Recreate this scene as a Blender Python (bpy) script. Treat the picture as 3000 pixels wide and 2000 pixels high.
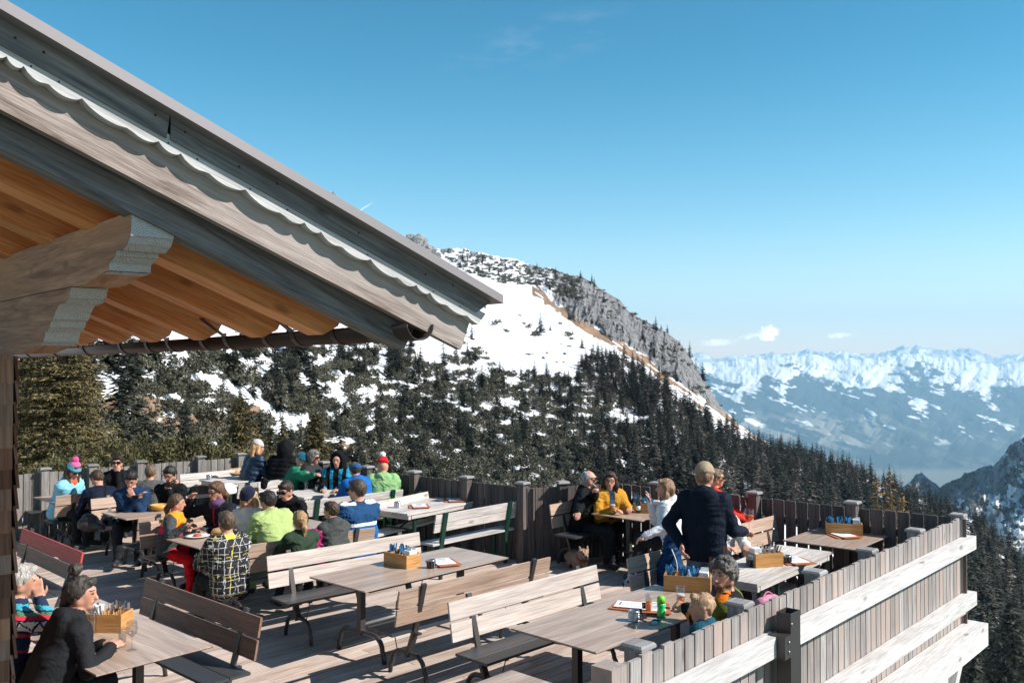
import bpy, math, random
import numpy as np
from mathutils import Vector, Matrix, noise as mnoise
R = math.radians
PI = math.pi
random.seed(7)
for o in list(bpy.data.objects):
    bpy.data.objects.remove(o)
SC = bpy.context.scene
COL = SC.collection

# ------------------------------------------------------------ camera
CAM_H = 2.85
FPX = 2650.0                       # focal length in pixels of the 3000 px wide photograph
PITCH = math.atan(60 / FPX)
cam = bpy.data.cameras.new('camera')
cam.sensor_width = 36.0
cam.lens = FPX / 3000 * 36
cam.clip_start = 0.1
cam.clip_end = 120000
camo = bpy.data.objects.new('camera', cam)
camo.location = (0, 0, CAM_H)
camo.rotation_euler = (PI / 2 + PITCH, 0, 0)
COL.objects.link(camo)
SC.camera = camo

# ------------------------------------------------------------ sky, sun, exposure
SUN_EL = R(39)
SUN_AZ = R(101)                     # clockwise from +Y (the view direction)
sdir = Vector((math.sin(SUN_AZ) * math.cos(SUN_EL), math.cos(SUN_AZ) * math.cos(SUN_EL), math.sin(SUN_EL)))
world = bpy.data.worlds.new('World')
SC.world = world
world.use_nodes = True
wn = world.node_tree
wn.nodes.clear()
sky = wn.nodes.new('ShaderNodeTexSky')
sky.sky_type = 'NISHITA'
sky.sun_disc = False
sky.sun_elevation = SUN_EL
sky.sun_rotation = SUN_AZ
sky.altitude = 1800
sky.air_density = 1.25
sky.dust_density = 0.7
sky.ozone_density = 1.6
geo = wn.nodes.new('ShaderNodeTexCoord')
sep = wn.nodes.new('ShaderNodeSeparateXYZ')
wn.links.new(geo.outputs['Generated'], sep.inputs[0])
tint = wn.nodes.new('ShaderNodeValToRGB')      # clear alpine air: pale at the horizon, deep cyan blue higher up
tint.color_ramp.interpolation = 'B_SPLINE'
e = tint.color_ramp.elements
while len(e) < 6: e.new(0.5)
for q, (pos, c) in zip(e, ((0.0, (0.74, 0.55, 0.45)), (0.06, (0.62, 0.60, 0.54)), (0.16, (0.25, 0.465, 0.47)), (0.30, (0.022, 0.315, 0.37)), (0.45, (0.03, 0.26, 0.32)), (0.75, (0.17, 0.22, 0.25)))):
    q.position = pos; q.color = (*c, 1)
wn.links.new(sep.outputs['Z'], tint.inputs[0])
mulc = wn.nodes.new('ShaderNodeMixRGB'); mulc.blend_type = 'MULTIPLY'; mulc.inputs[0].default_value = 1.0
wn.links.new(sky.outputs[0], mulc.inputs[1]); wn.links.new(tint.outputs[0], mulc.inputs[2])
gain = wn.nodes.new('ShaderNodeVectorMath'); gain.operation = 'SCALE'; gain.inputs['Scale'].default_value = 2.75
wn.links.new(mulc.outputs[0], gain.inputs[0])
# a small cumulus and a few faint wisps low over the far range, high thin cirrus
def wmath(op, a, b=None, clamp=False):
    x = wn.nodes.new('ShaderNodeMath'); x.operation = op; x.use_clamp = clamp
    for val, sock in ((a, x.inputs[0]), (b, x.inputs[1])):
        if val is None: continue
        if isinstance(val, (int, float)): sock.default_value = val
        else: wn.links.new(val, sock)
    return x.outputs[0]


def wnoise(scale, vecscale=(1, 1, 1), detail=6, rot=(0, 0, 0)):
    mp = wn.nodes.new('ShaderNodeMapping'); mp.inputs['Scale'].default_value = vecscale; mp.inputs['Rotation'].default_value = rot
    wn.links.new(geo.outputs['Generated'], mp.inputs['Vector'])
    x = wn.nodes.new('ShaderNodeTexNoise'); x.inputs['Scale'].default_value = scale; x.inputs['Detail'].default_value = detail; x.inputs['Roughness'].default_value = 0.6
    wn.links.new(mp.outputs[0], x.inputs['Vector']); return x.outputs['Fac']


def sky_dir(px, py):
    a = (px - 1500) / FPX; b = (1000 - py) / FPX
    ct, st = math.cos(PITCH), math.sin(PITCH)
    return Vector((a, ct - b * st, st + b * ct)).normalized()


def blob(d, rx, rz, tilt=0.0):
    """soft ellipse round the sky direction d, radii as angles"""
    sub = wn.nodes.new('ShaderNodeVectorMath'); sub.operation = 'SUBTRACT'
    wn.links.new(geo.outputs['Generated'], sub.inputs[0]); sub.inputs[1].default_value = d
    right = Vector((d.y, -d.x, 0)).normalized(); up = right.cross(d)
    r2 = right * math.cos(tilt) + up * math.sin(tilt); u2 = up * math.cos(tilt) - right * math.sin(tilt)
    tot = None
    for ax_, rad in ((r2, rx), (u2, rz), (d, 0.5)):
        dt = wn.nodes.new('ShaderNodeVectorMath'); dt.operation = 'DOT_PRODUCT'
        wn.links.new(sub.outputs[0], dt.inputs[0]); dt.inputs[1].default_value = ax_ / rad
        sq = wmath('POWER', wmath('ABSOLUTE', dt.outputs['Value']), 2.0)
        tot = sq if tot is None else wmath('ADD', tot, sq)
    return wmath('SUBTRACT', 1.0, tot, True)


puff = wnoise(170, (1, 1, 1.4), 5)
cl = None
for (px, py, rx, rz, tl, amp, base) in ((2252, 976, .0135, .0100, 0.15, 1.5, .28), (2100, 1003, .026, .005, .05, .45, .25), (2195, 985, .014, .004, .1, .4, .25), (2460, 983, .015, .004, .05, .5, .25)):
    b_ = blob(sky_dir(px, py), rx, rz, tl)
    q_ = wmath('ADD', wmath('MULTIPLY', b_, 0.9), wmath('MULTIPLY', wmath('SUBTRACT', puff, 0.5), 2.6))
    v_ = wmath('MULTIPLY', wmath('MULTIPLY', wmath('SUBTRACT', q_, base), amp), wmath('MULTIPLY', b_, 4.0, True), True)
    cl = v_ if cl is None else wmath('MAXIMUM', cl, v_)
cirr = wmath('MULTIPLY', blob(sky_dir(1560, 130), .13, .03, .25), wmath('MULTIPLY', wmath('SUBTRACT', wnoise(16, (1, 1, 3.2), 8, (0, .3, .2)), .47), 0.32), True)
trail = wmath('MULTIPLY', blob(sky_dir(1062, 612), .016, .0010, .58), .45, True)
low_cl = cl
cl = wmath('MAXIMUM', cirr, trail)
cmix = wn.nodes.new('ShaderNodeMixRGB'); wn.links.new(cl, cmix.inputs[0]); wn.links.new(gain.outputs[0], cmix.inputs[1]); cmix.inputs[2].default_value = (14, 13.6, 13.3, 1)
lmix = wn.nodes.new('ShaderNodeMixRGB'); wn.links.new(low_cl, lmix.inputs[0]); wn.links.new(cmix.outputs[0], lmix.inputs[1]); lmix.inputs[2].default_value = (34, 31, 29, 1)
bg = wn.nodes.new('ShaderNodeBackground')
bg.inputs['Strength'].default_value = 0.08
wo = wn.nodes.new('ShaderNodeOutputWorld')
wn.links.new(lmix.outputs[0], bg.inputs['Color'])
wn.links.new(bg.outputs[0], wo.inputs['Surface'])

sun = bpy.data.lights.new('sun', 'SUN')
sun.energy = 5.0
sun.angle = R(0.5)
sun.color = (1.0, 0.95, 0.885)
suno = bpy.data.objects.new('sun', sun)
suno.rotation_euler = sdir.to_track_quat('Z', 'Y').to_euler()
suno.location = (30, 0, 40)
COL.objects.link(suno)

SC.view_settings.view_transform = 'Standard'
SC.view_settings.look = 'None'
SC.view_settings.exposure = 0.72
SC.view_settings.gamma = 1.0
SC.cycles.max_bounces = 6
SC.cycles.diffuse_bounces = 4
SC.cycles.glossy_bounces = 3
SC.cycles.transmission_bounces = 6
SC.cycles.transparent_max_bounces = 32
SC.cycles.volume_bounces = 1

# ------------------------------------------------------------ pixel -> world helpers
CT, ST = math.cos(PITCH), math.sin(PITCH)


def ray(px, py):
    a = (px - 1500) / FPX
    b = (1000 - py) / FPX
    return Vector((a, CT - b * ST, ST + b * CT))


def U(px, py, z):
    """point of height z seen at pixel px, py of the photograph"""
    r = ray(px, py)
    t = (z - CAM_H) / r.z
    return Vector((r.x * t, r.y * t, z))


def AT(px, py, Y):
    """point seen at pixel px, py at distance Y along the view axis"""
    r = ray(px, py)
    t = Y / r.y
    return Vector((r.x * t, Y, CAM_H + r.z * t))


# ------------------------------------------------------------ object helpers
def tag(o, label=None, cat=None, group=None, kind=None):
    if label: o['label'] = label
    if cat: o['category'] = cat
    if group: o['group'] = group
    if kind: o['kind'] = kind
    return o


def thing(name, label, cat, loc=(0, 0, 0), rz=0.0, group=None):
    o = bpy.data.objects.new(name, None)
    o.empty_display_size = 0.1
    COL.objects.link(o)
    o.location = loc
    o.rotation_euler = (0, 0, rz)
    return tag(o, label, cat, group)


def dup(root, loc, rz, label=None, group=None):
    kids = {}
    for o in bpy.data.objects:
        if o.parent: kids.setdefault(o.parent, []).append(o)
    def rec(o, parent):
        c = o.copy()
        COL.objects.link(c)
        if parent: c.parent = parent
        for k in kids.get(o, []):
            rec(k, c)
        return c
    c = rec(root, None)
    c.location = loc
    c.rotation_euler = (0, 0, rz)
    if label: c['label'] = label
    if group: c['group'] = group
    return c


class MB:
    """collects boxes, bars, tubes and lathes and links them as ONE mesh object"""
    def __init__(s):
        s.v = []; s.f = []; s.mi = []; s.bc = []; s.rn = []; s.sm = []

    def add(s, vs, fs, m=0, bc=None, rnd=None, smooth=False):
        n = len(s.v)
        r = random.random() if rnd is None else rnd
        s.v += [tuple(p) for p in vs]
        off = (random.random() * 40, random.random() * 40, random.random() * 40)
        src = vs if bc is None else bc
        s.bc += [(p[0] + off[0], p[1] + off[1], p[2] + off[2]) for p in src]
        s.rn += [r] * len(vs)
        for f in fs:
            s.f.append(tuple(i + n for i in f)); s.mi.append(m); s.sm.append(smooth)

    def frame_box(s, c, ax, ay, az, sx, sy, sz, m=0, rnd=None, along=None, taper=1.0):
        """box centred at c, half-axes given by unit vectors and FULL sizes; grain runs along the longest side"""
        c = Vector(c)
        vs = []; loc = []
        for k in (-1, 1):
            for j in (-1, 1):
                for i in (-1, 1):
                    t = taper if k > 0 else 1.0
                    vs.append(c + ax * (i * sx / 2 * t) + ay * (j * sy / 2 * t) + az * (k * sz / 2))
                    loc.append((i * sx / 2, j * sy / 2, k * sz / 2))
        dims = (sx, sy, sz)
        o = along if along is not None else max(range(3), key=lambda q: dims[q])
        idx = {0: (0, 1, 2), 1: (1, 0, 2), 2: (2, 0, 1)}[o]
        bc = [(p[idx[0]], p[idx[1]], p[idx[2]]) for p in loc]
        fs = [(0, 2, 3, 1), (4, 5, 7, 6), (0, 1, 5, 4), (2, 6, 7, 3), (0, 4, 6, 2), (1, 3, 7, 5)]
        s.add(vs, fs, m, bc, rnd)

    def box(s, c, size, rz=0.0, m=0, rnd=None, along=None, taper=1.0):
        ax = Vector((math.cos(rz), math.sin(rz), 0)); ay = Vector((-math.sin(rz), math.cos(rz), 0))
        s.frame_box(c, ax, ay, Vector((0, 0, 1)), size[0], size[1], size[2], m, rnd, along, taper)

    def bar(s, a, b, w, h, up=Vector((0, 0, 1)), m=0, rnd=None):
        """rectangular bar from a to b; w across, h along up"""
        a = Vector(a); b = Vector(b)
        d = (b - a); L = d.length; d.normalize()
        side = d.cross(Vector(up))
        if side.length < 1e-4: side = d.cross(Vector((1, 0, 0)))
        side.normalize()
        u2 = side.cross(d).normalized()
        s.frame_box((a + b) / 2, d, side, u2, L, w, h, m, rnd, along=0)

    def prism(s, poly, ax, ay, az, c, depth, m=0, rnd=None, along=0):
        """polygon poly (list of 2D) in the plane ax, ay at c, extruded by depth along az (centred on 0..depth)"""
        c = Vector(c); n = len(poly)
        vs = [c + ax * p[0] + ay * p[1] for p in poly] + [c + ax * p[0] + ay * p[1] + az * depth for p in poly]
        if along == 0: bc = [(p[0], p[1], 0) for p in poly] + [(p[0], p[1], depth) for p in poly]
        elif along == 1: bc = [(p[1], p[0], 0) for p in poly] + [(p[1], p[0], depth) for p in poly]
        else: bc = [(0, p[0], p[1]) for p in poly] + [(depth, p[0], p[1]) for p in poly]
        fs = [tuple(range(n - 1, -1, -1)), tuple(range(n, 2 * n))]
        for i in range(n):
            j = (i + 1) % n
            fs.append((i, j, n + j, n + i))
        s.add(vs, fs, m, bc, rnd)

    def tube(s, pts, r, seg=8, m=0, cap=True):
        pts = [Vector(p) for p in pts]
        rr = r if isinstance(r, (list, tuple)) else [r] * len(pts)
        rings = []
        prev = None
        vs = []; bc = []; L = 0
        for i, p in enumerate(pts):
            d = (pts[min(i + 1, len(pts) - 1)] - pts[max(i - 1, 0)])
            d.normalize()
            if prev is None:
                x = d.cross(Vector((0, 0, 1)))
                if x.length < 1e-3: x = d.cross(Vector((1, 0, 0)))
            else:
                x = prev - d * prev.dot(d)
            x.normalize(); prev = x
            y = d.cross(x)
            if i: L += (p - pts[i - 1]).length
            for k in range(seg):
                a = 2 * PI * k / seg
                vs.append(p + (x * math.cos(a) + y * math.sin(a)) * rr[i])
                bc.append((L, rr[i] * math.cos(a), rr[i] * math.sin(a)))
        fs = []
        for i in range(len(pts) - 1):
            for k in range(seg):
                k2 = (k + 1) % seg
                fs.append((i * seg + k, i * seg + k2, (i + 1) * seg + k2, (i + 1) * seg + k))
        if cap:
            fs.append(tuple(range(seg - 1, -1, -1)))
            n = (len(pts) - 1) * seg
            fs.append(tuple(range(n, n + seg)))
        s.add(vs, fs, m, bc, smooth=True)

    def lathe(s, prof, c, seg=20, m=0, axis=None):
        """profile (r, z) revolved about the vertical through c (or about axis)"""
        c = Vector(c)
        Q = Matrix.Identity(3) if axis is None else Vector(axis).to_track_quat('Z', 'Y').to_matrix()
        vs = []
        for r, z in prof:
            for k in range(seg):
                a = 2 * PI * k / seg
                vs.append(c + Q @ Vector((r * math.cos(a), r * math.sin(a), z)))
        fs = []
        for i in range(len(prof) - 1):
            for k in range(seg):
                k2 = (k + 1) % seg
                fs.append((i * seg + k, i * seg + k2, (i + 1) * seg + k2, (i + 1) * seg + k))
        if prof[0][0] > 1e-5: fs.append(tuple(range(seg - 1, -1, -1)))
        if prof[-1][0] > 1e-5:
            n = (len(prof) - 1) * seg
            fs.append(tuple(range(n, n + seg)))
        s.add(vs, fs, m, None, smooth=True)

    def build(s, name, mats, parent=None):
        if not isinstance(mats, (list, tuple)): mats = [mats]
        return mesh_obj(name, np.array(s.v, dtype=np.float32), s.f, mats, parent, s.mi, s.sm,
                        np.array(s.bc, dtype=np.float32), np.array(s.rn, dtype=np.float32))


def mesh_obj(name, v, f, mats, parent=None, mi=None, sm=None, bc=None, rn=None):
    me = bpy.data.meshes.new(name)
    if isinstance(f, np.ndarray):
        nf, k = f.shape
        me.vertices.add(len(v)); me.vertices.foreach_set('co', np.ascontiguousarray(v, dtype=np.float32).ravel())
        me.loops.add(nf * k); me.loops.foreach_set('vertex_index', f.astype(np.int32).ravel())
        me.polygons.add(nf)
        me.polygons.foreach_set('loop_start', np.arange(0, nf * k, k, dtype=np.int32))
        me.update(calc_edges=True)
    else:
        me.from_pydata([tuple(p) for p in v], [], f)
    for m in (mats if isinstance(mats, (list, tuple)) else [mats]): me.materials.append(m)
    if mi is not None: me.polygons.foreach_set('material_index', np.array(mi, dtype=np.int32))
    if sm is not None:
        me.polygons.foreach_set('use_smooth', np.full(len(me.polygons), sm, dtype=bool) if isinstance(sm, bool) else np.array(sm, dtype=bool))
    if bc is not None:
        a = me.attributes.new('bc', 'FLOAT_VECTOR', 'POINT'); a.data.foreach_set('vector', bc.ravel())
    if rn is not None:
        a = me.attributes.new('rnd', 'FLOAT', 'POINT'); a.data.foreach_set('value', rn.ravel())
    me.update()
    o = bpy.data.objects.new(name, me)
    COL.objects.link(o)
    if parent is not None: o.parent = parent
    return o


# ------------------------------------------------------------ materials
class NT:
    def __init__(s, name):
        s.m = bpy.data.materials.new(name); s.m.use_nodes = True
        s.t = s.m.node_tree; s.b = s.t.nodes['Principled BSDF']

    def n(s, typ, **kw):
        x = s.t.nodes.new('ShaderNode' + typ)
        for k, v in kw.items():
            if k in x.inputs: x.inputs[k].default_value = v
            else: setattr(x, k, v)
        return x

    def l(s, a, b): s.t.links.new(a, b)

    def attr(s, name, out='Vector'):
        a = s.n('Attribute'); a.attribute_name = name
        return a.outputs[out]

    def mapping(s, vec, scale):
        m = s.n('Mapping'); m.inputs['Scale'].default_value = scale
        s.l(vec, m.inputs['Vector']); return m.outputs[0]

    def noise(s, vec, scale, detail=4, rough=0.55, dist=0.0):
        x = s.n('TexNoise'); x.inputs['Scale'].default_value = scale; x.inputs['Detail'].default_value = detail
        x.inputs['Roughness'].default_value = rough; x.inputs['Distortion'].default_value = dist
        if vec is not None: s.l(vec, x.inputs['Vector'])
        return x.outputs['Fac']

    def ramp(s, fac, stops):
        x = s.n('ValToRGB'); e = x.color_ramp.elements
        while len(e) < len(stops): e.new(0.5)
        for q, (p, c) in zip(e, stops):
            q.position = p; q.color = (*c, 1) if len(c) == 3 else c
        s.l(fac, x.inputs[0]); return x.outputs[0]

    def mix(s, fac, a, b, blend='MIX'):
        x = s.n('MixRGB'); x.blend_type = blend
        for val, sock in ((fac, x.inputs[0]), (a, x.inputs[1]), (b, x.inputs[2])):
            if isinstance(val, (int, float)): sock.default_value = val
            elif isinstance(val, tuple): sock.default_value = (*val, 1) if len(val) == 3 else val
            else: s.l(val, sock)
        return x.outputs[0]

    def math(s, op, a, b=None, clamp=False):
        x = s.n('Math'); x.operation = op; x.use_clamp = clamp
        for val, sock in ((a, x.inputs[0]), (b, x.inputs[1])):
            if val is None: continue
            if isinstance(val, (int, float)): sock.default_value = val
            else: s.l(val, sock)
        return x.outputs[0]

    def bump(s, h, strength=0.3, dist=0.01):
        x = s.n('Bump'); x.inputs['Strength'].default_value = strength; x.inputs['Distance'].default_value = dist
        s.l(h, x.inputs['Height']); s.l(x.outputs[0], s.b.inputs['Normal'])

    def obj(s): return s.n('TexCoord').outputs['Object']

    def set(s, **kw):
        names = {'rough': 'Roughness', 'metal': 'Metallic', 'trans': 'Transmission Weight', 'ior': 'IOR', 'spec': 'Specular IOR Level', 'col': 'Base Color', 'coat': 'Coat Weight', 'sheen': 'Sheen Weight'}
        for k, v in kw.items():
            i = s.b.inputs[names[k]]
            i.default_value = (*v, 1) if isinstance(v, tuple) else v
        return s


def wood(name, dark, light, rough=0.7, scale=1.0, var=0.35, knots=0.5, tint=None, bump=0.25):
    t = NT(name)
    bc = t.attr('bc'); rn = t.attr('rnd', 'Fac')
    g = t.noise(t.mapping(bc, (1.3 * scale, 16 * scale, 16 * scale)), 1.0, 6, 0.6, 0.9)
    col = t.ramp(g, [(0.28, dark), (0.72, light)])
    fine = t.noise(t.mapping(bc, (4 * scale, 90 * scale, 90 * scale)), 1.0, 3, 0.6)
    f2 = t.ramp(fine, [(0.3, (0.62, 0.62, 0.62)), (0.65, (1, 1, 1))])
    col = t.mix(1.0, col, f2, 'MULTIPLY')
    if knots:
        v = t.n('TexVoronoi'); v.feature = 'F1'; v.inputs['Scale'].default_value = 1.0
        t.l(t.mapping(bc, (2.2 * scale, 6 * scale, 6 * scale)), v.inputs['Vector'])
        k = t.ramp(v.outputs['Distance'], [(0.06, (0.3, 0.26, 0.24)), (0.15, (1, 1, 1))])
        col = t.mix(knots, col, k, 'MULTIPLY')
    if tint:
        blot = t.noise(t.mapping(bc, (0.8, 3, 3)), 1.0, 3, 0.5)
        col = t.mix(t.ramp(blot, [(0.45, (0, 0, 0)), (0.7, (0.75, 0.75, 0.75))]), col, tint)
    br = t.math('MULTIPLY_ADD', rn, var)
    br.node.inputs[2].default_value = 1 - var / 2
    hsv = t.n('HueSaturation'); t.l(col, hsv.inputs['Color']); t.l(br, hsv.inputs['Value'])
    t.l(hsv.outputs[0], t.b.inputs['Base Color'])
    t.set(rough=rough, spec=0.3)
    t.bump(fine, bump, 0.004)
    return t.m


def plain(name, col, rough=0.5, metal=0.0, spec=0.5, var=0.15, nscale=8.0, bump=0.0):
    t = NT(name)
    nz = t.noise(t.obj(), nscale, 4)
    c = t.mix(nz, tuple(x * (1 - var) for x in col), tuple(min(1, x * (1 + var)) for x in col))
    t.l(c, t.b.inputs['Base Color'])
    t.set(rough=rough, metal=metal, spec=spec)
    if bump: t.bump(t.noise(t.obj(), nscale * 6, 3), bump, 0.004)
    return t.m


_cache = {}


def fabric(col, rough=0.8, shiny=0.0):
    k = ('fab', col, rough, shiny)
    if k not in _cache:
        t = NT('fabric')
        nz = t.noise(t.obj(), 14, 4)
        c = t.mix(nz, tuple(x * 0.82 for x in col), tuple(min(1, x * 1.15) for x in col))
        t.l(c, t.b.inputs['Base Color'])
        t.set(rough=rough, spec=0.12 + shiny)
        t.bump(t.noise(t.obj(), 26, 5, 0.6, 0.8), 0.4, 0.018)
        _cache[k] = t.m
    return _cache[k]


def skinmat(col):
    k = ('skin', col)
    if k not in _cache:
        t = NT('skin')
        nz = t.noise(t.obj(), 22, 3)
        c = t.mix(nz, (col[0] * 0.95, col[1] * 0.86, col[2] * 0.84), col)
        t.l(c, t.b.inputs['Base Color']); t.set(rough=0.5, spec=0.35)
        t.b.inputs['Subsurface Weight'].default_value = 0.08
        t.b.inputs['Subsurface Radius'].default_value = (0.012, 0.005, 0.003)
        _cache[k] = t.m
    return _cache[k]


def hairmat(col):
    k = ('hair', col)
    if k not in _cache:
        t = NT('hair')
        nz = t.noise(t.mapping(t.obj(), (75, 75, 12)), 1.0, 4, 0.6, 0.8)
        c = t.ramp(nz, [(0.33, tuple(x * 0.30 for x in col)), (0.68, tuple(min(1, x * 1.5) for x in col))])
        t.l(c, t.b.inputs['Base Color']); t.set(rough=0.5, spec=0.35)
        t.bump(nz, 0.7, 0.01)
        _cache[k] = t.m
    return _cache[k]


def glassmat(name, col=(1, 1, 1), rough=0.0, refl=0.10):
    """thin clear glass: mostly see-through, with a grazing reflection"""
    t = NT(name)
    tr = t.n('BsdfTransparent'); tr.inputs['Color'].default_value = (*[0.93 * c + 0.0 for c in col], 1)
    gl = t.n('BsdfGlossy'); gl.inputs['Roughness'].default_value = 0.03
    mx = t.n('MixShader'); mx.inputs[0].default_value = refl; t.l(tr.outputs[0], mx.inputs[1]); t.l(gl.outputs[0], mx.inputs[2])
    t.l(mx.outputs[0], t.t.nodes['Material Output'].inputs['Surface'])
    return t.m
# ============================================================ terrain
def _hash(ix, iy, seed):
    h = (ix.astype(np.int64) * 374761393 + iy.astype(np.int64) * 668265263 + seed * 974711) & 0x7fffffff
    h = ((h ^ (h >> 13)) * 1274126177) & 0x7fffffff
    return ((h ^ (h >> 16)) & 0xffff) / 65535.0


def vnoise(x, y, seed=0):
    ix = np.floor(x); iy = np.floor(y)
    fx = x - ix; fy = y - iy
    fx = fx * fx * (3 - 2 * fx); fy = fy * fy * (3 - 2 * fy)
    a = _hash(ix, iy, seed); b = _hash(ix + 1, iy, seed); c = _hash(ix, iy + 1, seed); d = _hash(ix + 1, iy + 1, seed)
    return (a * (1 - fx) + b * fx) * (1 - fy) + (c * (1 - fx) + d * fx) * fy


def fbm(x, y, octv=4, seed=0, gain=0.5, ridged=False):
    s = 0; a = 1; t = 0
    for o in range(octv):
        n = vnoise(x * 2 ** o + 17.3 * o, y * 2 ** o - 9.1 * o, seed + o)
        if ridged: n = 1 - np.abs(2 * n - 1)
        s = s + a * n; t += a; a *= gain
    return s / t


def interp(pts):
    xs = np.array([p[0] for p in pts], float); ys = np.array([p[1] for p in pts], float)
    return lambda x: np.interp(x, xs, ys)


def sstep(a, b, x):
    t = np.clip((x - a) / (b - a), 0, 1); return t * t * (3 - 2 * t)


def at_np(px, py, Y):
    a = (px - 1500) / FPX; b = (1000 - py) / FPX
    ry = CT - b * ST; t = Y / ry
    return np.stack([a * t, np.broadcast_to(Y, np.shape(t)).astype(float), CAM_H + (ST + b * CT) * t], -1)


def grid_faces(nr, nc):
    i = np.arange(nr - 1)[:, None] * nc + np.arange(nc - 1)[None, :]
    i = i.ravel()
    return np.stack([i, i + nc, i + nc + 1, i + 1], -1)


def grid_obj(name, P, mats, attrs, kind='structure'):
    nr, nc = P.shape[:2]
    o = mesh_obj(name, P.reshape(-1, 3), grid_faces(nr, nc), mats, None, None, True)
    for k, val in attrs.items():
        a = o.data.attributes.new(k, 'FLOAT', 'POINT'); a.data.foreach_set('value', np.ascontiguousarray(val, dtype=np.float32).ravel())
    return tag(o, kind=kind)


# ---- the near mountain: one sheet from the gully below the terrace up to the ridge
RIDGE = interp([(-1500, 330), (-400, 330), (0, 360), (500, 420), (760, 480), (830, 490), (924, 542), (965, 577), (977, 562), (1000, 590), (1017, 600), (1037, 620), (1072, 636),
                (1121, 664), (1152, 690), (1180, 712), (1261, 733), (1310, 728), (1365, 730), (1430, 748), (1518, 759), (1552, 778), (1613, 784), (1659, 803),
                (1709, 815), (1751, 839), (1812, 874), (1843, 912), (1881, 937), (1950, 972), (1985, 998), (2015, 1037), (2042, 1079), (2080, 1140), (2110, 1190),
                (2173, 1250), (2253, 1298), (2352, 1335), (2463, 1372), (2575, 1412), (2633, 1440), (2709, 1468), (2776, 1505), (2900, 1580), (3000, 1650), (3300, 1840), (3900, 2150)])
DRIDGE = interp([(-1500, 800), (400, 760), (900, 700), (1200, 650), (1600, 590), (2000, 510), (2400, 400), (2800, 320), (3000, 290), (3900, 220)])
PBOT = interp([(-1500, 1450), (2000, 1450), (2400, 1560), (2800, 2080), (3000, 2150), (3900, 2500)])
DBOT = interp([(-1500, 40), (200, 44), (450, 50), (800, 82), (1200, 112), (1600, 140), (2000, 160), (2400, 165), (2800, 90), (3900, 80)])
STRIP = interp([(1500, 810), (1583, 860), (1682, 935), (1812, 1010), (1889, 1056), (2004, 1140), (2080, 1197), (2173, 1262), (2260, 1330)])


def nm_py(px, v):
    r = RIDGE(px)
    return r + (fbm(px / 22, px * 0, 3, 5) - 0.5) * 12 * np.exp(-np.clip(v, 0, 1) * 22) + v * (PBOT(px) - r)


def nm_pos(px, v, raw=False):
    py = nm_py(px, v)
    a = 1 / DRIDGE(px); b = 1 / DBOT(px)
    D = 1 / (a + np.clip(v, 0, 1) * (b - a))
    rock = nm_rock(px, py)
    n1 = fbm(px / 130, py / 80, 4, 11) - 0.5
    n2 = fbm(px / 34, py / 26, 4, 21) - 0.5
    rk = fbm((px + py * 0.45) / 40, (py - px * 0.35) / 75, 5, 31, 0.55, True) - 0.5
    rk = 0.62 * rk + 0.38 * (fbm((px + py * 0.3) / 13, (py - px * 0.5) / 30, 4, 37, 0.6, True) - 0.5)
    fade = sstep(0, 0.06, v)
    D = D * (1 + 0.10 * n1 * fade + 0.022 * n2 - rock * 0.15 * rk)
    return at_np(px, py, D), D


def nm_rock(px, py):
    s = STRIP(px) + (fbm(px / 40, py / 40, 3, 77) - 0.5) * 30
    band = sstep(1560, 1680, px) * (1 - sstep(2100, 2170, px)) * sstep(12, -8, py - s + 14)
    n = fbm(px / 30, py / 16, 4, 41)
    top = sstep(0.52, 0.62, n) * (py < RIDGE(px) + 25) * (px > 1240) * (px < 1640)
    far = (px < 1165) * sstep(30, 5, py - RIDGE(px) - 40 * n) * sstep(0.38, 0.5, fbm(px / 50, py / 30, 3, 43))
    return np.clip(np.maximum(np.maximum(band, top * 0.8), far), 0, 1)


def nm_grass(px, py):
    s = STRIP(px)
    n = fbm(px / 60, (py - 0.72 * px) / 7, 4, 55)
    d = py - s + (fbm(px / 26, py / 22, 3, 57) - 0.5) * 40
    strip = (px > 1560) * (px < 2260) * sstep(-22, -6, d) * sstep(30, 2, d) * sstep(0.42, 0.52, n + 0.16 * sstep(16, -10, d))
    n2 = fbm(px / 22, py / 14, 4, 65)
    ell = lambda cx, cy, rx, ry: sstep(1.25, 0.75, ((px - cx) / rx) ** 2 + ((py - cy) / ry) ** 2 + (n2 - 0.5) * 1.6)
    bank = np.maximum.reduce([ell(318, 1196, 40, 36), ell(432, 1200, 46, 44), ell(560, 1246, 130, 30), ell(740, 1215, 30, 30), ell(650, 1268, 70, 12)])
    low = (py > 1290) * (px < 1150) * sstep(0.57, 0.62, n2) * 0.8
    return np.clip(np.maximum.reduce([strip, bank, low]), 0, 1)


pxs = np.concatenate([np.arange(-1500, 0, 12), np.arange(0, 700, 3.2), np.arange(700, 2900, 2.2), np.arange(2900, 3900, 8)])
vs = np.concatenate([np.linspace(0, 1, 330)])
PX, VV = np.meshgrid(pxs, vs)
P, D = nm_pos(PX, VV)
PY = nm_py(PX, VV)
rockm = nm_rock(PX, PY); grassm = nm_grass(PX, PY)
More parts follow.
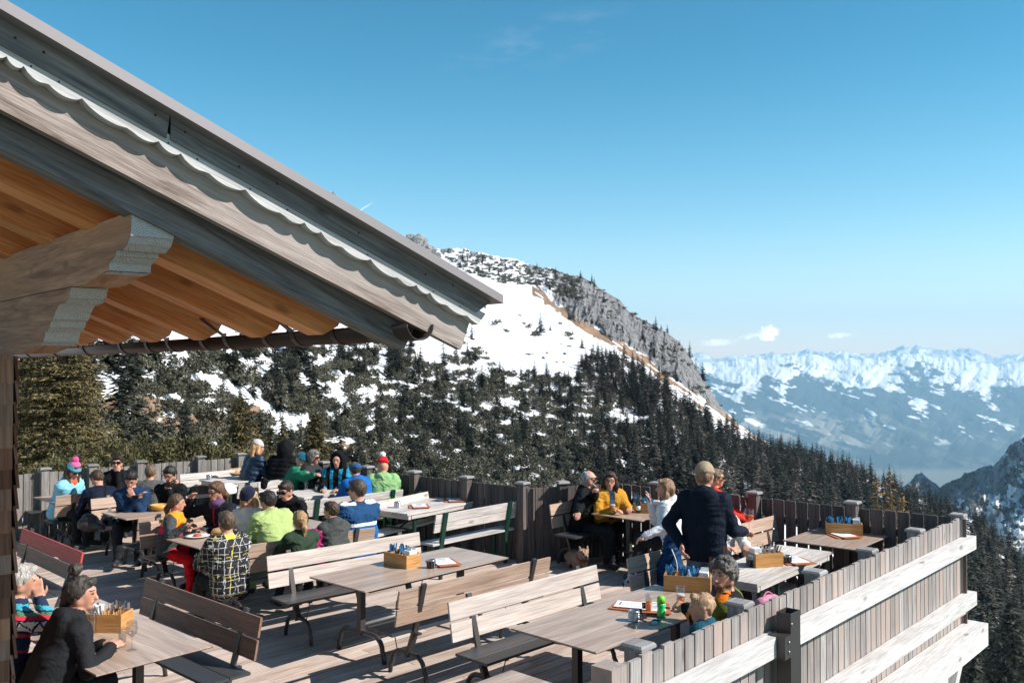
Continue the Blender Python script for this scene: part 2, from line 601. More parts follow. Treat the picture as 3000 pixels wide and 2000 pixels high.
# back of the ridge and the hollow towards the terrace
back = []
for k in (3, 2, 1):
    q = P[0].copy(); q[:, :2] *= 1 + 0.12 * k; q[:, 2] -= (q[:, 2] * 0 + 14 * k * k); back.append(q)
foot = []
for k in range(1, 13):
    e = k / 12
    q = P[-1].copy()
    Db = q[:, 1]; Dn = Db + (9.0 - Db) * e
    q[:, 0] *= Dn / Db; q[:, 1] = Dn
    zt = np.interp(pxs, [-1500, 900, 1800, 2600, 3900], [-4.2, -5, -9, -24, -30])
    q[:, 2] = q[:, 2] * (1 - e) + zt * e - 2.0 * math.sin(e * PI) * (pxs > 900)
    foot.append(q)
P2 = np.concatenate([np.array(back), P, np.array(foot)], 0)
padr = lambda a: np.concatenate([np.repeat(a[:1], 3, 0), a, np.repeat(a[-1:], 12, 0)], 0)

t = NT('snow_rock_and_grass')
oc = t.obj()
rk = t.attr('rock', 'Fac'); gr = t.attr('grass', 'Fac')
nz = t.noise(oc, 0.35, 6, 0.65)
snowc = t.ramp(t.noise(oc, 0.05, 5), [(0.3, (0.68, 0.70, 0.73)), (0.7, (0.84, 0.84, 0.85))])
rockc = t.ramp(t.noise(t.mapping(oc, (0.5, 0.25, 0.22)), 1.0, 8, 0.7, 0.6), [(0.22, (0.10, 0.095, 0.09)), (0.42, (0.25, 0.245, 0.245)), (0.62, (0.36, 0.355, 0.35)), (0.8, (0.42, 0.35, 0.28))])
ck = t.noise(t.mapping(oc, (0.10, 0.10, 0.045)), 1.0, 6, 0.6, 0.8)
rockc = t.mix(1.0, rockc, t.ramp(ck, [(0.44, (1, 1, 1)), (0.49, (0.30, 0.30, 0.32)), (0.54, (1, 1, 1))]), 'MULTIPLY')  # crevice shade painted into the rock colour as dark lines
grassc = t.ramp(t.noise(oc, 1.3, 6, 0.7), [(0.3, (0.13, 0.075, 0.045)), (0.6, (0.31, 0.2, 0.13)), (0.8, (0.42, 0.31, 0.22))])
rm = t.math('MULTIPLY_ADD', nz, 0.55); rm.node.inputs[2].default_value = -0.30
rsum = t.math('ADD', rk, rm)
rfac = t.ramp(rsum, [(0.40, (0, 0, 0)), (0.50, (1, 1, 1))])
gsum = t.math('ADD', gr, rm)
gfac = t.ramp(gsum, [(0.42, (0, 0, 0)), (0.55, (1, 1, 1))])
c = t.mix(gfac, snowc, grassc)
c = t.mix(rfac, c, rockc)
t.l(c, t.b.inputs['Base Color'])
t.set(rough=0.85, spec=0.2)
bn = t.math('MULTIPLY', t.noise(t.mapping(oc, (0.5, 0.5, 0.3)), 1.0, 8, 0.7, 0.5), rk)
bn = t.math('ADD', bn, t.math('MULTIPLY', t.noise(t.mapping(oc, (0.16, 0.05, 0.1)), 1.0, 5, 0.6), 0.45))
t.bump(bn, 0.9, 3.0)
TERR = t.m
near_slope = grid_obj('snowy_hillside', P2, TERR, {'rock': padr(rockm), 'grass': padr(grassm)})

# ---- the shaded mountain beyond the gorge on the right
R_RIDGE = interp([(2300, 1660), (2560, 1475), (2625, 1447), (2660, 1415), (2683, 1392), (2700, 1386), (2716, 1400), (2752, 1428), (2790, 1404), (2850, 1378), (2910, 1362), (2934, 1336), (2960, 1306), (3000, 1280),
                  (3100, 1200), (3300, 1030), (3800, 560), (4500, -200), (5200, -700)])  # peak outside the view, raised high so it shades this slope
pxs2 = np.concatenate([np.arange(2300, 3150, 2.2), np.arange(3150, 5200, 14)])
vs2 = np.linspace(0, 1, 190)
PX, VV = np.meshgrid(pxs2, vs2)
rr = R_RIDGE(PX)
PY = rr + VV * (1980 - rr) + (fbm(PX / 14, PX * 0, 3, 3) - 0.5) * 14 * np.exp(-VV * 20)
D = 1 / (1 / 2000 + VV * (1 / 850 - 1 / 2000))
D = D * (1 + 0.20 * (fbm((PX + PY) / 150, (PY - PX) / 240, 5, 8, 0.55, True) - 0.5) * sstep(0, .08, VV) + 0.05 * (fbm(PX / 20, PY / 26, 4, 9, 0.6, True) - 0.5))
Pm = at_np(PX, PY, D)
n = 0.5 * fbm((PX + PY * 0.8) / 60, (PY - PX * 0.75) / 30, 5, 71, 0.6) + 0.5 * fbm((PX + PY * 0.6) / 16, (PY - PX * 0.6) / 10, 4, 72, 0.65)
dark = sstep(0.49, 0.53, n + 0.13 * (1 - sstep(0, 0.25, VV)) * (PX < 2940) - 0.10 * sstep(2940, 3000, PX) * sstep(1500, 1540, PY))
rocky = sstep(0.42, 0.55, fbm(PX / 40, PY / 30, 4, 81)) * sstep(110, 20, PY - R_RIDGE(PX))
t = NT('shaded_snow_and_pines')
oc = t.obj()
dk = t.math('ADD', t.attr('dark', 'Fac'), t.math('MULTIPLY', t.math('SUBTRACT', t.noise(oc, 0.06, 7, 0.75), 0.5), 1.1))
c = t.mix(t.ramp(dk, [(0.45, (0, 0, 0)), (0.55, (1, 1, 1))]), (0.82, 0.84, 0.86), t.ramp(t.noise(oc, 0.08, 5), [(0.35, (0.03, 0.036, 0.032)), (0.7, (0.14, 0.135, 0.13))]))
c = t.mix(t.attr('rocky', 'Fac'), c, t.ramp(t.noise(oc, 0.05, 6, 0.7), [(0.3, (0.12, 0.12, 0.12)), (0.7, (0.42, 0.42, 0.42))]))
t.l(c, t.b.inputs['Base Color']); t.set(rough=0.9, spec=0.2)
t.bump(t.noise(oc, 0.05, 7, 0.7), 0.8, 14.0)
grid_obj('gorge_hillside', Pm, t.m, {'dark': dark, 'rocky': rocky})

# ---- far range across the valley, the valley floor, and the peaks behind it
OUT = interp([(1500, 1040), (2000, 1036), (2026, 1035), (2057, 1029), (2093, 1052), (2164, 1041), (2218, 1042), (2262, 1032), (2310, 1040), (2365, 1024), (2420, 1032), (2463, 1028), (2530, 1038),
              (2593, 1032), (2646, 1012), (2668, 1018), (2691, 1010), (2753, 1026), (2843, 1021), (2870, 1030), (2910, 1048), (2950, 1037), (3000, 1037), (3600, 1020), (4200, 1000)])
MAIN = interp([(1500, 1062), (2026, 1062), (2100, 1066), (2160, 1052), (2230, 1052), (2300, 1046), (2370, 1040), (2440, 1050), (2530, 1052), (2600, 1046), (2680, 1036), (2760, 1052), (2850, 1058), (2920, 1072), (3000, 1064), (3600, 1050), (4200, 1040)])


def far_mat(name):
    t = NT(name)
    oc = t.obj()
    fo = t.ramp(t.noise(oc, 0.004, 5), [(0.3, (0.012, 0.022, 0.02)), (0.7, (0.03, 0.042, 0.034))])
    c = t.mix(t.attr('field', 'Fac'), fo, (0.30, 0.27, 0.2))
    c = t.mix(t.attr('crag', 'Fac'), c, (0.16, 0.17, 0.18))
    c = t.mix(t.attr('snow', 'Fac'), c, (0.86, 0.87, 0.88))
    t.l(c, t.b.inputs['Base Color']); t.set(rough=0.9, spec=0.1)
    return t.m


FM = far_mat('far_forest_and_snow')
pxs3 = np.concatenate([np.arange(1700, 3080, 2.4), np.arange(3080, 4200, 10)])
vs3 = np.linspace(0, 1, 200)
PX, VV = np.meshgrid(pxs3, vs3)
rr = MAIN(PX)
PY = rr + VV * (1386 - rr) - (fbm(PX / 38, PX * 0, 4, 13, 0.55, True) - 0.55) * 20 * np.exp(-VV * 14)
D = 20500 + (11000 - 20500) * VV ** 0.8
spur = fbm((PX + 0.9 * PY) / 130, (PY - 0.6 * PX) / 170, 4, 17, 0.45, True) - 0.5
D = D * (1 + 0.13 * spur * sstep(0, 0.12, VV) * sstep(1.05, 0.75, VV) + 0.012 * (fbm(PX / 16, PY / 14, 4, 27, 0.6, True) - 0.5) * sstep(0.45, 0.1, VV))
Pf = at_np(PX, PY, D)
n = fbm(PX / 55, PY / 26, 5, 91, 0.6)
fine = fbm(PX / 14, PY / 8, 4, 92)
line = 1112 + (n - 0.5) * 130 + (fine - 0.5) * 40 + 18 * np.sin(PX / 55) + 26 * sstep(2700, 3000, PX)
snow = sstep(5, -5, PY - line)
q = fbm((PX * 0.9 + 0.0 * PY) / 62, (PY - 0.28 * PX) / 20, 4, 93, 0.6)
q2 = fbm(PX / 10, PY / 6, 3, 94)
mid = sstep(1100, 1130, PY) * sstep(1330, 1250, PY)
patch = sstep(0.645, 0.665, q + 0.10 * (q2 - 0.5)) * mid
snow = np.maximum(snow, patch * (0.75 + 0.25 * q2))
qf = fbm((PX * 0.9 + PY * 0.2) / 70, (PY - 0.33 * PX) / 18, 4, 95, 0.6)
leftlow = sstep(2560, 2380, PX + (PY - 1230) * 0.6 - 120)
field = np.maximum(sstep(0.53, 0.57, qf) * sstep(1190, 1240, PY) * (0.18 + 0.6 * leftlow), sstep(1362, 1384, PY) * .5)
crag = sstep(0.57, 0.68, fbm(PX / 18, PY / 9, 4, 96, 0.6)) * snow * sstep(1110, 1050, PY) * 0.7
snow = snow * (1 - crag * 0.6)
rows = [Pf]
for Dv, dz in ((10000, 0), (8800, 0), (7600, -10), (5000, -20)):
    q_ = Pf[-1].copy(); k = Dv / q_[:, 1]; q_[:, 0] *= k; q_[:, 1] = Dv; q_[:, 2] += dz; rows.append(q_[None])
Pf2 = np.concatenate(rows, 0)
pad = lambda a, v: np.concatenate([a, np.full((4, a.shape[1]), v)], 0)
grid_obj('far_mountains', Pf2, FM, {'snow': pad(snow, 0), 'field': pad(field, .5), 'crag': pad(crag, 0)})

pxs4 = np.arange(1700, 4200, 4.0)
vs4 = np.linspace(0, 1, 40)
PX, VV = np.meshgrid(pxs4, vs4)
rr = OUT(PX)
PY = rr + VV * (1100 - rr) - (fbm(PX / 16, PX * 0, 3, 14, 0.5, True) - 0.55) * 9 * np.exp(-VV * 8)
D = (27000 - 5000 * VV) * (1 + 0.05 * (fbm((PX + PY) / 30, (PY - PX * .3) / 24, 4, 18, 0.6, True) - 0.5))
sn = sstep(0.42, 0.58, fbm((PX + PY) / 24, PY / 12, 4, 97))
grid_obj('distant_peaks_terrain', at_np(PX, PY, D), FM, {'snow': 0.35 + 0.65 * sn, 'field': sn * 0, 'crag': (1 - sn)})

g = MB()
g.add([(-45000, -12000, -1395), (60000, -12000, -1395), (60000, 60000, -1395), (-45000, 60000, -1395)], [(0, 1, 2, 3)])
tag(g.build('valley_ground', plain('valley_meadow', (0.10, 0.11, 0.07), 0.9, 0, 0.1, 0.3, 0.0005)), kind='structure')

# haze: one closed box of even air
hz = MB()
hz.box((8000, 12750, 90), (52000, 31500, 2980))
ho = hz.build('haze', plain('haze_shell', (1, 1, 1)))
hm = bpy.data.materials.new('valley_air'); hm.use_nodes = True
hm.node_tree.nodes.clear()
pv = hm.node_tree.nodes.new('ShaderNodeVolumePrincipled')
pv.inputs['Color'].default_value = (0.42, 0.70, 0.93, 1)
pv.inputs['Density'].default_value = 5.0e-5
pv.inputs['Anisotropy'].default_value = 0.1
out = hm.node_tree.nodes.new('ShaderNodeOutputMaterial')
hm.node_tree.links.new(pv.outputs[0], out.inputs['Volume'])
hm.cycles.homogeneous_volume = True
ho.data.materials.clear(); ho.data.materials.append(hm)
tag(ho, kind='stuff')

# ============================================================ plants on the slopes
rng = np.random.default_rng(3)


def foliage(name, dark, light, objvar=0.5):
    t = NT(name)
    rn = t.attr('rnd', 'Fac')
    oi = t.n('ObjectInfo').outputs['Random']
    k = t.math('MULTIPLY_ADD', oi, objvar); k.node.inputs[2].default_value = 1 - objvar / 2
    c = t.ramp(rn, [(0.1, dark), (0.9, light)])
    h = t.n('HueSaturation'); t.l(c, h.inputs['Color']); t.l(k, h.inputs['Value'])
    t.l(h.outputs[0], t.b.inputs['Base Color'])
    t.set(rough=0.75, spec=0.15)
    t.m.use_backface_culling = False
    return t.m


NEEDLE = foliage('dark_needles', (0.014, 0.018, 0.015), (0.066, 0.070, 0.052))
PINE = foliage('mountain_pine_needles', (0.046, 0.048, 0.034), (0.170, 0.158, 0.112))
LARCH = foliage('bare_larch_twigs', (0.065, 0.05, 0.046), (0.16, 0.125, 0.112))
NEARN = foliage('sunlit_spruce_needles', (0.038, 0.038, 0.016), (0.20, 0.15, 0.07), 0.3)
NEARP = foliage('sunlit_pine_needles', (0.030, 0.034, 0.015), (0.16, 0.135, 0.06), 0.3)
YELLOW = foliage('golden_larch_twigs', (0.13, 0.075, 0.025), (0.42, 0.25, 0.075), 0.2)
BARK = plain('grey_brown_bark', (0.09, 0.07, 0.055), 0.9, 0, 0.2, 0.3, 6)


def spruce_tris(seed, layers=15, per=9, width=0.20, sub=2, sparse=0.0, ragged=0.35, narrow=1.0):
    """triangles (n,3,3) of a conifer crown of height 1, standing on z=0"""
    r = np.random.default_rng(seed)
    tr = []
    for i in range(layers):
        f = (i + 0.5) / layers
        z0 = 0.06 + 0.93 * f
        L = width * narrow * ((1 - f) ** 0.85 + 0.04) * (0.8 + ragged * r.random())
        m = max(3, int(per * (1 - 0.55 * f)))
        a0 = r.random() * 6.28
        for j in range(m):
            if r.random() < sparse: continue
            a = a0 + 6.283 * j / m + r.normal() * 0.25
            l = L * (0.65 + 0.6 * r.random())
            zz = z0 + r.normal() * 0.35 / layers
            d = np.array([math.cos(a), math.sin(a), 0]); s = np.array([-d[1], d[0], 0])
            droop = -0.28 * l + 0.1 * l * r.normal()
            base = np.array([0, 0, zz]); tip = base + d * l + np.array([0, 0, droop])
            for q in range(sub):
                u = (q + r.random()) / sub
                c = base + (tip - base) * u
                w = l * 0.27 * (1.1 - 0.55 * u) * (0.7 + 0.6 * r.random())
                ln = l * 0.5
                tlt = r.normal() * 0.35
                sd = s * math.cos(tlt) + np.array([0, 0, math.sin(tlt)])
                p0 = c - d * ln * 0.35 + sd * w; p1 = c - d * ln * 0.35 - sd * w
                p2 = c + d * ln * 0.8 + np.array([0, 0, -0.10 * l])
                tr.append((p0, p1, p2))
    return np.array(tr)


def shrub_tris(seed, clumps=60, per=6, leaf=0.15, flat=0.55):
    """triangles of a spreading dwarf pine about 1 high and 1.7 wide"""
    r = np.random.default_rng(seed)
    tr = []
    lobes = [(r.normal() * 0.42, r.normal() * 0.42, 0.55 + 0.45 * r.random()) for _ in range(6)]
    for i in range(clumps):
        lx, ly, lh = lobes[r.integers(len(lobes))]
        th = r.random() * 6.28; ph = math.acos(r.random())
        rad = 0.42 * (0.75 + 0.3 * r.random())
        c = np.array([lx + rad * math.sin(ph) * math.cos(th), ly + rad * math.sin(ph) * math.sin(th), 0.12 + lh * 0.78 * math.cos(ph) * (0.7 + 0.4 * r.random())])
        for j in range(per):
            d = r.normal(size=3); d[2] = abs(d[2]) * 0.8 + 0.1; d /= np.linalg.norm(d)
            s = np.cross(d, r.normal(size=3)); s /= np.linalg.norm(s)
            o = c + r.normal(size=3) * 0.055
            l = leaf * (0.7 + 0.7 * r.random()); w = l * (0.42 if leaf > .1 else 0.20)
            tr.append((o + s * w, o - s * w, o + d * l * 1.25))
    return np.array(tr)


def tri_mesh(name, tr, mat, rnd, parent=None):
    n = len(tr)
    o = mesh_obj(name, tr.reshape(-1, 3), np.arange(n * 3).reshape(n, 3), mat, parent, None, False)
    a = o.data.attributes.new('rnd', 'FLOAT', 'POINT'); a.data.foreach_set('value', np.repeat(rnd, 3).astype(np.float32))
    return o


def zrot(tr, a):
    c, s = math.cos(a), math.sin(a)
    return tr @ np.array([[c, s, 0], [-s, c, 0], [0, 0, 1]])


LINE = interp([(-400, 900), (300, 1000), (700, 1006), (960, 985), (1130, 985), (1220, 1010), (1330, 1012), (1450, 1045), (1600, 1085), (1700, 1075), (1745, 1036), (1830, 1056), (1880, 1096), (1960, 1166), (2050, 1228), (2120, 1272), (2180, 1296), (2250, 1316)])
LOWR = interp([(1290, 745), (1370, 800), (1480, 832), (1600, 838), (1640, 872), (1700, 882)])


def cover(px, py):
    """(share of ground under plants, share of them that are spruces) at a place of the near slope"""
    c = np.zeros_like(px); sp = np.full_like(px, 0.3)
    n = 0.45 * fbm(px / 75, py / 40, 4, 101, 0.6) + 0.55 * fbm(px / 34, py / 20, 4, 131, 0.6)
    below = py - LINE(px)
    z = below > 0
    base = np.where(px < 760, 0.42, 0.475) + 0.12 * sstep(1200, 1330, py) + 0.14 * sstep(1650, 1800, px)
    thr = 1 - base
    cc = sstep(thr - 0.06, thr + 0.04, n + 0.04 - 0.16 * sstep(60, 0, below) * (px < 1700))
    c = np.where(z, cc, c)
    sp = np.where(z, 0.12 + 0.5 * sstep(1650, 1900, px) + 0.2 * sstep(1150, 1050, py), sp)
    ell = lambda cx, cy, rx, ry: ((px - cx) / rx) ** 2 + ((py - cy) / ry) ** 2 < 1
    for e in ((850, 1240, 60, 55), (1010, 1300, 50, 22), (1840, 1225, 70, 30), (2130, 1275, 30, 50), (350, 1218, 70, 22), (560, 1250, 120, 26), (330, 1190, 50, 30), (440, 1200, 40, 44), (470, 1040, 80, 30), (760, 1080, 70, 30), (640, 1140, 50, 30)):
        c = np.where(ell(*e), 0.03, c)
    grove = ell(1790, 1115, 70, 55) | ell(1890, 1170, 70, 50)
    c = np.where(grove, 0.95, c); sp = np.where(grove, 1.0, sp)
    ridge = (px > 1290) & (px < 1700) & (py < LOWR(px)) & (py > RIDGE(px) + 6)
    c = np.where(ridge, sstep(0.36, 0.5, n + 0.12), c); sp = np.where(ridge, 0.05, sp)
    cl = (px > 1640) & (px < 2110) & (py < STRIP(px) - 20) & ~ridge
    c = np.where(cl, 0.02 + 0.14 * (py < RIDGE(px) + 16), c); sp = np.where(cl, 0.35, sp)
    forest = (px > 2090) & (py > np.maximum(RIDGE(px) + 2, STRIP(px) + 42 * (px < 2230)))
    c = np.where(forest, 0.93 - 0.8 * sstep(0.50, 0.56, fbm(px / 60, (py - px * .5) / 26, 3, 111)), c); sp = np.where(forest, 0.93, sp)
    return c, sp


cand = 60000
cpx = rng.uniform(-350, 3500, cand); cv = rng.uniform(0.0, 1.0, cand)
cpy = nm_py(cpx, cv)
cpos, cD = nm_pos(cpx, cv)
cc, csp = cover(cpx, cpy)
isp = rng.random(cand) < csp
hgt = np.where(isp, rng.uniform(3.2, 7.2, cand) * (1 + 0.62 * sstep(1700, 2150, cpx)), rng.uniform(0.9, 2.1, cand))
hgt = np.where(~isp & (cD < 75), hgt * 0.8, hgt)
pxh = hgt / cD * FPX
wid = np.where(isp, 0.30, 1.7) * pxh
keep = (rng.random(cand) < cc) & (cpy > 300)
order = np.argsort(cpy)
occ = {}
sel = []
for i in rng.permutation(cand):
    if not keep[i]: continue
    cell = max(7.0, wid[i] * (1.3 if isp[i] else 1.0))
    k = (round(math.log2(cell) * 3),)
    s = 2.0 ** (k[0] / 3)
    key = (k[0], int(cpx[i] // s), int(cpy[i] // (s * 0.62)))
    if key in occ: continue
    occ[key] = 1; sel.append(i)
sel = np.array(sel)
# a few single trees standing on the open snow field
single = [(1583, 975, 8.5), (1612, 968, 3.0), (1452, 950, 2.2), (1545, 960, 2.0), (1705, 1018, 5.0), (1573, 985, 2.6), (1382, 995, 6.0), (1665, 985, 2.6), (1313, 742, 5.0), (1610, 850, 7.5), (1655, 860, 5), (1915, 962, 4.5), (1955, 975, 6), (1937, 965, 4), (1990, 1010, 4)]


for _ in range(38):
    single.append((rng.uniform(1340, 1760), rng.uniform(880, 1070), rng.uniform(0.35, 1.3)))


def v_of(px, py):
    r = float(nm_py(np.array([px * 1.0]), np.array([0.0]))[0]); b = float(PBOT(px))
    return (py - r) / (b - r)


plants = []          # x, y, z, height, kind, pixel height
for i in sel:
    kind = 'spruce' if isp[i] else 'pine'
    if isp[i] and cpx[i] > 1700 and rng.random() < 0.24: kind = 'larch'
    inview = -30 < cpx[i] < 3040
    plants.append((*cpos[i], hgt[i], kind, pxh[i] if inview else 0, cpx[i], cpy[i]))
for px, py, h in single:
    if py < STRIP(px) + 30 and h < 1.31: continue
    p, d = nm_pos(np.array([px * 1.0]), np.array([v_of(px, py)]))
    plants.append((*p[0], h, 'spruce' if h > 2.7 else 'pine', h / d[0] * FPX, px, py))
# the bank between the slope and the terrace, mostly hidden by the fence
for _ in range(420):
    px = rng.uniform(500, 3300); e_ = rng.uniform(0.0, 0.72)
    q, d = nm_pos(np.array([px]), np.array([1.0])); q = q[0]
    Dn = q[1] + (9.0 - q[1]) * e_
    zt = np.interp(px, [-1500, 900, 1800, 2600, 3900], [-4.2, -5, -9, -24, -30])
    z_ = q[2] * (1 - e_) + zt * e_ - 2.0 * math.sin(e_ * PI) * (px > 900)
    x_ = q[0] * Dn / q[1]
    h_ = rng.uniform(0.9, 1.8)
    if px > 2400: h_ = rng.uniform(3, 7)
    if Dn < 19 or z_ + h_ > CAM_H - Dn * 0.145: continue
    plants.append((x_, Dn, z_, h_, 'spruce' if px > 2400 else 'pine', 0, px, 1500))
print('plants', len(plants), {k: sum(1 for p in plants if p[4] == k) for k in ('spruce', 'pine', 'larch')})

T_SPR = [spruce_tris(s, 24, 12, 0.165 + 0.025 * (s % 3), 3, 0.08) for s in range(6)]
T_PIN = [shrub_tris(50 + s, 80, 11, 0.115) for s in range(6)]
T_LAR = [spruce_tris(80 + s, 18, 8, 0.17, 2, 0.25, 0.5) * 1.0 for s in range(3)]
TPL = {'spruce': (T_SPR, NEEDLE, 'spruce_tree', 'spruces on the snowy mountain slope', 'dark spruce on the snowy slope beyond the terrace fence', 'tree'),
       'pine': (T_PIN, PINE, 'dwarf_pine', 'dwarf pines on the snowy mountain slope', 'dark dwarf pine spreading low over the snow of the slope', 'shrub'),
       'larch': (T_LAR, LARCH, 'bare_larch', 'bare larches among the slope spruces', 'bare grey brown larch among the dark slope spruces', 'tree')}
for kind, (tpl, mat, nm, grp, lab, cat) in TPL.items():
    mine = sorted([p for p in plants if p[4] == kind], key=lambda p: -p[5])
    meshes = []
    for tr in tpl:
        o = tri_mesh(nm, tr, mat, rng.random(len(tr)))
        meshes.append(o.data); bpy.data.objects.remove(o)
    top, rest = mine[:290], mine[290:]
    for p in top:
        o = bpy.data.objects.new(nm, meshes[rng.integers(len(meshes))])
        COL.objects.link(o)
        o.location = (p[0], p[1], p[2] - 0.06 * p[3])
        w = 0.85 + 0.4 * rng.random()
        o.scale = (p[3] * w, p[3] * w, p[3]); o.rotation_euler = (0, 0, rng.random() * 6.28)
        tag(o, lab, cat, grp)
    if rest:
        A = []; rn = []
        for p in rest:
            tr = zrot(tpl[rng.integers(len(tpl))], rng.random() * 6.28)
            if p[5] < 24 or p[5] == 0: tr = tr[rng.random(len(tr)) < 0.6]
            w = 0.85 + 0.4 * rng.random()
            A.append(tr * np.array([p[3] * w, p[3] * w, p[3]]) + np.array([p[0], p[1], p[2] - 0.06 * p[3]]))
            rn.append(np.clip(rng.random(len(tr)) * 0.75 + rng.random() * 0.25, 0, 1))
        o = tri_mesh(nm.split('_')[-1] + '_forest' if kind != 'pine' else 'pine_scrub', np.concatenate(A), mat, np.concatenate(rn))
        tag(o, {'spruce': 'far dark spruce forest on the mountain slope', 'pine': 'low dark pine scrub covering the snowy slope', 'larch': 'distant bare larch wood on the slope'}[kind], 'forest' if kind != 'pine' else 'scrub', None, 'stuff')

# the round grey boulder on the ridge
def lump(name, c, r, mat, seed, amp=0.3, sub=5, sc=1.5):
    import bmesh
    bm = bmesh.new(); bmesh.ops.create_icosphere(bm, subdivisions=sub, radius=1)
    for v in bm.verts:
        n = mnoise.fractal(v.co * sc + Vector((seed, 0, 0)), 0.8, 2.1, 6)
        v.co *= 1 + amp * n
        v.co = Vector((v.co.x * r[0], v.co.y * r[1], v.co.z * r[2]))
    me = bpy.data.meshes.new(name); bm.to_mesh(me); bm.free()
    me.materials.append(mat)
    for p in me.polygons: p.use_smooth = False
    o = bpy.data.objects.new(name, me); COL.objects.link(o); o.location = c
    return o


t = NT('grey_limestone'); oc = t.obj()
cr = t.ramp(t.noise(t.mapping(oc, (0.3, 0.3, 0.10)), 1.0, 8, 0.7, 0.5), [(0.28, (0.09, 0.085, 0.08)), (0.5, (0.25, 0.245, 0.24)), (0.62, (0.34, 0.33, 0.32)), (0.85, (0.42, 0.32, 0.23))])
t.l(cr, t.b.inputs['Base Color']); t.set(rough=0.9, spec=0.2); t.bump(t.noise(t.mapping(oc, (0.5, 0.5, 0.2)), 1.0, 8, 0.7), 1.0, 1.5)
ROCK = t.m
tag(lump('boulder', AT(1217, 720, 640), (8.5, 8, 8.5), ROCK, 2, 0.32, 5), 'big round grey boulder standing on the ridge against the sky', 'boulder')
tag(lump('boulder', AT(1243, 735, 637), (7.5, 6, 5.0), ROCK, 9, 0.35, 4), 'smaller grey rock leaning against the round ridge boulder', 'boulder')
tag(lump('boulder', AT(977, 600, 690), (5, 5, 6), ROCK, 5, 0.4, 4), 'pointed grey rock on the ridge just above the roof edge', 'boulder')
tag(lump('rock_outcrop', AT(435, 1185, 90), (0.8, 1.0, 1.3), ROCK, 6, 0.4, 4), 'pale rock poking out of the brown earth bank below the slope', 'rock')
tag(lump('rock_outcrop', AT(318, 1180, 85), (0.8, 0.8, 1.2), ROCK, 7, 0.4, 4), 'pale rock beside the big spruce on the brown bank', 'rock')
False and tag(lump('rock_outcrop', AT(62, 1385, 20), (0.9, 1.3, 0.7), ROCK, 8, 0.3, 4), 'grey rock in the snow between the shingled wall and the fence', 'rock')


# ---- the plants close behind the terrace, with trunk and crown
def near_conifer(name, label, loc, h, wfac, layers, per, sub, mat, seed, cat='tree', sparse=0.1, narrow=1.0, group=None, leafk=1.0):
    root = thing(name, label, cat, loc, 0, group)
    tr = needles(seed, layers, per, sub, wfac * narrow, sparse, leafk / h) * h
    r_ = np.random.default_rng(seed)
    tri_mesh('crown', tr, mat, np.clip(0.5 + 0.25 * r_.normal(size=len(tr)), 0, 1), root)
    m = MB(); m.tube([(0, 0, -0.3), (0.02 * h, 0, h * 0.35), (0.01, 0.01, h * 0.7), (0, 0, h * 0.98)], [0.022 * h, 0.017 * h, 0.009 * h, 0.003 * h], 8)
    m.build('trunk', BARK, root)
    return root


def needles(seed, layers, per, sub, width, sparse, leaf):
    """crown of height 1: every branch carries many small hanging needle sprays"""
    r = np.random.default_rng(seed)
    tr = []
    for i in range(layers):
        f = (i + 0.5) / layers
        L = width * ((1 - f) ** 0.8 + 0.05) * (0.75 + 0.5 * r.random())
        m = max(4, int(per * (1 - 0.5 * f))); a0 = r.random() * 6.28
        for j in range(m):
            if r.random() < sparse: continue
            a = a0 + 6.283 * j / m + r.normal() * 0.3
            l = L * (0.6 + 0.6 * r.random())
            d = np.array([math.cos(a), math.sin(a), 0]); s = np.array([-d[1], d[0], 0])
            b = np.array([0, 0, 0.05 + 0.94 * f + r.normal() * 0.3 / layers])
            n = max(3, int(sub * (0.35 + 0.65 * l / width)))
            for q in range(n):
                u = 0.12 + 0.88 * (q + r.random()) / n
                c = b + d * l * u + np.array([0, 0, -0.34 * l * u * (1 - 0.55 * u)]) + s * r.normal() * 0.13 * l
                side = (1 if r.random() < 0.5 else -1)
                dr = d * (0.55 + 0.4 * r.random()) + s * side * (0.25 + 0.6 * r.random()) + np.array([0, 0, r.normal() * 0.45 - 0.1])
                dr /= np.linalg.norm(dr)
                w = np.cross(dr, np.array([r.normal(), r.normal(), 1.0])); w /= np.linalg.norm(w)
                ll = leaf * (0.6 + 0.8 * r.random())
                tr.append((c - dr * ll * .3 + w * ll * 0.22, c - dr * ll * .3 - w * ll * 0.22, c + dr * ll))
    return np.array(tr)


def near_pine(label, loc, h, w, seed, mat, clumps=260, per=36, leaf=0.075, group=None):
    root = thing('dwarf_pine', label, 'shrub', loc, 0, group)
    tr = shrub_tris(seed, clumps, per, leaf) * np.array([w, w, h])
    r_ = np.random.default_rng(seed)
    tri_mesh('crown', tr, mat, np.clip(0.5 + 0.25 * r_.normal(size=len(tr)), 0, 1), root)
    m = MB()
    for k in range(4):
        a = k * 1.7 + seed
        m.tube([(0, 0, -0.4), (0.2 * w * math.cos(a), 0.2 * w * math.sin(a), 0.3 * h), (0.35 * w * math.cos(a), 0.35 * w * math.sin(a), 0.75 * h)], [0.06, 0.045, 0.02], 6)
    m.build('trunk', BARK, root)
    return root


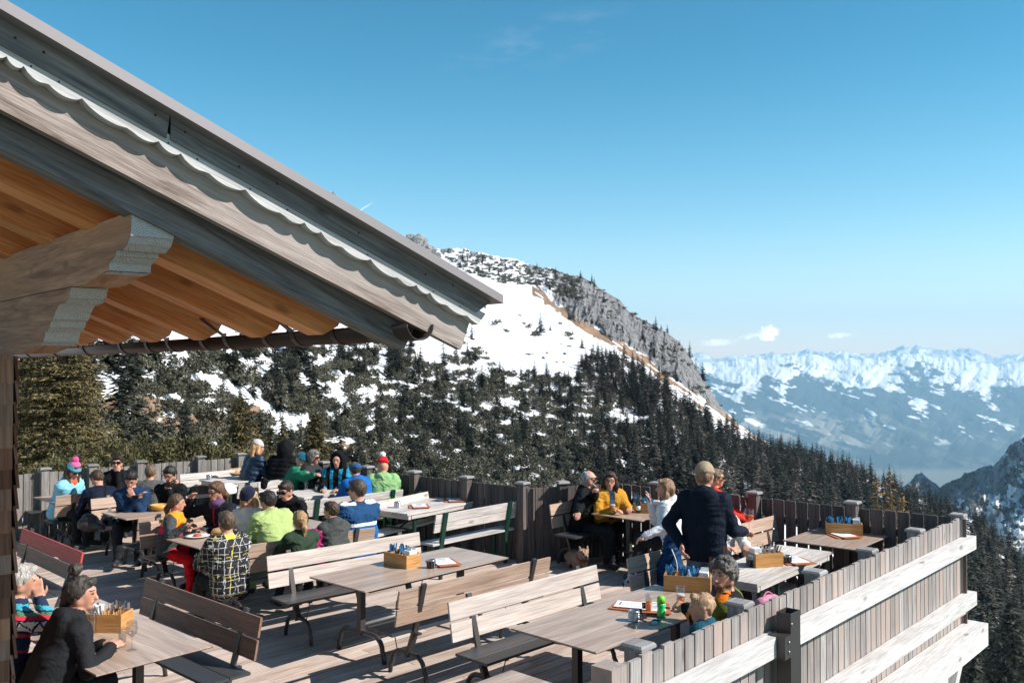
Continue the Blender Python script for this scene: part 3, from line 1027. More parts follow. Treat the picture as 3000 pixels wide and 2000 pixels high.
p = AT(178, 1380, 33); near_conifer('spruce_tree', 'tall bushy spruce beside the shingled wall under the eaves', (p.x, p.y, p.z - 1.2), 8.6, 0.28, 64, 28, 54, NEARN, 201, leafk=0.13, sparse=0.05)
p = AT(75, 1380, 36); near_conifer('spruce_tree', 'olive spruce half hidden behind the tall bushy spruce by the wall', (p.x, p.y, p.z - 1.5), 7.6, 0.26, 50, 22, 40, NEARN, 202, leafk=0.14)
p = AT(702, 1345, 34); near_conifer('spruce_tree', 'brownish pointed spruce behind the back fence, left of the grey beanie', (p.x, p.y, p.z - 1.4), 3.75, 0.30, 36, 18, 22, NEARN, 203, leafk=0.15)
p = AT(925, 1355, 36); near_conifer('spruce_tree', 'brown green spruce rising behind the hooded and curly haired guests', (p.x, p.y, p.z - 1.2), 3.15, 0.30, 36, 18, 22, NEARN, 204, leafk=0.15)
for i, (px, top, w) in enumerate(((752, 1235, .2), (790, 1255, .17), (826, 1225, .18))):
    p = AT(px, 1355, 30); q = AT(px, top, 30)
    near_conifer('young_spruce', ('thin young spruce just right of the grey beanie', 'smallest thin young spruce above the black hooded jacket', 'thin young spruce left of the curly haired guest')[i], (p.x, p.y, p.z - .9), q.z - p.z + .9, w, 18, 8, 6, NEARN, 210 + i, sparse=0.25, leafk=0.2)
for i, (px, top, d, h, w) in enumerate(((345, 1300, 24, 1.7, 1.3), (395, 1255, 27, 2.0, 1.5), (455, 1262, 27, 1.9, 1.4), (520, 1275, 26, 1.8, 1.4), (590, 1270, 27, 1.8, 1.4), (640, 1265, 28, 2.0, 1.5), (250, 1350, 21, 1.3, 1.2), (105, 1350, 19, 1.0, 0.9), (760, 1310, 26, 1.2, 1.0), (860, 1310, 27, 1.2, 1.1))):
    q = AT(px, top, d)
    near_pine(('low bushy pine at the foot of the tall spruce', 'tall bushy pine behind the man in dark glasses', 'bushy pine behind the fence post near the bearded man', 'bushy pine in the middle of the row behind the fence', 'dense bushy pine left of the pointed spruce', 'bushy pine touching the pointed brownish spruce', 'small bushy pine behind the pompom hat', 'smallest bushy pine by the shingled wall', 'low bushy pine under the thin young spruces', 'low bushy pine under the curly haired guest')[i], (q.x, q.y, q.z - h * 1.02), h, w, 300 + i, NEARP, group='bushy pines right behind the back fence')
for i, (px, top) in enumerate(((2568, 1394), (2607, 1380), (2644, 1438))):
    q = AT(px, top, 21)
    r0 = near_conifer('young_larch', ('slender golden larch, left of the three behind the fence', 'tallest golden larch behind the right fence', 'shortest golden larch, right of the three behind the fence')[i], (q.x, q.y, q.z - 3.2), 3.2, 0.13, 30, 8, 9, YELLOW, 220 + i, sparse=0.2, leafk=0.075, narrow=1.2)
for i, (px, py, d, h) in enumerate(((2960, 1960, 60, 11), (2850, 2010, 70, 9), (3040, 1900, 75, 12), (2915, 1990, 85, 11))):
    q = AT(px, py, d)
    near_conifer('spruce_tree', ('dark spruce at the bottom right corner below the terrace', 'dark spruce under the outer beams of the terrace', 'tall dark spruce at the right edge of the picture', 'dark spruce rising behind the bottom right one')[i], (q.x, q.y, q.z - h * 0.6), h, 0.2, 34, 15, 9, NEEDLE, 230 + i, leafk=0.5)
# small hidden huts of the village far down are too small to show
# ============================================================ the terrace
AU = R(43.5)                                            # the boards and tables run this way, right of the view axis
UX = Vector((math.sin(AU), math.cos(AU), 0))
WX = Vector((-math.cos(AU), math.sin(AU), 0))
UZ = Vector((0, 0, 1))
RZ_U = math.atan2(UX.y, UX.x)
FH = 1.05
V0 = U(48, 1390, FH); V1 = U(712, 1338, FH); V2 = U(1555, 1429, FH); V3 = U(1812, 1416, FH); V4 = U(2812, 1517, FH); V5 = U(1786, 1961, FH)
for v in (V0, V1, V2, V3, V4, V5): v.z = 0
V00 = V0 + (V0 - V1).normalized() * 3.0
V6 = V5 + WX * 2.2 - UX * 0.1
POLY = [V00, V1, V2, V3, V4, V5, V5 - UX * 3.5, V5 - UX * 3.5 + WX * 4.0, Vector((-9, 1.5, 0))]

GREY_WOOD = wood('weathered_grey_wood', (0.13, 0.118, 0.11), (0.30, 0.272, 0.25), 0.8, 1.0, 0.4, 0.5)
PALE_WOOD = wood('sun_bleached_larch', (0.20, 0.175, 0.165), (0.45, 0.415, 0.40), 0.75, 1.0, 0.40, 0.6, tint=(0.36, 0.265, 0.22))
SHADED_WOOD = wood('shade_darkened_larch', (0.065, 0.050, 0.046), (0.165, 0.135, 0.125), 0.8, 1.0, 0.35, 0.5)  # fence wood copy with the shade of the unlit fences in its colour
CAP_WOOD = wood('grey_cap_wood', (0.20, 0.19, 0.19), (0.40, 0.385, 0.38), 0.8, 1.0, 0.3, 0.4)
RAIL_WOOD = wood('bleached_beam_wood', (0.56, 0.53, 0.51), (0.76, 0.735, 0.72), 0.75, 0.8, 0.1, 0.75)
DECK_WOOD = wood('terrace_board_wood', (0.34, 0.245, 0.19), (0.64, 0.51, 0.43), 0.75, 0.9, 0.26, 0.4, tint=(0.62, 0.53, 0.47))
STEEL_BROWN = plain('brown_painted_steel', (0.055, 0.047, 0.045), 0.42, 0.3, 0.5, 0.12, 5)


def clip_interval(poly, w):
    """intervals of u inside polygon along the line WX = w"""
    xs = []
    n = len(poly)
    for i in range(n):
        a, b = poly[i], poly[(i + 1) % n]
        wa, wb = a.dot(WX) - w, b.dot(WX) - w
        if (wa < 0) != (wb < 0):
            t = wa / (wa - wb)
            xs.append((a + (b - a) * t).dot(UX))
    xs.sort()
    return list(zip(xs[0::2], xs[1::2]))


m = MB()
ws = [p.dot(WX) for p in POLY]
w = min(ws) + 0.07
while w < max(ws):
    for (a, b) in clip_interval(POLY, w):
        u = a - random.random() * 3
        while u < b:
            e = u + random.choice((3.0, 3.5, 4.0))
            s, t_ = max(u, a), min(e, b)
            if t_ - s > 0.05:
                c = UX * ((s + t_) / 2) + WX * w + UZ * (-0.016 + random.uniform(-.0015, .0015))
                m.frame_box(c, UX, WX, UZ, t_ - s - 0.006, 0.133, 0.03, 0)
            u = e
    w += 0.145
deck = tag(m.build('terrace_deck_floor', DECK_WOOD), kind='structure')
# old rust stains soaked into the boards
nt = DECK_WOOD.node_tree; hs_ = [n for n in nt.nodes if n.type == 'HUE_SAT'][0]; bs_ = nt.nodes['Principled BSDF']
tc_ = nt.nodes.new('ShaderNodeTexCoord'); nz_ = nt.nodes.new('ShaderNodeTexNoise'); nz_.inputs['Scale'].default_value = 0.9; nz_.inputs['Detail'].default_value = 6
nt.links.new(tc_.outputs['Object'], nz_.inputs['Vector'])
rp_ = nt.nodes.new('ShaderNodeValToRGB'); rp_.color_ramp.elements[0].position = 0.66; rp_.color_ramp.elements[1].position = 0.74; rp_.color_ramp.elements[1].color = (.6, .6, .6, 1)
nt.links.new(nz_.outputs['Fac'], rp_.inputs[0])
mx_ = nt.nodes.new('ShaderNodeMixRGB'); nt.links.new(rp_.outputs[0], mx_.inputs[0]); nt.links.new(hs_.outputs[0], mx_.inputs[1]); mx_.inputs[2].default_value = (.36, .13, .05, 1)
nt.links.new(mx_.outputs[0], bs_.inputs['Base Color'])
# joists and the dark space under the boards
m = MB()
u = -6.0
for k in range(34):
    p0 = UX * (u + k * 0.7)
    hits = []
    for i in range(len(POLY)):
        a, b = POLY[i], POLY[(i + 1) % len(POLY)]
        da, db = a.dot(UX) - (u + k * .7), b.dot(UX) - (u + k * .7)
        if (da < 0) != (db < 0): hits.append((a + (b - a) * (da / (da - db))).dot(WX))
    hits.sort()
    for a, b in zip(hits[0::2], hits[1::2]):
        m.frame_box(p0 + WX * ((a + b) / 2) + UZ * -0.135, WX, UX, UZ, b - a - 0.1, 0.1, 0.2, 0)
tag(m.build('terrace_joist_floor', GREY_WOOD), kind='structure')


def post(parent, p, mat, w=0.12, h=1.11, base=-0.25, rz=0.0, cap=0.175):
    m = MB(); m.box((p.x, p.y, (h + base) / 2), (w, w, h - base), rz)
    o = m.build('post', mat, parent)
    mat = CAP_WOOD if mat is not GREY_WOOD else GREY_WOOD
    m = MB()
    m.box((p.x, p.y, h + 0.009), (cap, cap, 0.018), rz)
    m.box((p.x, p.y, h + 0.0245), (cap * 0.99, cap * 0.99, 0.013), rz, taper=0.86)
    m.build('post_cap', mat, o)
    return o


def fence(label, A, B, posts, mat, pitch=0.131, width=0.115, thick=0.028, inset=0.08, z0=-0.2, jit=0.006, group='wooden picket fences round the terrace'):
    """pickets from A to B, posts just inside (inset > 0 means to the left of A->B)"""
    d = (B - A); L = d.length; d.normalize()
    nrm = Vector((-d.y, d.x, 0)); rz = math.atan2(d.y, d.x)
    root = thing('wooden_fence', label, 'fence', (0, 0, 0), 0, group)
    m = MB(); n = int(L / pitch)
    for i in range(n + 1):
        p = A + d * min(L, i * L / n)
        h = FH + random.uniform(-jit, jit)
        m.frame_box((p.x, p.y, (h + z0) / 2), d, nrm, UZ, width + random.uniform(-.004, .004), thick, h - z0, 0, along=2)
    m.build('pickets', mat, root)
    m = MB()
    for z in (0.22, 0.80):
        m.bar(A - nrm * (0.04 * math.copysign(1, inset)) + UZ * z, B - nrm * (0.04 * math.copysign(1, inset)) + UZ * z, 0.045, 0.09)
    m.build('rail', mat, root)
    for q in posts:
        p = A + d * q + nrm * inset
        post(root, p, mat, rz=rz)
    return root


def along(A, B, pxs, py):
    """distances along A->B of posts whose caps show at the given pixels"""
    d = (B - A).normalized(); out = []
    for px in pxs:
        a = (px - 1500) / FPX
        # A.x + t d.x = a (A.y + t d.y)
        out.append((a * A.y - A.x) / (d.x - a * d.y))
    return out


# left fence (sunlit inside), back fence (shaded inside), short link, gorge fence (shaded), outer right fence (bright)
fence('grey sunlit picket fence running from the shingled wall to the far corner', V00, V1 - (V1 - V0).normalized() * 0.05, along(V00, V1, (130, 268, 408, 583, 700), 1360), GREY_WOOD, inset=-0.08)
fence('shaded picket fence behind the lime jacket, down to the corner by the wooden table', V1, V2, along(V1, V2, (860, 960, 1088, 1225, 1377, 1540), 1400), SHADED_WOOD, inset=-0.08)
fence('short picket fence behind the smoking man, lit along its top', V2, V3, along(V2, V3, (1640,), 1420), SHADED_WOOD, inset=-0.08, pitch=0.123, width=0.117)
fence('dark picket fence facing the gorge behind the small table with a box', V3, V4, along(V3, V4, (1930, 2214, 2500), 1460), SHADED_WOOD, inset=-0.08, pitch=0.152, width=0.13)

dF = (V5 - V4).normalized()
nF = Vector((-dF.y, dF.x, 0))                           # points out of the terrace (left of V4->V5 is outside?)
if nF.dot(Vector((1, -1, 0))) < 0: nF = -nF
rzF = math.atan2(dF.y, dF.x)
LF = (V5 - V4).length
root = thing('wooden_fence', 'bright bleached board fence with two heavy outer rails along the drop', 'fence', (0, 0, 0), 0, 'wooden picket fences round the terrace')
m = MB(); n = int(LF / 0.124)
for i in range(n + 1):
    p = V4 + dF * (i * LF / n); h = FH + random.uniform(-.012, .012)
    m.frame_box((p.x, p.y, (h - 0.32) / 2), dF, nF, UZ, 0.109 + random.uniform(-.004, .004), 0.028, h + 0.32, 0, along=2)
m.build('boards', PALE_WOOD, root)
posts_px = (2700, 2561, 2410, 2192, 1900)
for q in along(V4, V5, posts_px, 0):
    p = V4 + dF * q - nF * 0.085
    post(root, p, PALE_WOOD, h=1.065, rz=rzF, cap=0.165, w=0.125)
p = V4 - dF * 0.04 - nF * 0.03
post(root, p, PALE_WOOD, h=1.065, rz=rzF, cap=0.165, w=0.125)
qm = along(V4, V5, (2257,), 0)[0]
off = nF * 0.075
for (z, hh, ww, ex, split) in ((0.765, 0.15, 0.11, 0.16, True), (0.125, 0.15, 0.11, 0.16, False)):
    if split:
        segs = ((-ex, qm - 0.10), (qm + 0.10, LF - 0.3))
    else:
        segs = ((-ex, LF + 1.2),)
    for a, b in segs:
        m = MB(); m.bar(V4 + dF * a + off + UZ * z, V4 + dF * b + off + UZ * z, ww, hh); m.build('outer_rail', RAIL_WOOD, root)
m = MB(); m.bar(V4 - dF * 0.18 + nF * 0.13 + UZ * -0.27, V4 + dF * (LF + 1.2) + nF * 0.13 + UZ * -0.215, 0.22, 0.25)
m.build('edge_beam', RAIL_WOOD, root)
m = MB()
for q in (1.0, 3.2, 5.4):
    p = V4 + dF * q + nF * 0.03
    m.box((p.x, p.y, -2.85), (0.18, 0.18, 5.0), rzF)
    m.bar(p + UZ * -1.3, p - dF * 0.8 + UZ * -0.42, 0.10, 0.12)
m.build('stilt', RAIL_WOOD, root)
# the return of the fence near the camera
root2 = thing('wooden_fence', 'short pale end of the board fence nearest the bottom edge', 'fence', (0, 0, 0), 0, 'wooden picket fences round the terrace')
m = MB()
for i in range(0):
    p = V5 + dF * 0.02 - nF * (0.05 + i * 0.124)
    m.frame_box((p.x, p.y, 0.38), nF, dF, UZ, 0.112, 0.028, 1.28, 0, along=2)
q = V5 - nF * 0.02 - dF * 0.02
m = MB(); m.box((q.x, q.y, 0.42), (0.15, 0.15, 1.30), rzF); m.build('end_post', PALE_WOOD, root2)

# brown steel post in front of the fence, with the bracket of the upper rail
pm = V4 + dF * qm + nF * 0.13
r3 = thing('steel_post', 'dark brown hollow steel post bolted to the outer fence rail', 'post', (pm.x, pm.y, 0), rzF)
m = MB()
W_, T_ = 0.165, 0.105
for sx, sy, wx, wy in ((0, -T_ / 2, W_, 0.008), (0, T_ / 2, W_, 0.008), (-W_ / 2 + .004, 0, 0.008, T_ - .01), (W_ / 2 - .004, 0, 0.008, T_ - .01)):
    m.box((sx, sy, -0.6), (wx, wy, 3.18))
m.build('tube', STEEL_BROWN, r3)
sgn = 1
m = MB()
sy = 0.06 if True else 0
b0 = Vector((0.15, 0, 0.79))
m.box((W_ / 2 + 0.06, 0.0, 0.765), (0.12, 0.135, 0.165))
m.build('bracket', STEEL_BROWN, r3)
m = MB()
yy = 1 if (Matrix.Rotation(rzF, 3, 'Z') @ Vector((0, 1, 0))).dot(nF) > 0 else -1
for zz in (0.73, 0.80, 0.915):
    x = W_ / 2 + (0.06 if zz < .9 else -0.012)
    m.lathe([(0.011, 0), (0.011, 0.006), (0.004, 0.008), (0, 0.008)], (x, yy * (0.069 if zz < .9 else T_ / 2 + .004), zz), 8, axis=(0, yy, 0))
m.build('bolts', plain('galvanised_bolt', (0.4, 0.4, 0.4), 0.35, 0.9), r3)

# ============================================================ the hut: roof corner, carved purlin, gutter, shingled wall
KH = 0.70
GD = Vector((math.sin(R(48.5)), math.cos(R(48.5)), 0))            # down the roof slope (horizontal part)
EI = Vector((-math.sin(R(41.5)), math.cos(R(41.5)), 0))           # into the building, along the eave
B0 = Vector((-1.415, 5.0, 0)) * KH


def t_of(px, s=0.0):
    a = (px - 1500) / FPX
    q = B0 - EI * s
    return (q.y * a - q.x) / (GD.x - a * GD.y)


SL = 0.400
SDIR = (GD - UZ * SL).normalized()
SUP = SDIR.cross(GD.cross(UZ)).normalized()
if SUP.z < 0: SUP = -SUP


def zc(y_at_750, s):
    """height at t=0 of an edge seen at row y of column 750, on a plane s in front of the boards"""
    D = (5 * KH) - GD.x * 0 - EI.y * s
    return CAM_H + (1060 - y_at_750) / FPX * D


ROOF_GREY = wood('weathered_fascia_wood', (0.06, 0.058, 0.06), (0.30, 0.29, 0.285), 0.8, 1.3, 0.1, 0.8)
ROOF_PALE = wood('bleached_scalloped_board', (0.40, 0.385, 0.38), (0.66, 0.65, 0.64), 0.8, 1.2, 0.1, 0.6)
ROOF_BROWN = wood('sunburnt_barge_board', (0.13, 0.085, 0.065), (0.48, 0.40, 0.36), 0.85, 1.9, 0.1, 0.85, tint=(0.42, 0.37, 0.345), bump=0.6)
RAFTER = wood('warm_larch_rafter', (0.74, 0.24, 0.065), (0.96, 0.50, 0.22), 0.6, 1.2, 0.2, 0.6)
SOFFIT = wood('orange_soffit_boards', (0.56, 0.155, 0.04), (0.80, 0.30, 0.10), 0.6, 1.2, 0.25, 0.4)
BEAM = wood('grey_brown_purlin_wood', (0.26, 0.115, 0.06), (0.62, 0.36, 0.21), 0.7, 1.1, 0.1, 0.5, tint=(0.50, 0.24, 0.11))
METAL = plain('brown_sheet_metal', (0.23, 0.205, 0.21), 0.5, 0.25, 0.5, 0.06, 3)
GUT = plain('dark_brown_gutter', (0.055, 0.038, 0.036), 0.4, 0.5, 0.5, 0.1, 4)
hut = thing('alpine_hut', 'timber hut with overhanging roof, scalloped barge board and shingled wall', 'hut')
T0, T1 = t_of(0) - 1.2, t_of(1475, .122)


def slab(name, z_hi, z_lo, s, thick, t1, mat, parent=hut, t0=T0, endcut=0.0, profile=None, m=None):
    """board parallel to the roof edge: heights at t=0 between z_lo and z_hi, front s before the board plane"""
    own = m is None
    m = m or MB()
    c = B0 - EI * s
    pts = []
    if profile is None:
        pts = [(t0, z_hi - SL * t0), (t1, z_hi - SL * t1), (t1 - endcut, z_lo - SL * (t1 - endcut)), (t0, z_lo - SL * t0)]
    else:
        pts = [(t0, z_hi - SL * t0), (t1, z_hi - SL * t1)] + [(t, z_lo - SL * t - d) for t, d in profile]
    # extrude back (along EI)
    m.prism(pts, GD, UZ, EI, c, thick, along=0)
    if own:
        return m.build(name, mat, parent)


# grain must follow the slope: rotate the stored coordinates of a sloping board
def fix_grain(o):
    a = o.data.attributes['bc']; n = len(a.data); buf = np.zeros(n * 3, dtype=np.float32); a.data.foreach_get('vector', buf)
    b = buf.reshape(-1, 3); ca, sa = math.cos(math.atan(SL)), math.sin(math.atan(SL))
    x = b[:, 0] * ca - b[:, 1] * sa; y = b[:, 0] * sa + b[:, 1] * ca
    b[:, 0] = x; b[:, 1] = y
    a.data.foreach_set('vector', b.ravel()); return o


zcap, zcapb, zb1, zsc, zbr, zgr = 459, 489, 562, 581, 711, 789
S1, S2, S3 = 0.115 * 1, 0.032, 0.0
slab('metal_cap', zc(zcap, 0.122), zc(zcapb, 0.122), 0.122, 1.2, T1, METAL)
tj = t_of(497, .065)
fix_grain(slab('upper_fascia', zc(zcapb, .055) - .002, zc(zb1, .055), 0.055, 0.010, tj - .002, ROOF_GREY, endcut=0.012))
fix_grain(slab('upper_fascia', zc(zcapb, .055) - .002, zc(zb1, .055) + .003, 0.0535, 0.0085, t_of(1446, .065), ROOF_GREY, endcut=0.09, t0=tj + .002))
m = MB()
for px in (35, 120, 452, 540, 700, 812, 1053, 1250, 1330, 1425):
    tt_ = t_of(px, .065)
    m.lathe([(.005, 0), (.005, .0015), (0, .002)], B0 - EI * .0552 + GD * tt_ + UZ * (zc(zcapb, .065) - SL * tt_ - .028 - .03 * random.random()), 8, axis=-EI)
    tt_ += .05
    m.lathe([(.0035, 0), (.0035, .0012), (0, .0015)], B0 - EI * .0452 + GD * tt_ + UZ * (zc(zb1, .05) - SL * tt_ - .012), 8, axis=-EI)
m.build('nails', plain('rusty_nail', (.03, .025, .022), .7), hut)
# scalloped trim: cusps measured along the board
cusp = [t_of(v, .05) for v in (-395, -330, -160, 10, 60, 234, 462, 526, 718, 893, 940, 1087, 1222, 1261, 1378)]
kinds = ['pair', 'S', 'S2', 'pair', 'S2', 'S', 'pair', 'S2', 'S', 'pair', 'S2', 'S', 'pair', 'S2']
prof = []
for i in range(len(cusp) - 1):
    a, b = cusp[i], cusp[i + 1]; k = kinds[i]
    for j in range(14):
        q = j / 14
        if k == 'pair': d = 0.018 * math.sin(PI * q) ** 0.6
        else:
            qq = q if k == 'S' else 1 - q
            if qq < 0.6: d = 0.010 * qq / 0.6 + 0.021 * math.sin(PI * min(1, qq / 0.6)) ** 0.7 if qq > 0 else 0
            else: d = 0.010 * (1 - (qq - .6) / .4) + 0.019 * math.sin(PI * (qq - 0.6) / 0.4) ** 0.7
        prof.append((a + (b - a) * q, d))
prof.append((cusp[-1] + 0.01, 0.02)); prof.append((cusp[-1] + 0.05, 0.025))
prof = [(cusp[0] - 0.3, 0.0)] + prof
fix_grain(slab('scalloped_trim', zc(zb1, .045) + .02, zc(zsc, .045), 0.045, 0.045, t_of(1425, .05), ROOF_PALE, t0=cusp[0] - 0.3, profile=prof[::-1]))
fix_grain(slab('barge_board', zc(zsc, 0) + .05, zc(zbr, 0), 0.0, 0.04, t_of(1388), ROOF_BROWN, endcut=0.075))
sg = -0.10
zb = zc(zgr, sg)
fix_grain(slab('verge_rafter', zc(zbr - 60, sg), zb, sg, 0.10, t_of(1232, -.1), ROOF_GREY, endcut=0.09))
# rafters, soffit boards, gutter
EAVE_T = 0.69
soff_z = zb + 0.2                       # underside of the soffit boards at t=0
m = MB()
srow = 0.16
tt = T0
k = 0
while tt < EAVE_T + 0.02:
    w = 0.118
    c = B0 + GD * (tt + w / 2) + EI * 4.3 + UZ * (soff_z - SL * (tt + w / 2) + 0.012)
    m.frame_box(c, EI, SDIR, SUP, 8.2, w * 1.07 - 0.004, 0.022, 0)
    tt += w
m.build('soffit', SOFFIT, hut)
m = MB()
for s in (0.22,):
    pass
RS = [0.52, 1.14, 1.90, 2.65, 3.4, 4.15, 4.9, 5.65, 6.4]
for i, s in enumerate([0.0] + RS):
    if s == 0: continue
    m = MB()
    base = B0 + EI * s
    hgt = 0.196
    zt = soff_z - 0.004
    tt1 = EAVE_T
    pts = [(T0, zt - SL * T0), (tt1 + 0.03, zt - SL * (tt1 + 0.03)), (tt1 - 0.02, zt - hgt * 0.62 - SL * (tt1 - 0.02)), (tt1 - 0.10, zt - hgt - SL * (tt1 - 0.10)), (T0, zt - hgt - SL * T0)]
    m.prism(pts, GD, UZ, EI, base, 0.15, along=0)
    fix_grain(m.build('rafter', RAFTER, hut))
# roof cover above
m = MB()
c0 = zc(zcapb, .122) + 0.004
pts = [(T0, c0 - SL * T0), (EAVE_T + 0.06, c0 - SL * (EAVE_T + .06)), (EAVE_T + 0.06, c0 - SL * (EAVE_T + .06) - 0.05), (T0, c0 - SL * T0 - 0.05)]
m.prism(pts, GD, UZ, EI, B0 + EI * 0.05, 8.6)
m.build('roof', METAL, hut)
# gutter
g0 = B0 + GD * (EAVE_T + 0.075)


def on_line(px):
    a = (px - 1500) / FPX
    s = (a * g0.y - g0.x) / (EI.x - a * EI.y)
    return s


def gz(px, py):
    p = g0 + EI * on_line(px); return CAM_H + (1060 - py) / FPX * p.y


sR, sL = on_line(1235), on_line(63)
zR, zL = gz(1205, 996), gz(63, 1047)
GR = 0.070
m = MB(); NS = 13
ringsv = []; fs = []
for j, s in enumerate((-0.02 + 0.0, 9.0)):
    z = zR + (zL - zR) * (s - sR) / (sL - sR) + GR
    for i in range(NS):
        a = PI + PI * i / (NS - 1)
        ringsv.append(g0 + EI * s + GD * (GR * math.cos(a)) + UZ * (z + GR * math.sin(a)))
for i in range(NS - 1): fs.append((i, i + 1, NS + i + 1, NS + i))
m.add(ringsv, fs, 0, smooth=True)
go = m.build('gutter', GUT, hut)
sol = go.modifiers.new('thick', 'SOLIDIFY'); sol.thickness = 0.004
for s in (0.30, 0.62, 1.02, 1.35, 1.85, 2.2, 2.75, 3.15, 3.7, 4.6, 5.5, 6.4):
    m = MB()
    z = zR + (zL - zR) * (s - sR) / (sL - sR) + GR
    c = g0 + EI * s
    pts = [c + GD * ((GR + .008) * math.cos(a)) + UZ * (z + (GR + .008) * math.sin(a)) for a in [PI + PI * i / 12 for i in range(13)]]
    pts = [c - GD * 0.22 + UZ * (z + 0.10)] + pts + [c + GD * (GR + .012) + UZ * (z + 0.03)]
    for a, b in zip(pts[:-1], pts[1:]): m.bar(a, b, 0.045, 0.007, up=(b - a).cross(EI))
    m.build('gutter_bracket', GUT, hut)

# carved purlin
PA = AT(386, 619, 3.3)


def on_plane(px, py, A=PA):
    r = ray(px, py); o = Vector((0, 0, CAM_H))
    n = GD
    t = (A - o).dot(n) / r.dot(n)
    q = o + r * t - A
    return (q.dot(EI), q.z)


side = [(386, 619), (382, 690), (374, 712), (360, 731), (342, 731), (338, 748), (320, 768), (319, 792), (300, 800), (270, 818), (250, 832), (212, 838)]
pp = [on_plane(*q) for q in side]
zb2 = pp[-1][1]
ztop = 0.0
far = 4.4
m = MB()
up1 = pp + [(far, zb2), (far, ztop)]
m.prism(up1, EI, UZ, GD, PA, 0.158, along=0)
side2 = [(206, 840), (200, 872), (190, 884), (170, 890), (158, 915), (153, 934), (146, 940), (142, 958), (130, 972), (124, 1000), (112, 1010), (60, 1034)]
pp2 = [on_plane(*q) for q in side2]
low = [(p[0], p[1] - 0.002) for p in pp2]
m.prism([(low[0][0], zb2 - .003)] + low + [(far, low[-1][1]), (far, zb2 - .003)], EI, UZ, GD, PA + GD * 0.004, 0.15, along=0)
po = m.build('purlin', BEAM, hut)
# sawn grey end grain as thin caps on the end faces: rings and cracks
t = NT('grey_end_grain'); oc = t.attr('bc')
wv = t.n('TexWave'); wv.wave_type = 'RINGS'; wv.rings_direction = 'X'; wv.inputs['Scale'].default_value = 34; wv.inputs['Distortion'].default_value = 0.5; wv.inputs['Detail'].default_value = 2
t.l(oc, wv.inputs['Vector'])
cx = t.ramp(wv.outputs['Fac'], [(0.1, (0.36, 0.36, 0.365)), (0.6, (0.46, 0.46, 0.46))])
vo = t.n('TexVoronoi'); vo.feature = 'DISTANCE_TO_EDGE'; vo.inputs['Scale'].default_value = 38; t.l(oc, vo.inputs['Vector'])
cx = t.mix(1.0, cx, t.ramp(vo.outputs['Distance'], [(0.01, (0.7, 0.7, 0.7)), (0.03, (1, 1, 1))]), 'MULTIPLY')
t.l(cx, t.b.inputs['Base Color']); t.set(rough=0.85, spec=0.2)
ENDG = t.m
m = MB()


def end_strip(poly, width, base):
    for (a, b) in zip(poly[:-1], poly[1:]):
        p = base + EI * a[0] + UZ * a[1]; q = base + EI * b[0] + UZ * b[1]
        nn = (q - p).cross(GD).normalized()
        if nn.dot(EI) > 0: nn = -nn
        o = nn * 0.003
        vs = [p + o, q + o, q + o + GD * width, p + o + GD * width]
        h0 = a[1] - poly[0][1]; h1 = b[1] - poly[0][1]
        m.add(vs, [(0, 1, 2, 3)], 0, [(0, 0.02 - width / 2, h0 + .2), (0, .02 - width / 2, h1 + .2), (0, width / 2 + .02, h1 + .2), (0, width / 2 + .02, h0 + .2)])
        m.bc[-4:] = [(0, -width / 2, h0 + 0.12), (0, -width / 2, h1 + 0.12), (0, width / 2, h1 + 0.12), (0, width / 2, h0 + 0.12)]


end_strip(pp[:9], 0.158, PA)
end_strip(pp2[:11], 0.15, PA + GD * 0.004)
m.build('end_grain', ENDG, po)

# shingled wall under the purlin
t = NT('larch_shingles'); bc = t.attr('bc'); rn = t.attr('rnd', 'Fac')
g = t.noise(t.mapping(bc, (3, 60, 60)), 1.0, 5, 0.6)
cx = t.ramp(rn, [(0.0, (0.13, 0.058, 0.038)), (0.5, (0.26, 0.125, 0.082)), (0.8, (0.28, 0.19, 0.15)), (1.0, (0.42, 0.2, 0.11))])
cx = t.mix(1.0, cx, t.ramp(g, [(0.3, (0.5, 0.5, 0.5)), (0.7, (1.1, 1.1, 1.1))]), 'MULTIPLY')
t.l(cx, t.b.inputs['Base Color']); t.set(rough=0.8, spec=0.2); t.bump(g, 0.4, 0.004)
SHING = t.m
WD = 4.55
WC = AT(36, 1300, WD); WC.z = 0
wall_top = on_plane(60, 1034)[1] + PA.z - 0.01
m = MB()
c = WC - GD * 2.0 + EI * 1.6
m.box((c.x, c.y, wall_top / 2 - 0.1), (4.0 - 0.06, 3.2 - 0.06, wall_top + 0.2), math.atan2(GD.y, GD.x))
m.build('wall_core', plain('dark_wall_board', (0.06, 0.045, 0.04), 0.9), hut)
m = MB()
row = 0.105
nr_ = int((wall_top + 0.2) / row)
for face in (0, 1):
    dirx = -GD if face == 0 else EI
    nrm = -EI if face == 0 else GD
    o0 = WC + nrm * 0.0
    for r_ in range(nr_ + 1):
        z = -0.2 + r_ * row
        hh = row * 1.12
        if z + hh > wall_top: hh = wall_top - z
        if hh < 0.03: continue
        x = -0.01 + (0.012 if face == 0 else 0.0)
        while x < (1.9 if face == 0 else 3.0):
            w = random.uniform(0.07, 0.15)
            lift = random.uniform(0.012, 0.022)
            axx = dirx; azz = (UZ - nrm * 0.11).normalized()
            cc_ = o0 + dirx * (x + w / 2) + nrm * (lift) + UZ * (z + hh / 2 + random.uniform(-.006, .006))
            m.frame_box(cc_, axx, nrm, azz, w - 0.005, 0.014, hh + 0.004, 0, along=2)
            x += w
m.build('shingle_wall', SHING, hut)
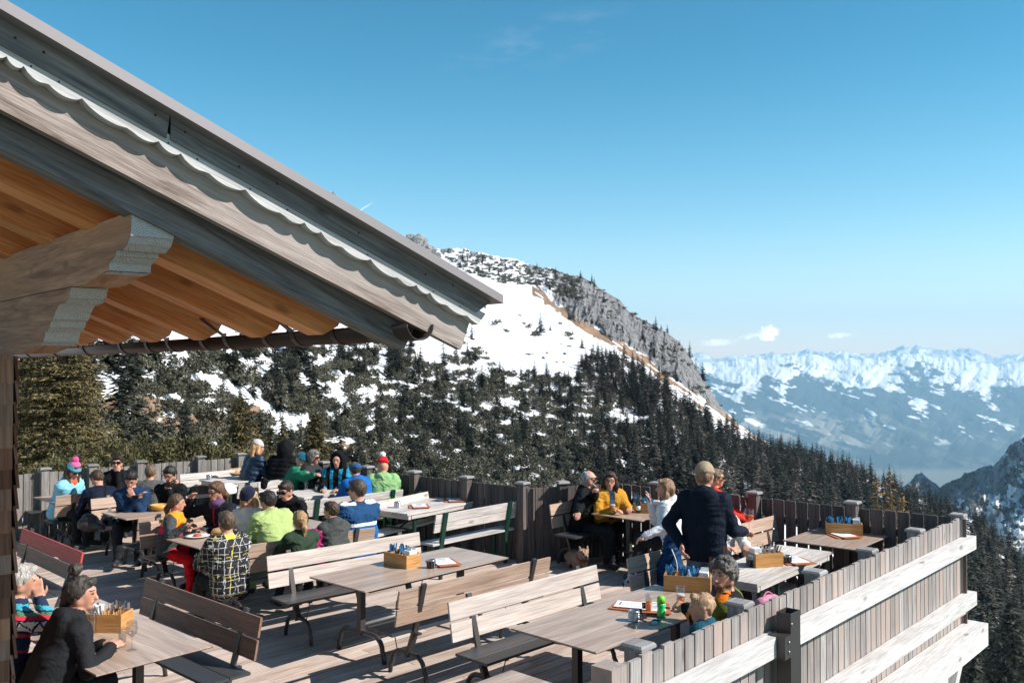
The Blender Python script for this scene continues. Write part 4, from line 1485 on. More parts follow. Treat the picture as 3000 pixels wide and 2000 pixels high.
# ============================================================ furniture
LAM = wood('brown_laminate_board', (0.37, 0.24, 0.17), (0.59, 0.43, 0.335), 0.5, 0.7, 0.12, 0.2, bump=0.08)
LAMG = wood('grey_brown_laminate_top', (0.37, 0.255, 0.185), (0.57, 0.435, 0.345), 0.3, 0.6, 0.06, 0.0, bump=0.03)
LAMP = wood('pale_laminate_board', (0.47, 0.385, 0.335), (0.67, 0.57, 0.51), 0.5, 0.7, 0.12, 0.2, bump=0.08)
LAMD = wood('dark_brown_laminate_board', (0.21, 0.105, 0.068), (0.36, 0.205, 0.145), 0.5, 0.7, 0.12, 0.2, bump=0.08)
LAMR = wood('reddish_laminate_board', (0.55, 0.055, 0.045), (0.66, 0.10, 0.08), 0.5, 0.7, 0.1, 0.1, bump=0.08)
EDGE = plain('black_laminate_edge', (0.02, 0.019, 0.02), 0.5)
ANTH = plain('anthracite_seat_board', (0.042, 0.045, 0.05), 0.42, 0, 0.5, 0.12, 3)
FRAME = plain('bronze_steel_frame', (0.075, 0.067, 0.064), 0.4, 0.45, 0.5, 0.1, 6)
FRAMEL = plain('light_steel_upright', (0.33, 0.32, 0.31), 0.4, 0.4, 0.5, 0.08, 6)
OLDW = wood('weathered_beer_table_wood', (0.44, 0.39, 0.355), (0.74, 0.68, 0.635), 0.75, 0.9, 0.2, 0.7)
GREEN = plain('green_painted_steel', (0.006, 0.042, 0.028), 0.45, 0.2)


def arch(m, x, y0, y1, h, r=0.021):
    """bent foot tube spanning y0..y1 at x, apex height h"""
    pts = []
    rc_ = 0.15
    pts.append((x, y0, 0.0)); pts.append((x, y0 + 0.012, h * 0.35))
    for k in range(6):
        a = PI - k * PI / 2 / 5
        pts.append((x, y0 + 0.03 + rc_ * 0.9 + rc_ * 0.9 * math.cos(a), h * 0.45 + h * 0.5 * math.sin(a)))
    for k in range(6):
        a = PI / 2 - k * PI / 2 / 5
        pts.append((x, y1 - 0.03 - rc_ * 0.9 + rc_ * 0.9 * math.cos(a), h * 0.45 + h * 0.5 * math.sin(a)))
    pts.append((x, y1 - 0.012, h * 0.35)); pts.append((x, y1, 0.0))
    m.tube(pts, r, 8)


def make_bench(L=1.95, mat=LAM, topmat=None, label='', group=None):
    """local frame: x along the bench, +y the way a sitter faces, y=0 at the top edge of the back"""
    t = thing('terrace_bench', label, 'bench', (0, 0, 0), 0, group)
    slope = Vector((0, -0.18, 1)).normalized()
    nb = Vector((0, slope.z, -slope.y))
    for z, h, mm in ((0.785, 0.152, topmat or mat), (0.615, 0.152, mat)):
        m = MB(); y = (0.86 - z) * 0.18
        m.frame_box((0, y + 0.004, z), Vector((1, 0, 0)), nb, slope, L, 0.018, h, 0)
        m.frame_box((0, y - 0.0055, z), Vector((1, 0, 0)), nb, slope, L - 0.004, 0.0035, h - 0.004, 1)
        m.build('back_board', [mm, mm], t)
    for y, w in ((0.155, 0.175), (0.345, 0.19)):
        m = MB(); m.box((0, y + .03, 0.452), (L, w, 0.022)); m.build('seat_board', ANTH, t)
    for x in (-L / 2 + 0.26, L / 2 - 0.26):
        m = MB()
        m.bar((x, -0.025, 0.885), (x, 0.105, 0.43), 0.05, 0.028, up=Vector((0, 1, 0.2)))
        m.build('upright', FRAME, t)
        m = MB()
        m.bar((x, 0.10, 0.44), (x, 0.20, 0.20), 0.06, 0.035, up=Vector((0, 1, 0.2)))
        m.bar((x, 0.03, 0.43), (x, 0.44, 0.43), 0.04, 0.02)
        arch(m, x, -0.06, 0.46, 0.24)
        m.tube([(x, 0.42, 0.42), (x, 0.34, 0.17)], 0.005, 5)
        m.build('foot', FRAME, t)
    return t


_bench = {}


def place_bench(label, e1, e2, kind='brown', L=1.95, group='laminate benches with steel feet'):
    """back top edge from e1 to e2 (points); the sitter faces left of e1->e2"""
    k = (kind, round(L, 2))
    c = (e1 + e2) / 2; rz = math.atan2(e2.y - e1.y, e2.x - e1.x)
    if k not in _bench:
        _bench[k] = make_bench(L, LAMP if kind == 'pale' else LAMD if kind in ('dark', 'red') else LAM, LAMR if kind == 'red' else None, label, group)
        o = _bench[k]; o.location = (c.x, c.y, 0); o.rotation_euler = (0, 0, rz)
        return o
    return dup(_bench[k], (c.x, c.y, 0), rz, label, group)


def UP(px, py, z, du=0, dw=0):
    p = U(px, py, z); return p + UX * du + WX * dw


BT = 0.86
def bench_px(label, a, b, kind='brown', L=1.95):
    e1, e2 = U(*a, BT), U(*b, BT)
    d = (e2 - e1).normalized(); c = (e1 + e2) / 2
    return place_bench(label, c - d * L / 2, c + d * L / 2, kind, L)


# sitters face left of e1 -> e2
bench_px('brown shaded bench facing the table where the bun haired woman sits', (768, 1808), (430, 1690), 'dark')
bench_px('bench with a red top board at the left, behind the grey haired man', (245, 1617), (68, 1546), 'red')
bench_px('pale sunlit bench on the far side of the empty centre table', (1222, 1558), (785, 1628), 'pale')
bench_px('brown bench seen from behind, near side of the empty centre table', (1176, 1730), (1608, 1632))
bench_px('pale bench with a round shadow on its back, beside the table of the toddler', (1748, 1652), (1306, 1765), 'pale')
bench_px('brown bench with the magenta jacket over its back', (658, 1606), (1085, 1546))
p = U(405, 1518, BT); place_bench('bench behind the girl in red ski trousers, seen from behind', p, p + UX * 1.2, 'brown', 1.2)
p = U(163, 1453, BT); place_bench('bench with its back to us at the far left table', p, p + UX * 1.95)
p = U(70, 1420, BT); place_bench('bench along the far side of the far left table, half behind the wall', p + UX * 1.9 + WX * 0.1, p + WX * .1, 'pale')
p = U(2257, 1511, BT); place_bench('short bench left of the small table with menu and box', p + UX * 0.1, p - UX * 1.1, 'brown', 1.2)
p = U(1835, 1636, BT); place_bench('dark shaded bench behind the white dog', p + UX * 1.2, p, 'brown', 1.2)


def bench_at_table(label, tc, side, kind='brown', L=1.95, off=0.78):
    pass


# ---- laminate tables
def make_table(L, W, label, group):
    t = thing('terrace_table', label, 'table', (0, 0, 0), 0, group)
    m = MB(); m.box((0, 0, 0.7445), (L, W, 0.011)); m.box((0, 0, 0.7365), (L - 0.003, W - 0.003, 0.005), m=1)
    m.build('tabletop', [LAMG, EDGE], t)
    m = MB()
    for y in (-W / 2 + 0.10, W / 2 - 0.10): m.box((0, y, 0.715), (L - 0.25, 0.03, 0.035))
    for x in (-L / 2 + 0.3, L / 2 - 0.3): m.box((x, 0, 0.715), (0.05, W - 0.2, 0.034))
    m.build('subframe', FRAME, t)
    for x in (-L / 2 + 0.3, L / 2 - 0.3):
        m = MB(); m.box((x, 0, 0.46), (0.06, 0.06, 0.50)); arch(m, x, -W / 2 + 0.08, W / 2 - 0.08, 0.25, 0.024); m.build('leg', FRAME, t)
    m = MB(); m.tube([(-L / 2 + 0.3, 0, 0.3), (L / 2 - 0.3, 0, 0.3)], 0.018, 8); m.build('stretcher', FRAMEL, t)
    return t


_tab = {}


def place_table(label, c, rz, L=1.95, W=0.86, group='laminate tables with steel feet'):
    k = (L, W)
    if k not in _tab:
        _tab[k] = make_table(L, W, label, group); o = _tab[k]
        o.location = (c.x, c.y, 0); o.rotation_euler = (0, 0, rz); return o
    return dup(_tab[k], (c.x, c.y, 0), rz, label, group)


TZ = 0.75
def tri_table(label, near, left, right, L, W):
    """near = corner towards us, left along the width (WX), right along the length (UX)"""
    n = U(*near, TZ)
    d = (U(*right, TZ) - n).normalized() if right else UX
    w = Vector((-d.y, d.x, 0))
    c = n + d * L / 2 + w * W / 2
    place_table(label, c, math.atan2(d.y, d.x), L, W); return n, d, w


TA = tri_table('empty brown laminate table in the centre with a wooden cutlery box', (1069, 1732), None, (1490, 1632), 1.95, 0.86)
TB = tri_table('laminate table with beer glasses and a green bottle, by the toddler', (1746, 1910), None, (1998, 1818), 1.95, 0.86)
TG = tri_table('crowded table with plates between the family in ski clothes', (584, 1606), None, None, 1.95, 0.8)
TF = tri_table('small table with a yellow bowl, left of the girl in red trousers', (371, 1521), None, None, 1.2, 0.82)
TF1 = tri_table('far left table with a white bowl in front of the pompom hat', (156, 1472), None, None, 1.95, 0.82)
TD = tri_table('small table in the fence corner with a box and a menu', (2507, 1610), None, (2601, 1570), 1.2, 0.86)
TI = tri_table('table of the smoking couple with beer glasses and a green bottle', (1880, 1525), None, None, 0.8, 0.85)
# the table of the woman with the bun runs the other way
n = U(626, 1889, TZ); b = U(289, 1752, TZ); d = (b - n).normalized(); w = Vector((-d.y, d.x, 0))
TE = (n, d, w)
place_table('table with wine glass and cutlery box next to the bun haired woman', n + d * 0.975 + w * 0.43, math.atan2(d.y, d.x))
# the glossy corner of a table and a bench at the very bottom
p = U(1499, 1961, TZ); place_table('table of which only one corner shows at the bottom edge', p - UX * 0.975 - WX * 0.43, RZ_U)
p = U(905, 1985, BT); place_bench('steel bench end just visible at the bottom edge', p, p - UX * 1.95 , 'brown')


# ---- beer garden tables and benches of weathered wood on green steel legs
def beer_table(label, c, rz, L=1.9, W=0.68):
    t = thing('beer_table', label, 'table', (c.x, c.y, 0), rz, 'weathered wooden tables on green legs')
    m = MB(); n = 5; pw = W / n
    for i in range(n): m.box((random.uniform(-.004, .004), -W / 2 + pw * (i + .5), 0.745), (L, pw - 0.006, 0.028))
    m.build('tabletop', OLDW, t)
    m = MB()
    for x in (-L / 2 + 0.06, L / 2 - 0.06): m.box((x, 0, 0.700), (0.05, W - 0.03, 0.06))
    for y in (-W / 2 + 0.03, W / 2 - 0.03): m.box((0, y, 0.702), (L - 0.2, 0.03, 0.055))
    m.build('apron', OLDW, t)
    for x in (-L / 2 + 0.22, L / 2 - 0.22):
        m = MB()
        for y in (-W / 2 + 0.08, W / 2 - 0.08): m.box((x, y, 0.335), (0.04, 0.04, 0.67))
        m.bar((x, -W / 2 + .1, 0.08), (x, W / 2 - .1, 0.08), 0.025, 0.025)
        m.bar((x, -W / 2 + .1, 0.5), (x, W / 2 - .1, 0.5), 0.025, 0.025)
        m.bar((x, 0, 0.5), (x * 0.35, 0, 0.69), 0.02, 0.02)
        m.build('leg', GREEN, t)
    return t


def beer_bench(label, e1, e2, back=True, L=None):
    c = (e1 + e2) / 2; L = L or (e2 - e1).length; rz = math.atan2(e2.y - e1.y, e2.x - e1.x)
    t = thing('beer_bench', label, 'bench', (c.x, c.y, 0), rz, 'weathered wooden benches on green legs')
    m = MB()
    for y in (0.10, 0.235): m.box((0, y + 0.03, 0.465), (L, 0.128, 0.028))
    m.build('seat', OLDW, t)
    if back:
        m = MB()
        for z in (0.805, 0.685): m.frame_box((0, (0.87 - z) * 0.2 + .012, z), Vector((1, 0, 0)), Vector((0, .98, .2)), Vector((0, -0.2, .98)).normalized(), L, 0.024, 0.114, 0)
        m.build('backrest', OLDW, t)
    xs = (-L / 2 + 0.16, L / 2 - 0.16) if L < 1.7 else (-L / 2 + 0.2, 0, L / 2 - 0.2)
    for x in xs:
        m = MB()
        if back: m.bar((x, -0.012, 0.88), (x, 0.085, 0.40), 0.07, 0.03, up=Vector((0, 1, .2)))
        m.box((x, 0.09, 0.225), (0.04, 0.04, 0.45)); m.box((x, 0.30, 0.225), (0.04, 0.04, 0.45))
        m.bar((x, 0.09, 0.12), (x, 0.30, 0.12), 0.025, 0.025); m.bar((x, 0.09, 0.42), (x, 0.30, 0.42), 0.03, 0.03)
        m.build('leg', GREEN, t)
    return t


n = U(2228, 1711.6, 0.76); r = U(2441, 1618, 0.76); d = (r - n).normalized(); w = Vector((-d.y, d.x, 0))
TC = (n, d, w); beer_table('weathered wooden table with two dark ashtrays and a box, before the waiter', n + d * 0.95 + w * 0.34, math.atan2(d.y, d.x), 1.9, 0.62)
n = U(1194, 1505, 0.76); r = U(1434, 1459, 0.76); d = (r - n).normalized(); w = Vector((-d.y, d.x, 0))
TH = (n, d, w); beer_table('empty weathered wooden table with two menus by the fence', n + d * 0.93 + w * 0.37, math.atan2(d.y, d.x), 1.86, 0.74)
n = U(647, 1416, 0.76); TJ = (n, UX, WX); beer_table('wooden table with bread and glasses before the grey beanie', n + UX * 1.0 + WX * 0.38, RZ_U, 2.0, 0.78)
n = U(898, 1456, 0.76); TK = (n, UX, WX); beer_table('wooden table with drinks of the group in hats', n + UX * 0.9 + WX * 0.38, RZ_U, 1.9, 0.78)
a, b = U(1279, 1510, BT), U(1500, 1471, BT); beer_bench('wooden bench seen from behind on the near side of the empty wooden table', a, b + (b - a).normalized() * 0.12)
a, b = U(1250, 1439, BT), U(1040, 1482, BT); beer_bench('wooden bench facing us on the far side of the empty wooden table', a, b)
a, b = U(983, 1458, BT), U(1182, 1434, BT); beer_bench('wooden bench of the red beanie and the blue headband', a - (b - a).normalized() * .5, b)
a, b = U(640, 1380, BT), U(525, 1389, BT); beer_bench('sunlit wooden bench behind the table with bread', a + UX * .9, b)
a, b = U(700, 1419, BT), U(812, 1406, BT); beer_bench('wooden bench with a black bag, back to us before the bread table', a, b + (b - a).normalized() * .8)
c = TC[0] + TC[1] * 0.95 - TC[2] * 0.62
beer_bench('low backless wooden bench under the right side of the wooden table', c - TC[1] * 0.9, c + TC[1] * 0.9, back=False)
c = TB[0] + TB[1] * 1.2 - TB[2] * 0.62
place_bench('bench against the outer fence under the curly haired man', c - TB[1] * 0.975, c + TB[1] * 0.975)
c = TF[0] + TF[1] * 0.7 + TF[2] * 1.45
place_bench('bench of the bearded man behind the yellow bowl', c + UX * 0.6, c - UX * 0.6, 'brown', 1.2)
c = TG[0] + TG[1] * 0.95 + TG[2] * 1.5
place_bench('bench of the woman with the purple scarf', c + UX * 0.975, c - UX * 0.975)
c = TI[0] + TI[1] * 0.25 + TI[2] * 1.42
place_bench('short bench of the smoking man against the fence', c + UX * 0.6 - WX * .1, c - UX * 0.6 - WX * .1, 'brown', 1.2)
c = TK[0] + UX * 0.9 + WX * 1.35
beer_bench('wooden bench of the green jacket and the black hood', c + UX * 0.95, c - UX * 0.95)
c = TE[0] + TE[1] * 0.975 + TE[2] * 1.42
place_bench('bench under the bun haired woman, half out of the picture', c - TE[1] * .975, c + TE[1] * .975) if False else place_bench('bench under the bun haired woman, half out of the picture', c + TE[1] * 0.975, c - TE[1] * 0.975)

# ============================================================ small things on the tables
BOXW = wood('honey_coloured_box_wood', (0.50, 0.23, 0.07), (0.68, 0.37, 0.14), 0.45, 1.6, 0.08, 0.15, bump=0.05)
PAPER = plain('white_paper_napkins', (0.80, 0.80, 0.79), 0.8)
BLUEP = plain('blue_cutlery_sleeves', (0.03, 0.17, 0.36), 0.5, 0, 0.5, 0.6, 40)
DARKG = plain('black_ribbed_glass', (0.012, 0.013, 0.014), 0.12, 0, 0.6)
SILVER = plain('brushed_silver', (0.45, 0.45, 0.46), 0.25, 0.9)
GLASS = glassmat('clear_glass')
LEATH = plain('orange_leather_menu', (0.42, 0.13, 0.05), 0.55, 0, 0.4, 0.2, 20)
BLACK = plain('black_plastic', (0.012, 0.012, 0.013), 0.35)


def liquid(name, col, rough=0.05, trans=0.6):
    t = NT(name); t.set(col=col, rough=0.15, spec=0.5)
    tl = t.n('BsdfTranslucent'); tl.inputs['Color'].default_value = (*[min(1, c * 1.2) for c in col], 1)
    mx = t.n('MixShader'); mx.inputs[0].default_value = trans; t.l(t.b.outputs[0], mx.inputs[1]); t.l(tl.outputs[0], mx.inputs[2])
    t.l(mx.outputs[0], t.t.nodes['Material Output'].inputs['Surface']); return t.m


BEER = liquid('amber_beer', (0.75, 0.26, 0.02)); BEERL = liquid('golden_beer', (0.90, 0.36, 0.02))
SPRITZ = liquid('orange_spritz', (0.95, 0.16, 0.01)); COLA = liquid('dark_cola', (0.03, 0.01, 0.006), 0.05, 0.2); WATER = glassmat('still_water'); LIME = liquid('pale_lemonade', (0.75, 0.75, 0.35))
WHITEC = plain('white_glazed_china', (0.80, 0.79, 0.77), 0.25)
FOOD = plain('brown_crusty_food', (0.42, 0.24, 0.10), 0.8, 0, 0.2, 0.6, 30, 0.4)
REDF = plain('red_sauce_food', (0.55, 0.08, 0.03), 0.5, 0, 0.3, 0.4, 30)
YELC = plain('yellow_ceramic', (0.62, 0.33, 0.08), 0.35, 0, 0.4, 0.25, 14)
CAPG = glassmat('green_bottle_glass', (0.03, 0.42, 0.12))


def cutlery_box(label, c, rz, L=0.36, W=0.2, H=0.135, packs='blue'):
    t = thing('cutlery_box', label, 'cutlery box', (c.x, c.y, c.z + .0005), rz, 'wooden cutlery boxes on the tables')
    m = MB(); th = 0.009
    m.box((0, 0, th / 2), (L, W, th))
    for s in (-1, 1):
        m.box((0, s * (W / 2 - th / 2), H / 2 + th / 2), (L, th, H - th)); m.box((s * (L / 2 - th / 2), 0, H / 2 + th / 2), (th, W - 2 * th, H - th))
    m.build('case', BOXW, t)
    m = MB()
    for k in range(1, 4): m.box((-L / 2 + L * k / 4, 0, H / 2 + 0.01), (0.006, W - 2.2 * th, H - 0.012))
    m.build('dividers', BOXW, t)
    m = MB()
    r = random.Random(hash(label) % 1000 if False else len(label))
    for k in range(3):
        for j in range(9 if packs == 'blue' else 4):
            x = -L / 2 + L * (k + .25 + .5 * r.random()) / 4; y = -W / 2 + 0.025 + (W - 0.05) * r.random()
            ti = Vector((r.uniform(-.35, .35), r.uniform(-.3, .3), 1)).normalized()
            ax = ti.cross(Vector((r.uniform(-1, 1), 1, 0))).normalized(); ay = ti.cross(ax)
            m.frame_box(Vector((x, y, H * 0.72)) + ti * 0.03, ax, ay, ti, 0.018, 0.006, r.uniform(.13, .175), 0)
    m.build('cutlery', BLUEP if packs == 'blue' else SILVER, t)
    m = MB()
    for j in range(7):
        m.frame_box((L * 0.36 + r.uniform(-.012, .012), 0.0 + j * 0.002, H * 0.8 + r.uniform(0, .02)), Vector((1, .1 * r.uniform(-1, 1), 0)).normalized(), Vector((0, 1, 0)), Vector((0.1 * r.uniform(-1, 1), 0, 1)).normalized(), 0.075, 0.10 - .01 * (j % 3), 0.11, 0) if j < 2 else m.frame_box((L * 0.36, -0.05 + j * 0.016, H * 0.82 + r.uniform(0, .03)), Vector((1, 0, 0)), Vector((0, 1, r.uniform(-.3, .3))).normalized(), Vector((0, r.uniform(-.3, .3), 1)).normalized(), 0.07, 0.004, 0.12, 0)
    m.build('napkins', PAPER, t)
    return t


def ashtray(label, c, r=0.045, h=0.085, dark=True):
    t = thing('ashtray_tumbler', label, 'ashtray', (c.x, c.y, c.z + .0005), 0, 'ribbed glass ashtrays on the tables')
    m = MB()
    n = 24; vs = []; fs = []; rows = 9
    for j in range(rows + 1):
        for k in range(n):
            a = 2 * PI * (k + 0.5 * (j % 2)) / n; rr_ = r * (1 + 0.05 * (1 if (k + j) % 2 else -1))
            vs.append((rr_ * math.cos(a), rr_ * math.sin(a), 0.002 + h * 0.86 * j / rows))
    for j in range(rows):
        for k in range(n):
            k2 = (k + 1) % n
            fs.append((j * n + k, j * n + k2, (j + 1) * n + k2, (j + 1) * n + k))
    fs.append(tuple(range(n - 1, -1, -1)))
    m.add(vs, fs, 0)
    m.build('cup', DARKG if dark else SILVER, t)
    m = MB(); m.lathe([(r * 1.0, h * 0.86), (r * 1.04, h * 0.9), (r * 1.04, h), (r * 0.9, h), (r * 0.86, h * 0.7), (0, h * 0.68)], (0, 0, 0), 24); m.build('rim', SILVER, t)
    return t


def menu(label, c, rz, col=LEATH):
    t = thing('menu', label, 'menu', (c.x, c.y, c.z + .0005), rz, 'menus lying on the tables')
    m = MB(); m.box((0, 0, 0.006), (0.24, 0.33, 0.010)); m.box((0.05, -0.04, 0.016), (0.24, 0.32, 0.008), 0.12); m.build('cover', col, t)
    m = MB(); m.box((0.03, 0.0, 0.0215), (0.20, 0.28, 0.002), 0.10); m.build('sheet', PAPER, t)
    m = MB()
    for k in range(9):
        if k in (0,): m.box((0.03, 0.10, 0.0232), (0.10, 0.018, 0.0008), 0.10)
        else: m.box((0.03 - 0.02 + 0.01 * (k % 3), 0.10 - k * 0.025, 0.0232), (0.09 + 0.02 * (k % 2), 0.004, 0.0008), 0.10)
    m.build('printed_lines', plain('grey_print', (0.2, 0.2, 0.22), 0.8), t)
    return t


def tall_glass(label, c, r=0.034, h=0.18, fill=None, level=0.6, foam=True, name='beer_glass', cat='glass', r0=None, group=None):
    t = thing(name, label, cat, (c.x, c.y, c.z + .0005), 0, group)
    r0 = r0 or r * 0.8
    m = MB(); m.lathe([(r0, 0), (r0 * 1.02, h * .06), (r * 0.96, h * 0.6), (r, h), (r - 0.003, h), (r * 0.92, h * .6), (r0 * .9, h * 0.08), (0, h * 0.07)], (0, 0, 0), 20); m.build('glass', GLASS, t)
    if fill:
        L1 = h * level
        m = MB(); m.lathe([(0, h * .085), (r0 * .86, h * .085), (r0 * .86 + (r * .9 - r0 * .86) * level, L1), (0, L1)], (0, 0, 0), 20); m.build('drink', fill, t)
        if foam:
            m = MB(); m.lathe([(0, L1 + .0006), (r * .88, L1 + .0006), (r * .90, L1 + 0.016), (r * .6, L1 + 0.021), (0, L1 + .02)], (0, 0, 0), 20); m.build('foam', PAPER, t)
    return t


def wine_glass(label, c, h=0.2, r=0.042, fill=None, level=0.5, straw=False, tilt=None, group=None):
    t = thing('wine_glass', label, 'glass', (c.x, c.y, c.z + .0005), 0, group)
    m = MB(); s = h * 0.42
    m.lathe([(0.035, 0), (0.035, 0.003), (0.006, 0.008), (0.004, s * 0.6), (0.005, s), (r * 0.75, s + (h - s) * .22), (r, s + (h - s) * .5), (r * .82, h), (r * .80, h), (r * .96, s + (h - s) * .5), (r * .70, s + (h - s) * .24), (0, s + .004)], (0, 0, 0), 20)
    m.build('glass', GLASS, t)
    if fill:
        L1 = s + (h - s) * level
        m = MB(); m.lathe([(0, s + .006), (r * .68, s + (h - s) * .25), (r * .93, L1), (0, L1)], (0, 0, 0), 20); m.build('drink', fill, t)
    if straw:
        m = MB(); m.tube([(0.01, 0, s + .02), (-0.045, 0, h + 0.10)], 0.004, 6); m.build('straw', BLACK, t)
    return t


def onT(px, py, z=TZ):
    return U(px, py, z)


# boxes
cutlery_box('open box of blue cutlery sleeves on the empty centre table', onT(1178, 1655), RZ_U - R(86), 0.34, 0.2)
c = onT(2015, 1727) ; cutlery_box('box with many blue cutlery sleeves in front of the curly haired man', c, RZ_U - R(62), 0.42, 0.2, 0.145)
cutlery_box('box with white napkins on the wooden table before the waiter', onT(2240, 1655, .76), RZ_U + R(150), 0.32, 0.19, .14, 'silver')
cutlery_box('box on the small table in the fence corner', onT(2472, 1563), RZ_U - R(62), 0.42, 0.2, .14)
cutlery_box('box on the empty wooden table by the fence', onT(1380, 1455, .76), RZ_U - R(52), 0.42, 0.2, .14)
cutlery_box('box beside the bun haired woman', onT(318, 1842), RZ_U - R(50) + PI, 0.30, 0.2, .14, 'silver')
cutlery_box('box behind the beer glasses of the smoking couple', onT(1895, 1500), RZ_U - R(60), 0.36, 0.18, .13)
for lab, px, py, z in (('dark ribbed ashtray on the centre table behind the box', 1263, 1663, TZ), ('silver rimmed ashtray beside the sunglasses', 1857, 1817, TZ),
                       ('dark ashtray left of the napkin box', 2203, 1658, .76), ('dark ashtray right of the napkin box', 2306, 1650, .76), ('grey ribbed ashtray on the empty wooden table', 1164, 1486, .76), ('grey ashtray near the bread', 612, 1404, .76)):
    ashtray(lab, onT(px, py, z), dark='dark' in lab)
menu('menu with white sheet behind the ashtray on the beer table', onT(1848, 1780), RZ_U + R(20))
menu('menu lying next to the box on the centre table', onT(1290, 1650), RZ_U - R(30))
menu('menu in front of the grey ashtray on the wooden table', onT(1222, 1484, .76), RZ_U - R(40))
menu('menu near the box at the fence end of the wooden table', onT(1325, 1466, .76), RZ_U - R(40))
menu('menu lying before the box in the fence corner', onT(2462, 1570), RZ_U - R(40))
menu('menu between napkin box and dark ashtray', onT(2320, 1645, .76), RZ_U - R(40))
menu('menu under the green sippy bottle', onT(1905, 1782), RZ_U - R(60))
# drinks
tall_glass('beer glass held by the curly haired man', onT(1994, 1789), .04, .215, BEER, .58, group=None)
tall_glass('narrow glass of amber beer beside the green sippy bottle', onT(1900, 1795), .03, .165, BEER, .58, False)
for i, (px, py) in enumerate(((1795, 1506), (1863, 1490), (1890, 1500))):
    tall_glass(('short wheat beer in front of the smoking man', 'tallest wheat beer on the smoking couple table', 'wheat beer next to the raised hand of the white jacket')[i], onT(px, py), .042, .24 if i == 1 else .21, BEERL, .62 if i else .55)
tall_glass('tall printed beer glass before the man in the lime jacket', onT(841, 1545), .036, .2, BEERL, .45)
tall_glass('water tumbler next to the wine glass', onT(358, 1893), .030, .14, WATER, .55, False, 'tumbler')
wine_glass('wine glass near the hands of the bun haired woman', onT(386, 1903), .21, .042, WATER, .32)
tall_glass('empty beer glass behind the cutlery box of the bun haired woman', onT(272, 1855), .03, .2, None, name='empty_glass')
wine_glass('orange spritz before the person in the black hood', onT(988, 1410, .76), .2, .05, SPRITZ, .6)
wine_glass('second spritz glass beside the blue headband', onT(1008, 1408, .76), .2, .045, SPRITZ, .3)
tall_glass('glass of cola by the green jacket', onT(897, 1434, .76), .035, .14, COLA, .7, False, 'cola_glass')
tall_glass('small glass of pale lemonade on the hat group table', onT(928, 1437, .76), .034, .10, LIME, .6, False, 'lemonade_glass')
tall_glass('empty tall glass by the blue puffer jacket', onT(742, 1385, .76), .034, .17, None, name='empty_glass')
tall_glass('empty short glass by the black puffer jacket', onT(770, 1386, .76), .034, .13, None, name='empty_glass')
tall_glass('tumbler of lemonade beside the yellow bowl', onT(437, 1495), .034, .10, LIME, .5, False, 'lemonade_glass')
tall_glass('empty glass standing behind the yellow bowl', onT(441, 1480), .034, .17, None, name='empty_glass')
tall_glass('small empty glass next to the plate with red food', onT(602, 1566), .034, .09, None, name='empty_glass')


def lathe_thing(name, label, cat, c, prof, mat, part, extra=(), rz=0):
    t = thing(name, label, cat, (c.x, c.y, c.z + .0005), rz)
    m = MB(); m.lathe(prof, (0, 0, 0), 24); m.build(part, mat, t)
    for nm, pr, mt in extra:
        m = MB(); m.lathe(pr, (0, 0, 0), 20); m.build(nm, mt, t)
    return t


lathe_thing('water_bottle', 'green glass bottle on the smoking couple table', 'bottle', onT(1870, 1502), [(0.03, 0), (0.03, .12), (0.012, .18), (.012, .24), (0, .24)], CAPG, 'bottle_glass', [('bottle_label', [(.0305, .04), (.0305, .10)], WHITEC), ('bottle_cap', [(.014, .225), (.014, .243), (0, .243)], GREEN)])
lathe_thing('sippy_bottle', 'bright green toddler drinking bottle', 'bottle', onT(1937, 1806), [(0.03, 0), (0.036, .015), (.034, .05), (.028, .068), (.034, .09), (.033, .115), (0, .115)], plain('green_plastic', (0.03, .55, .12), .25), 'cup', [('lid', [(.035, .116), (.035, .150), (.026, .168), (.012, .175), (0, .176)], plain('lime_plastic', (.18, .62, .03), .3))])
lathe_thing('plate', 'white plate with red food before the girl in the ski jacket', 'plate', onT(578, 1573), [(.07, 0), (.11, .012), (.145, .022), (.145, .026), (.1, .017), (0, .013)], WHITEC, 'dish', [('food', [(.055, .018), (.04, .035), (0, .04)], REDF)])
lathe_thing('bowl', 'yellow ceramic bowl near the bearded man', 'bowl', onT(466, 1495), [(.06, 0), (.11, .04), (.125, .085), (.12, .085), (.1, .045), (0, .03)], YELC, 'dish')
lathe_thing('bowl', 'white soup bowl in front of the pompom hat', 'bowl', onT(215, 1444), [(.045, 0), (.08, .035), (.09, .07), (.086, .07), (.07, .035), (0, .025)], WHITEC, 'dish', [('soup', [(.078, .05), (0, .05)], FOOD)])
lathe_thing('tin_cup', 'silver drink can on the bread table', 'can', onT(715, 1390, .76), [(.028, 0), (.033, .008), (.033, .105), (.026, .115), (0, .115)], SILVER, 'can')
lump_c = onT(686, 1390, .76)
tb = thing('bread_basket', 'basket of bread on the table before the grey beanie', 'basket', (lump_c.x, lump_c.y, .761))
m = MB(); m.lathe([(.12, 0), (.15, .05), (.145, .05), (.11, .01), (0, .01)], (0, 0, 0), 20); m.build('basket', plain('wicker', (.3, .17, .07), .8), tb)
for i in range(3):
    m = MB(); m.lathe([(0, -.1), (.035, -.08), (.045, 0), (.035, .08), (0, .1)], (-.05 + .05 * i, 0.01 * i, .075), 12, axis=(.3, 1, .15 * i)); m.build('bread', FOOD, tb)
c = onT(540, 1562); tb = thing('bread_slice', 'bread lying at the table edge by the plaid jacket', 'bread', (onT(640, 1568).x, onT(640, 1568).y, TZ + .001))
m = MB(); m.lathe([(0, -.09), (.04, -.06), (.05, 0), (.04, .06), (0, .09)], (0, 0, .048), 12, axis=(1, .4, 0)); m.build('loaf', FOOD, tb)


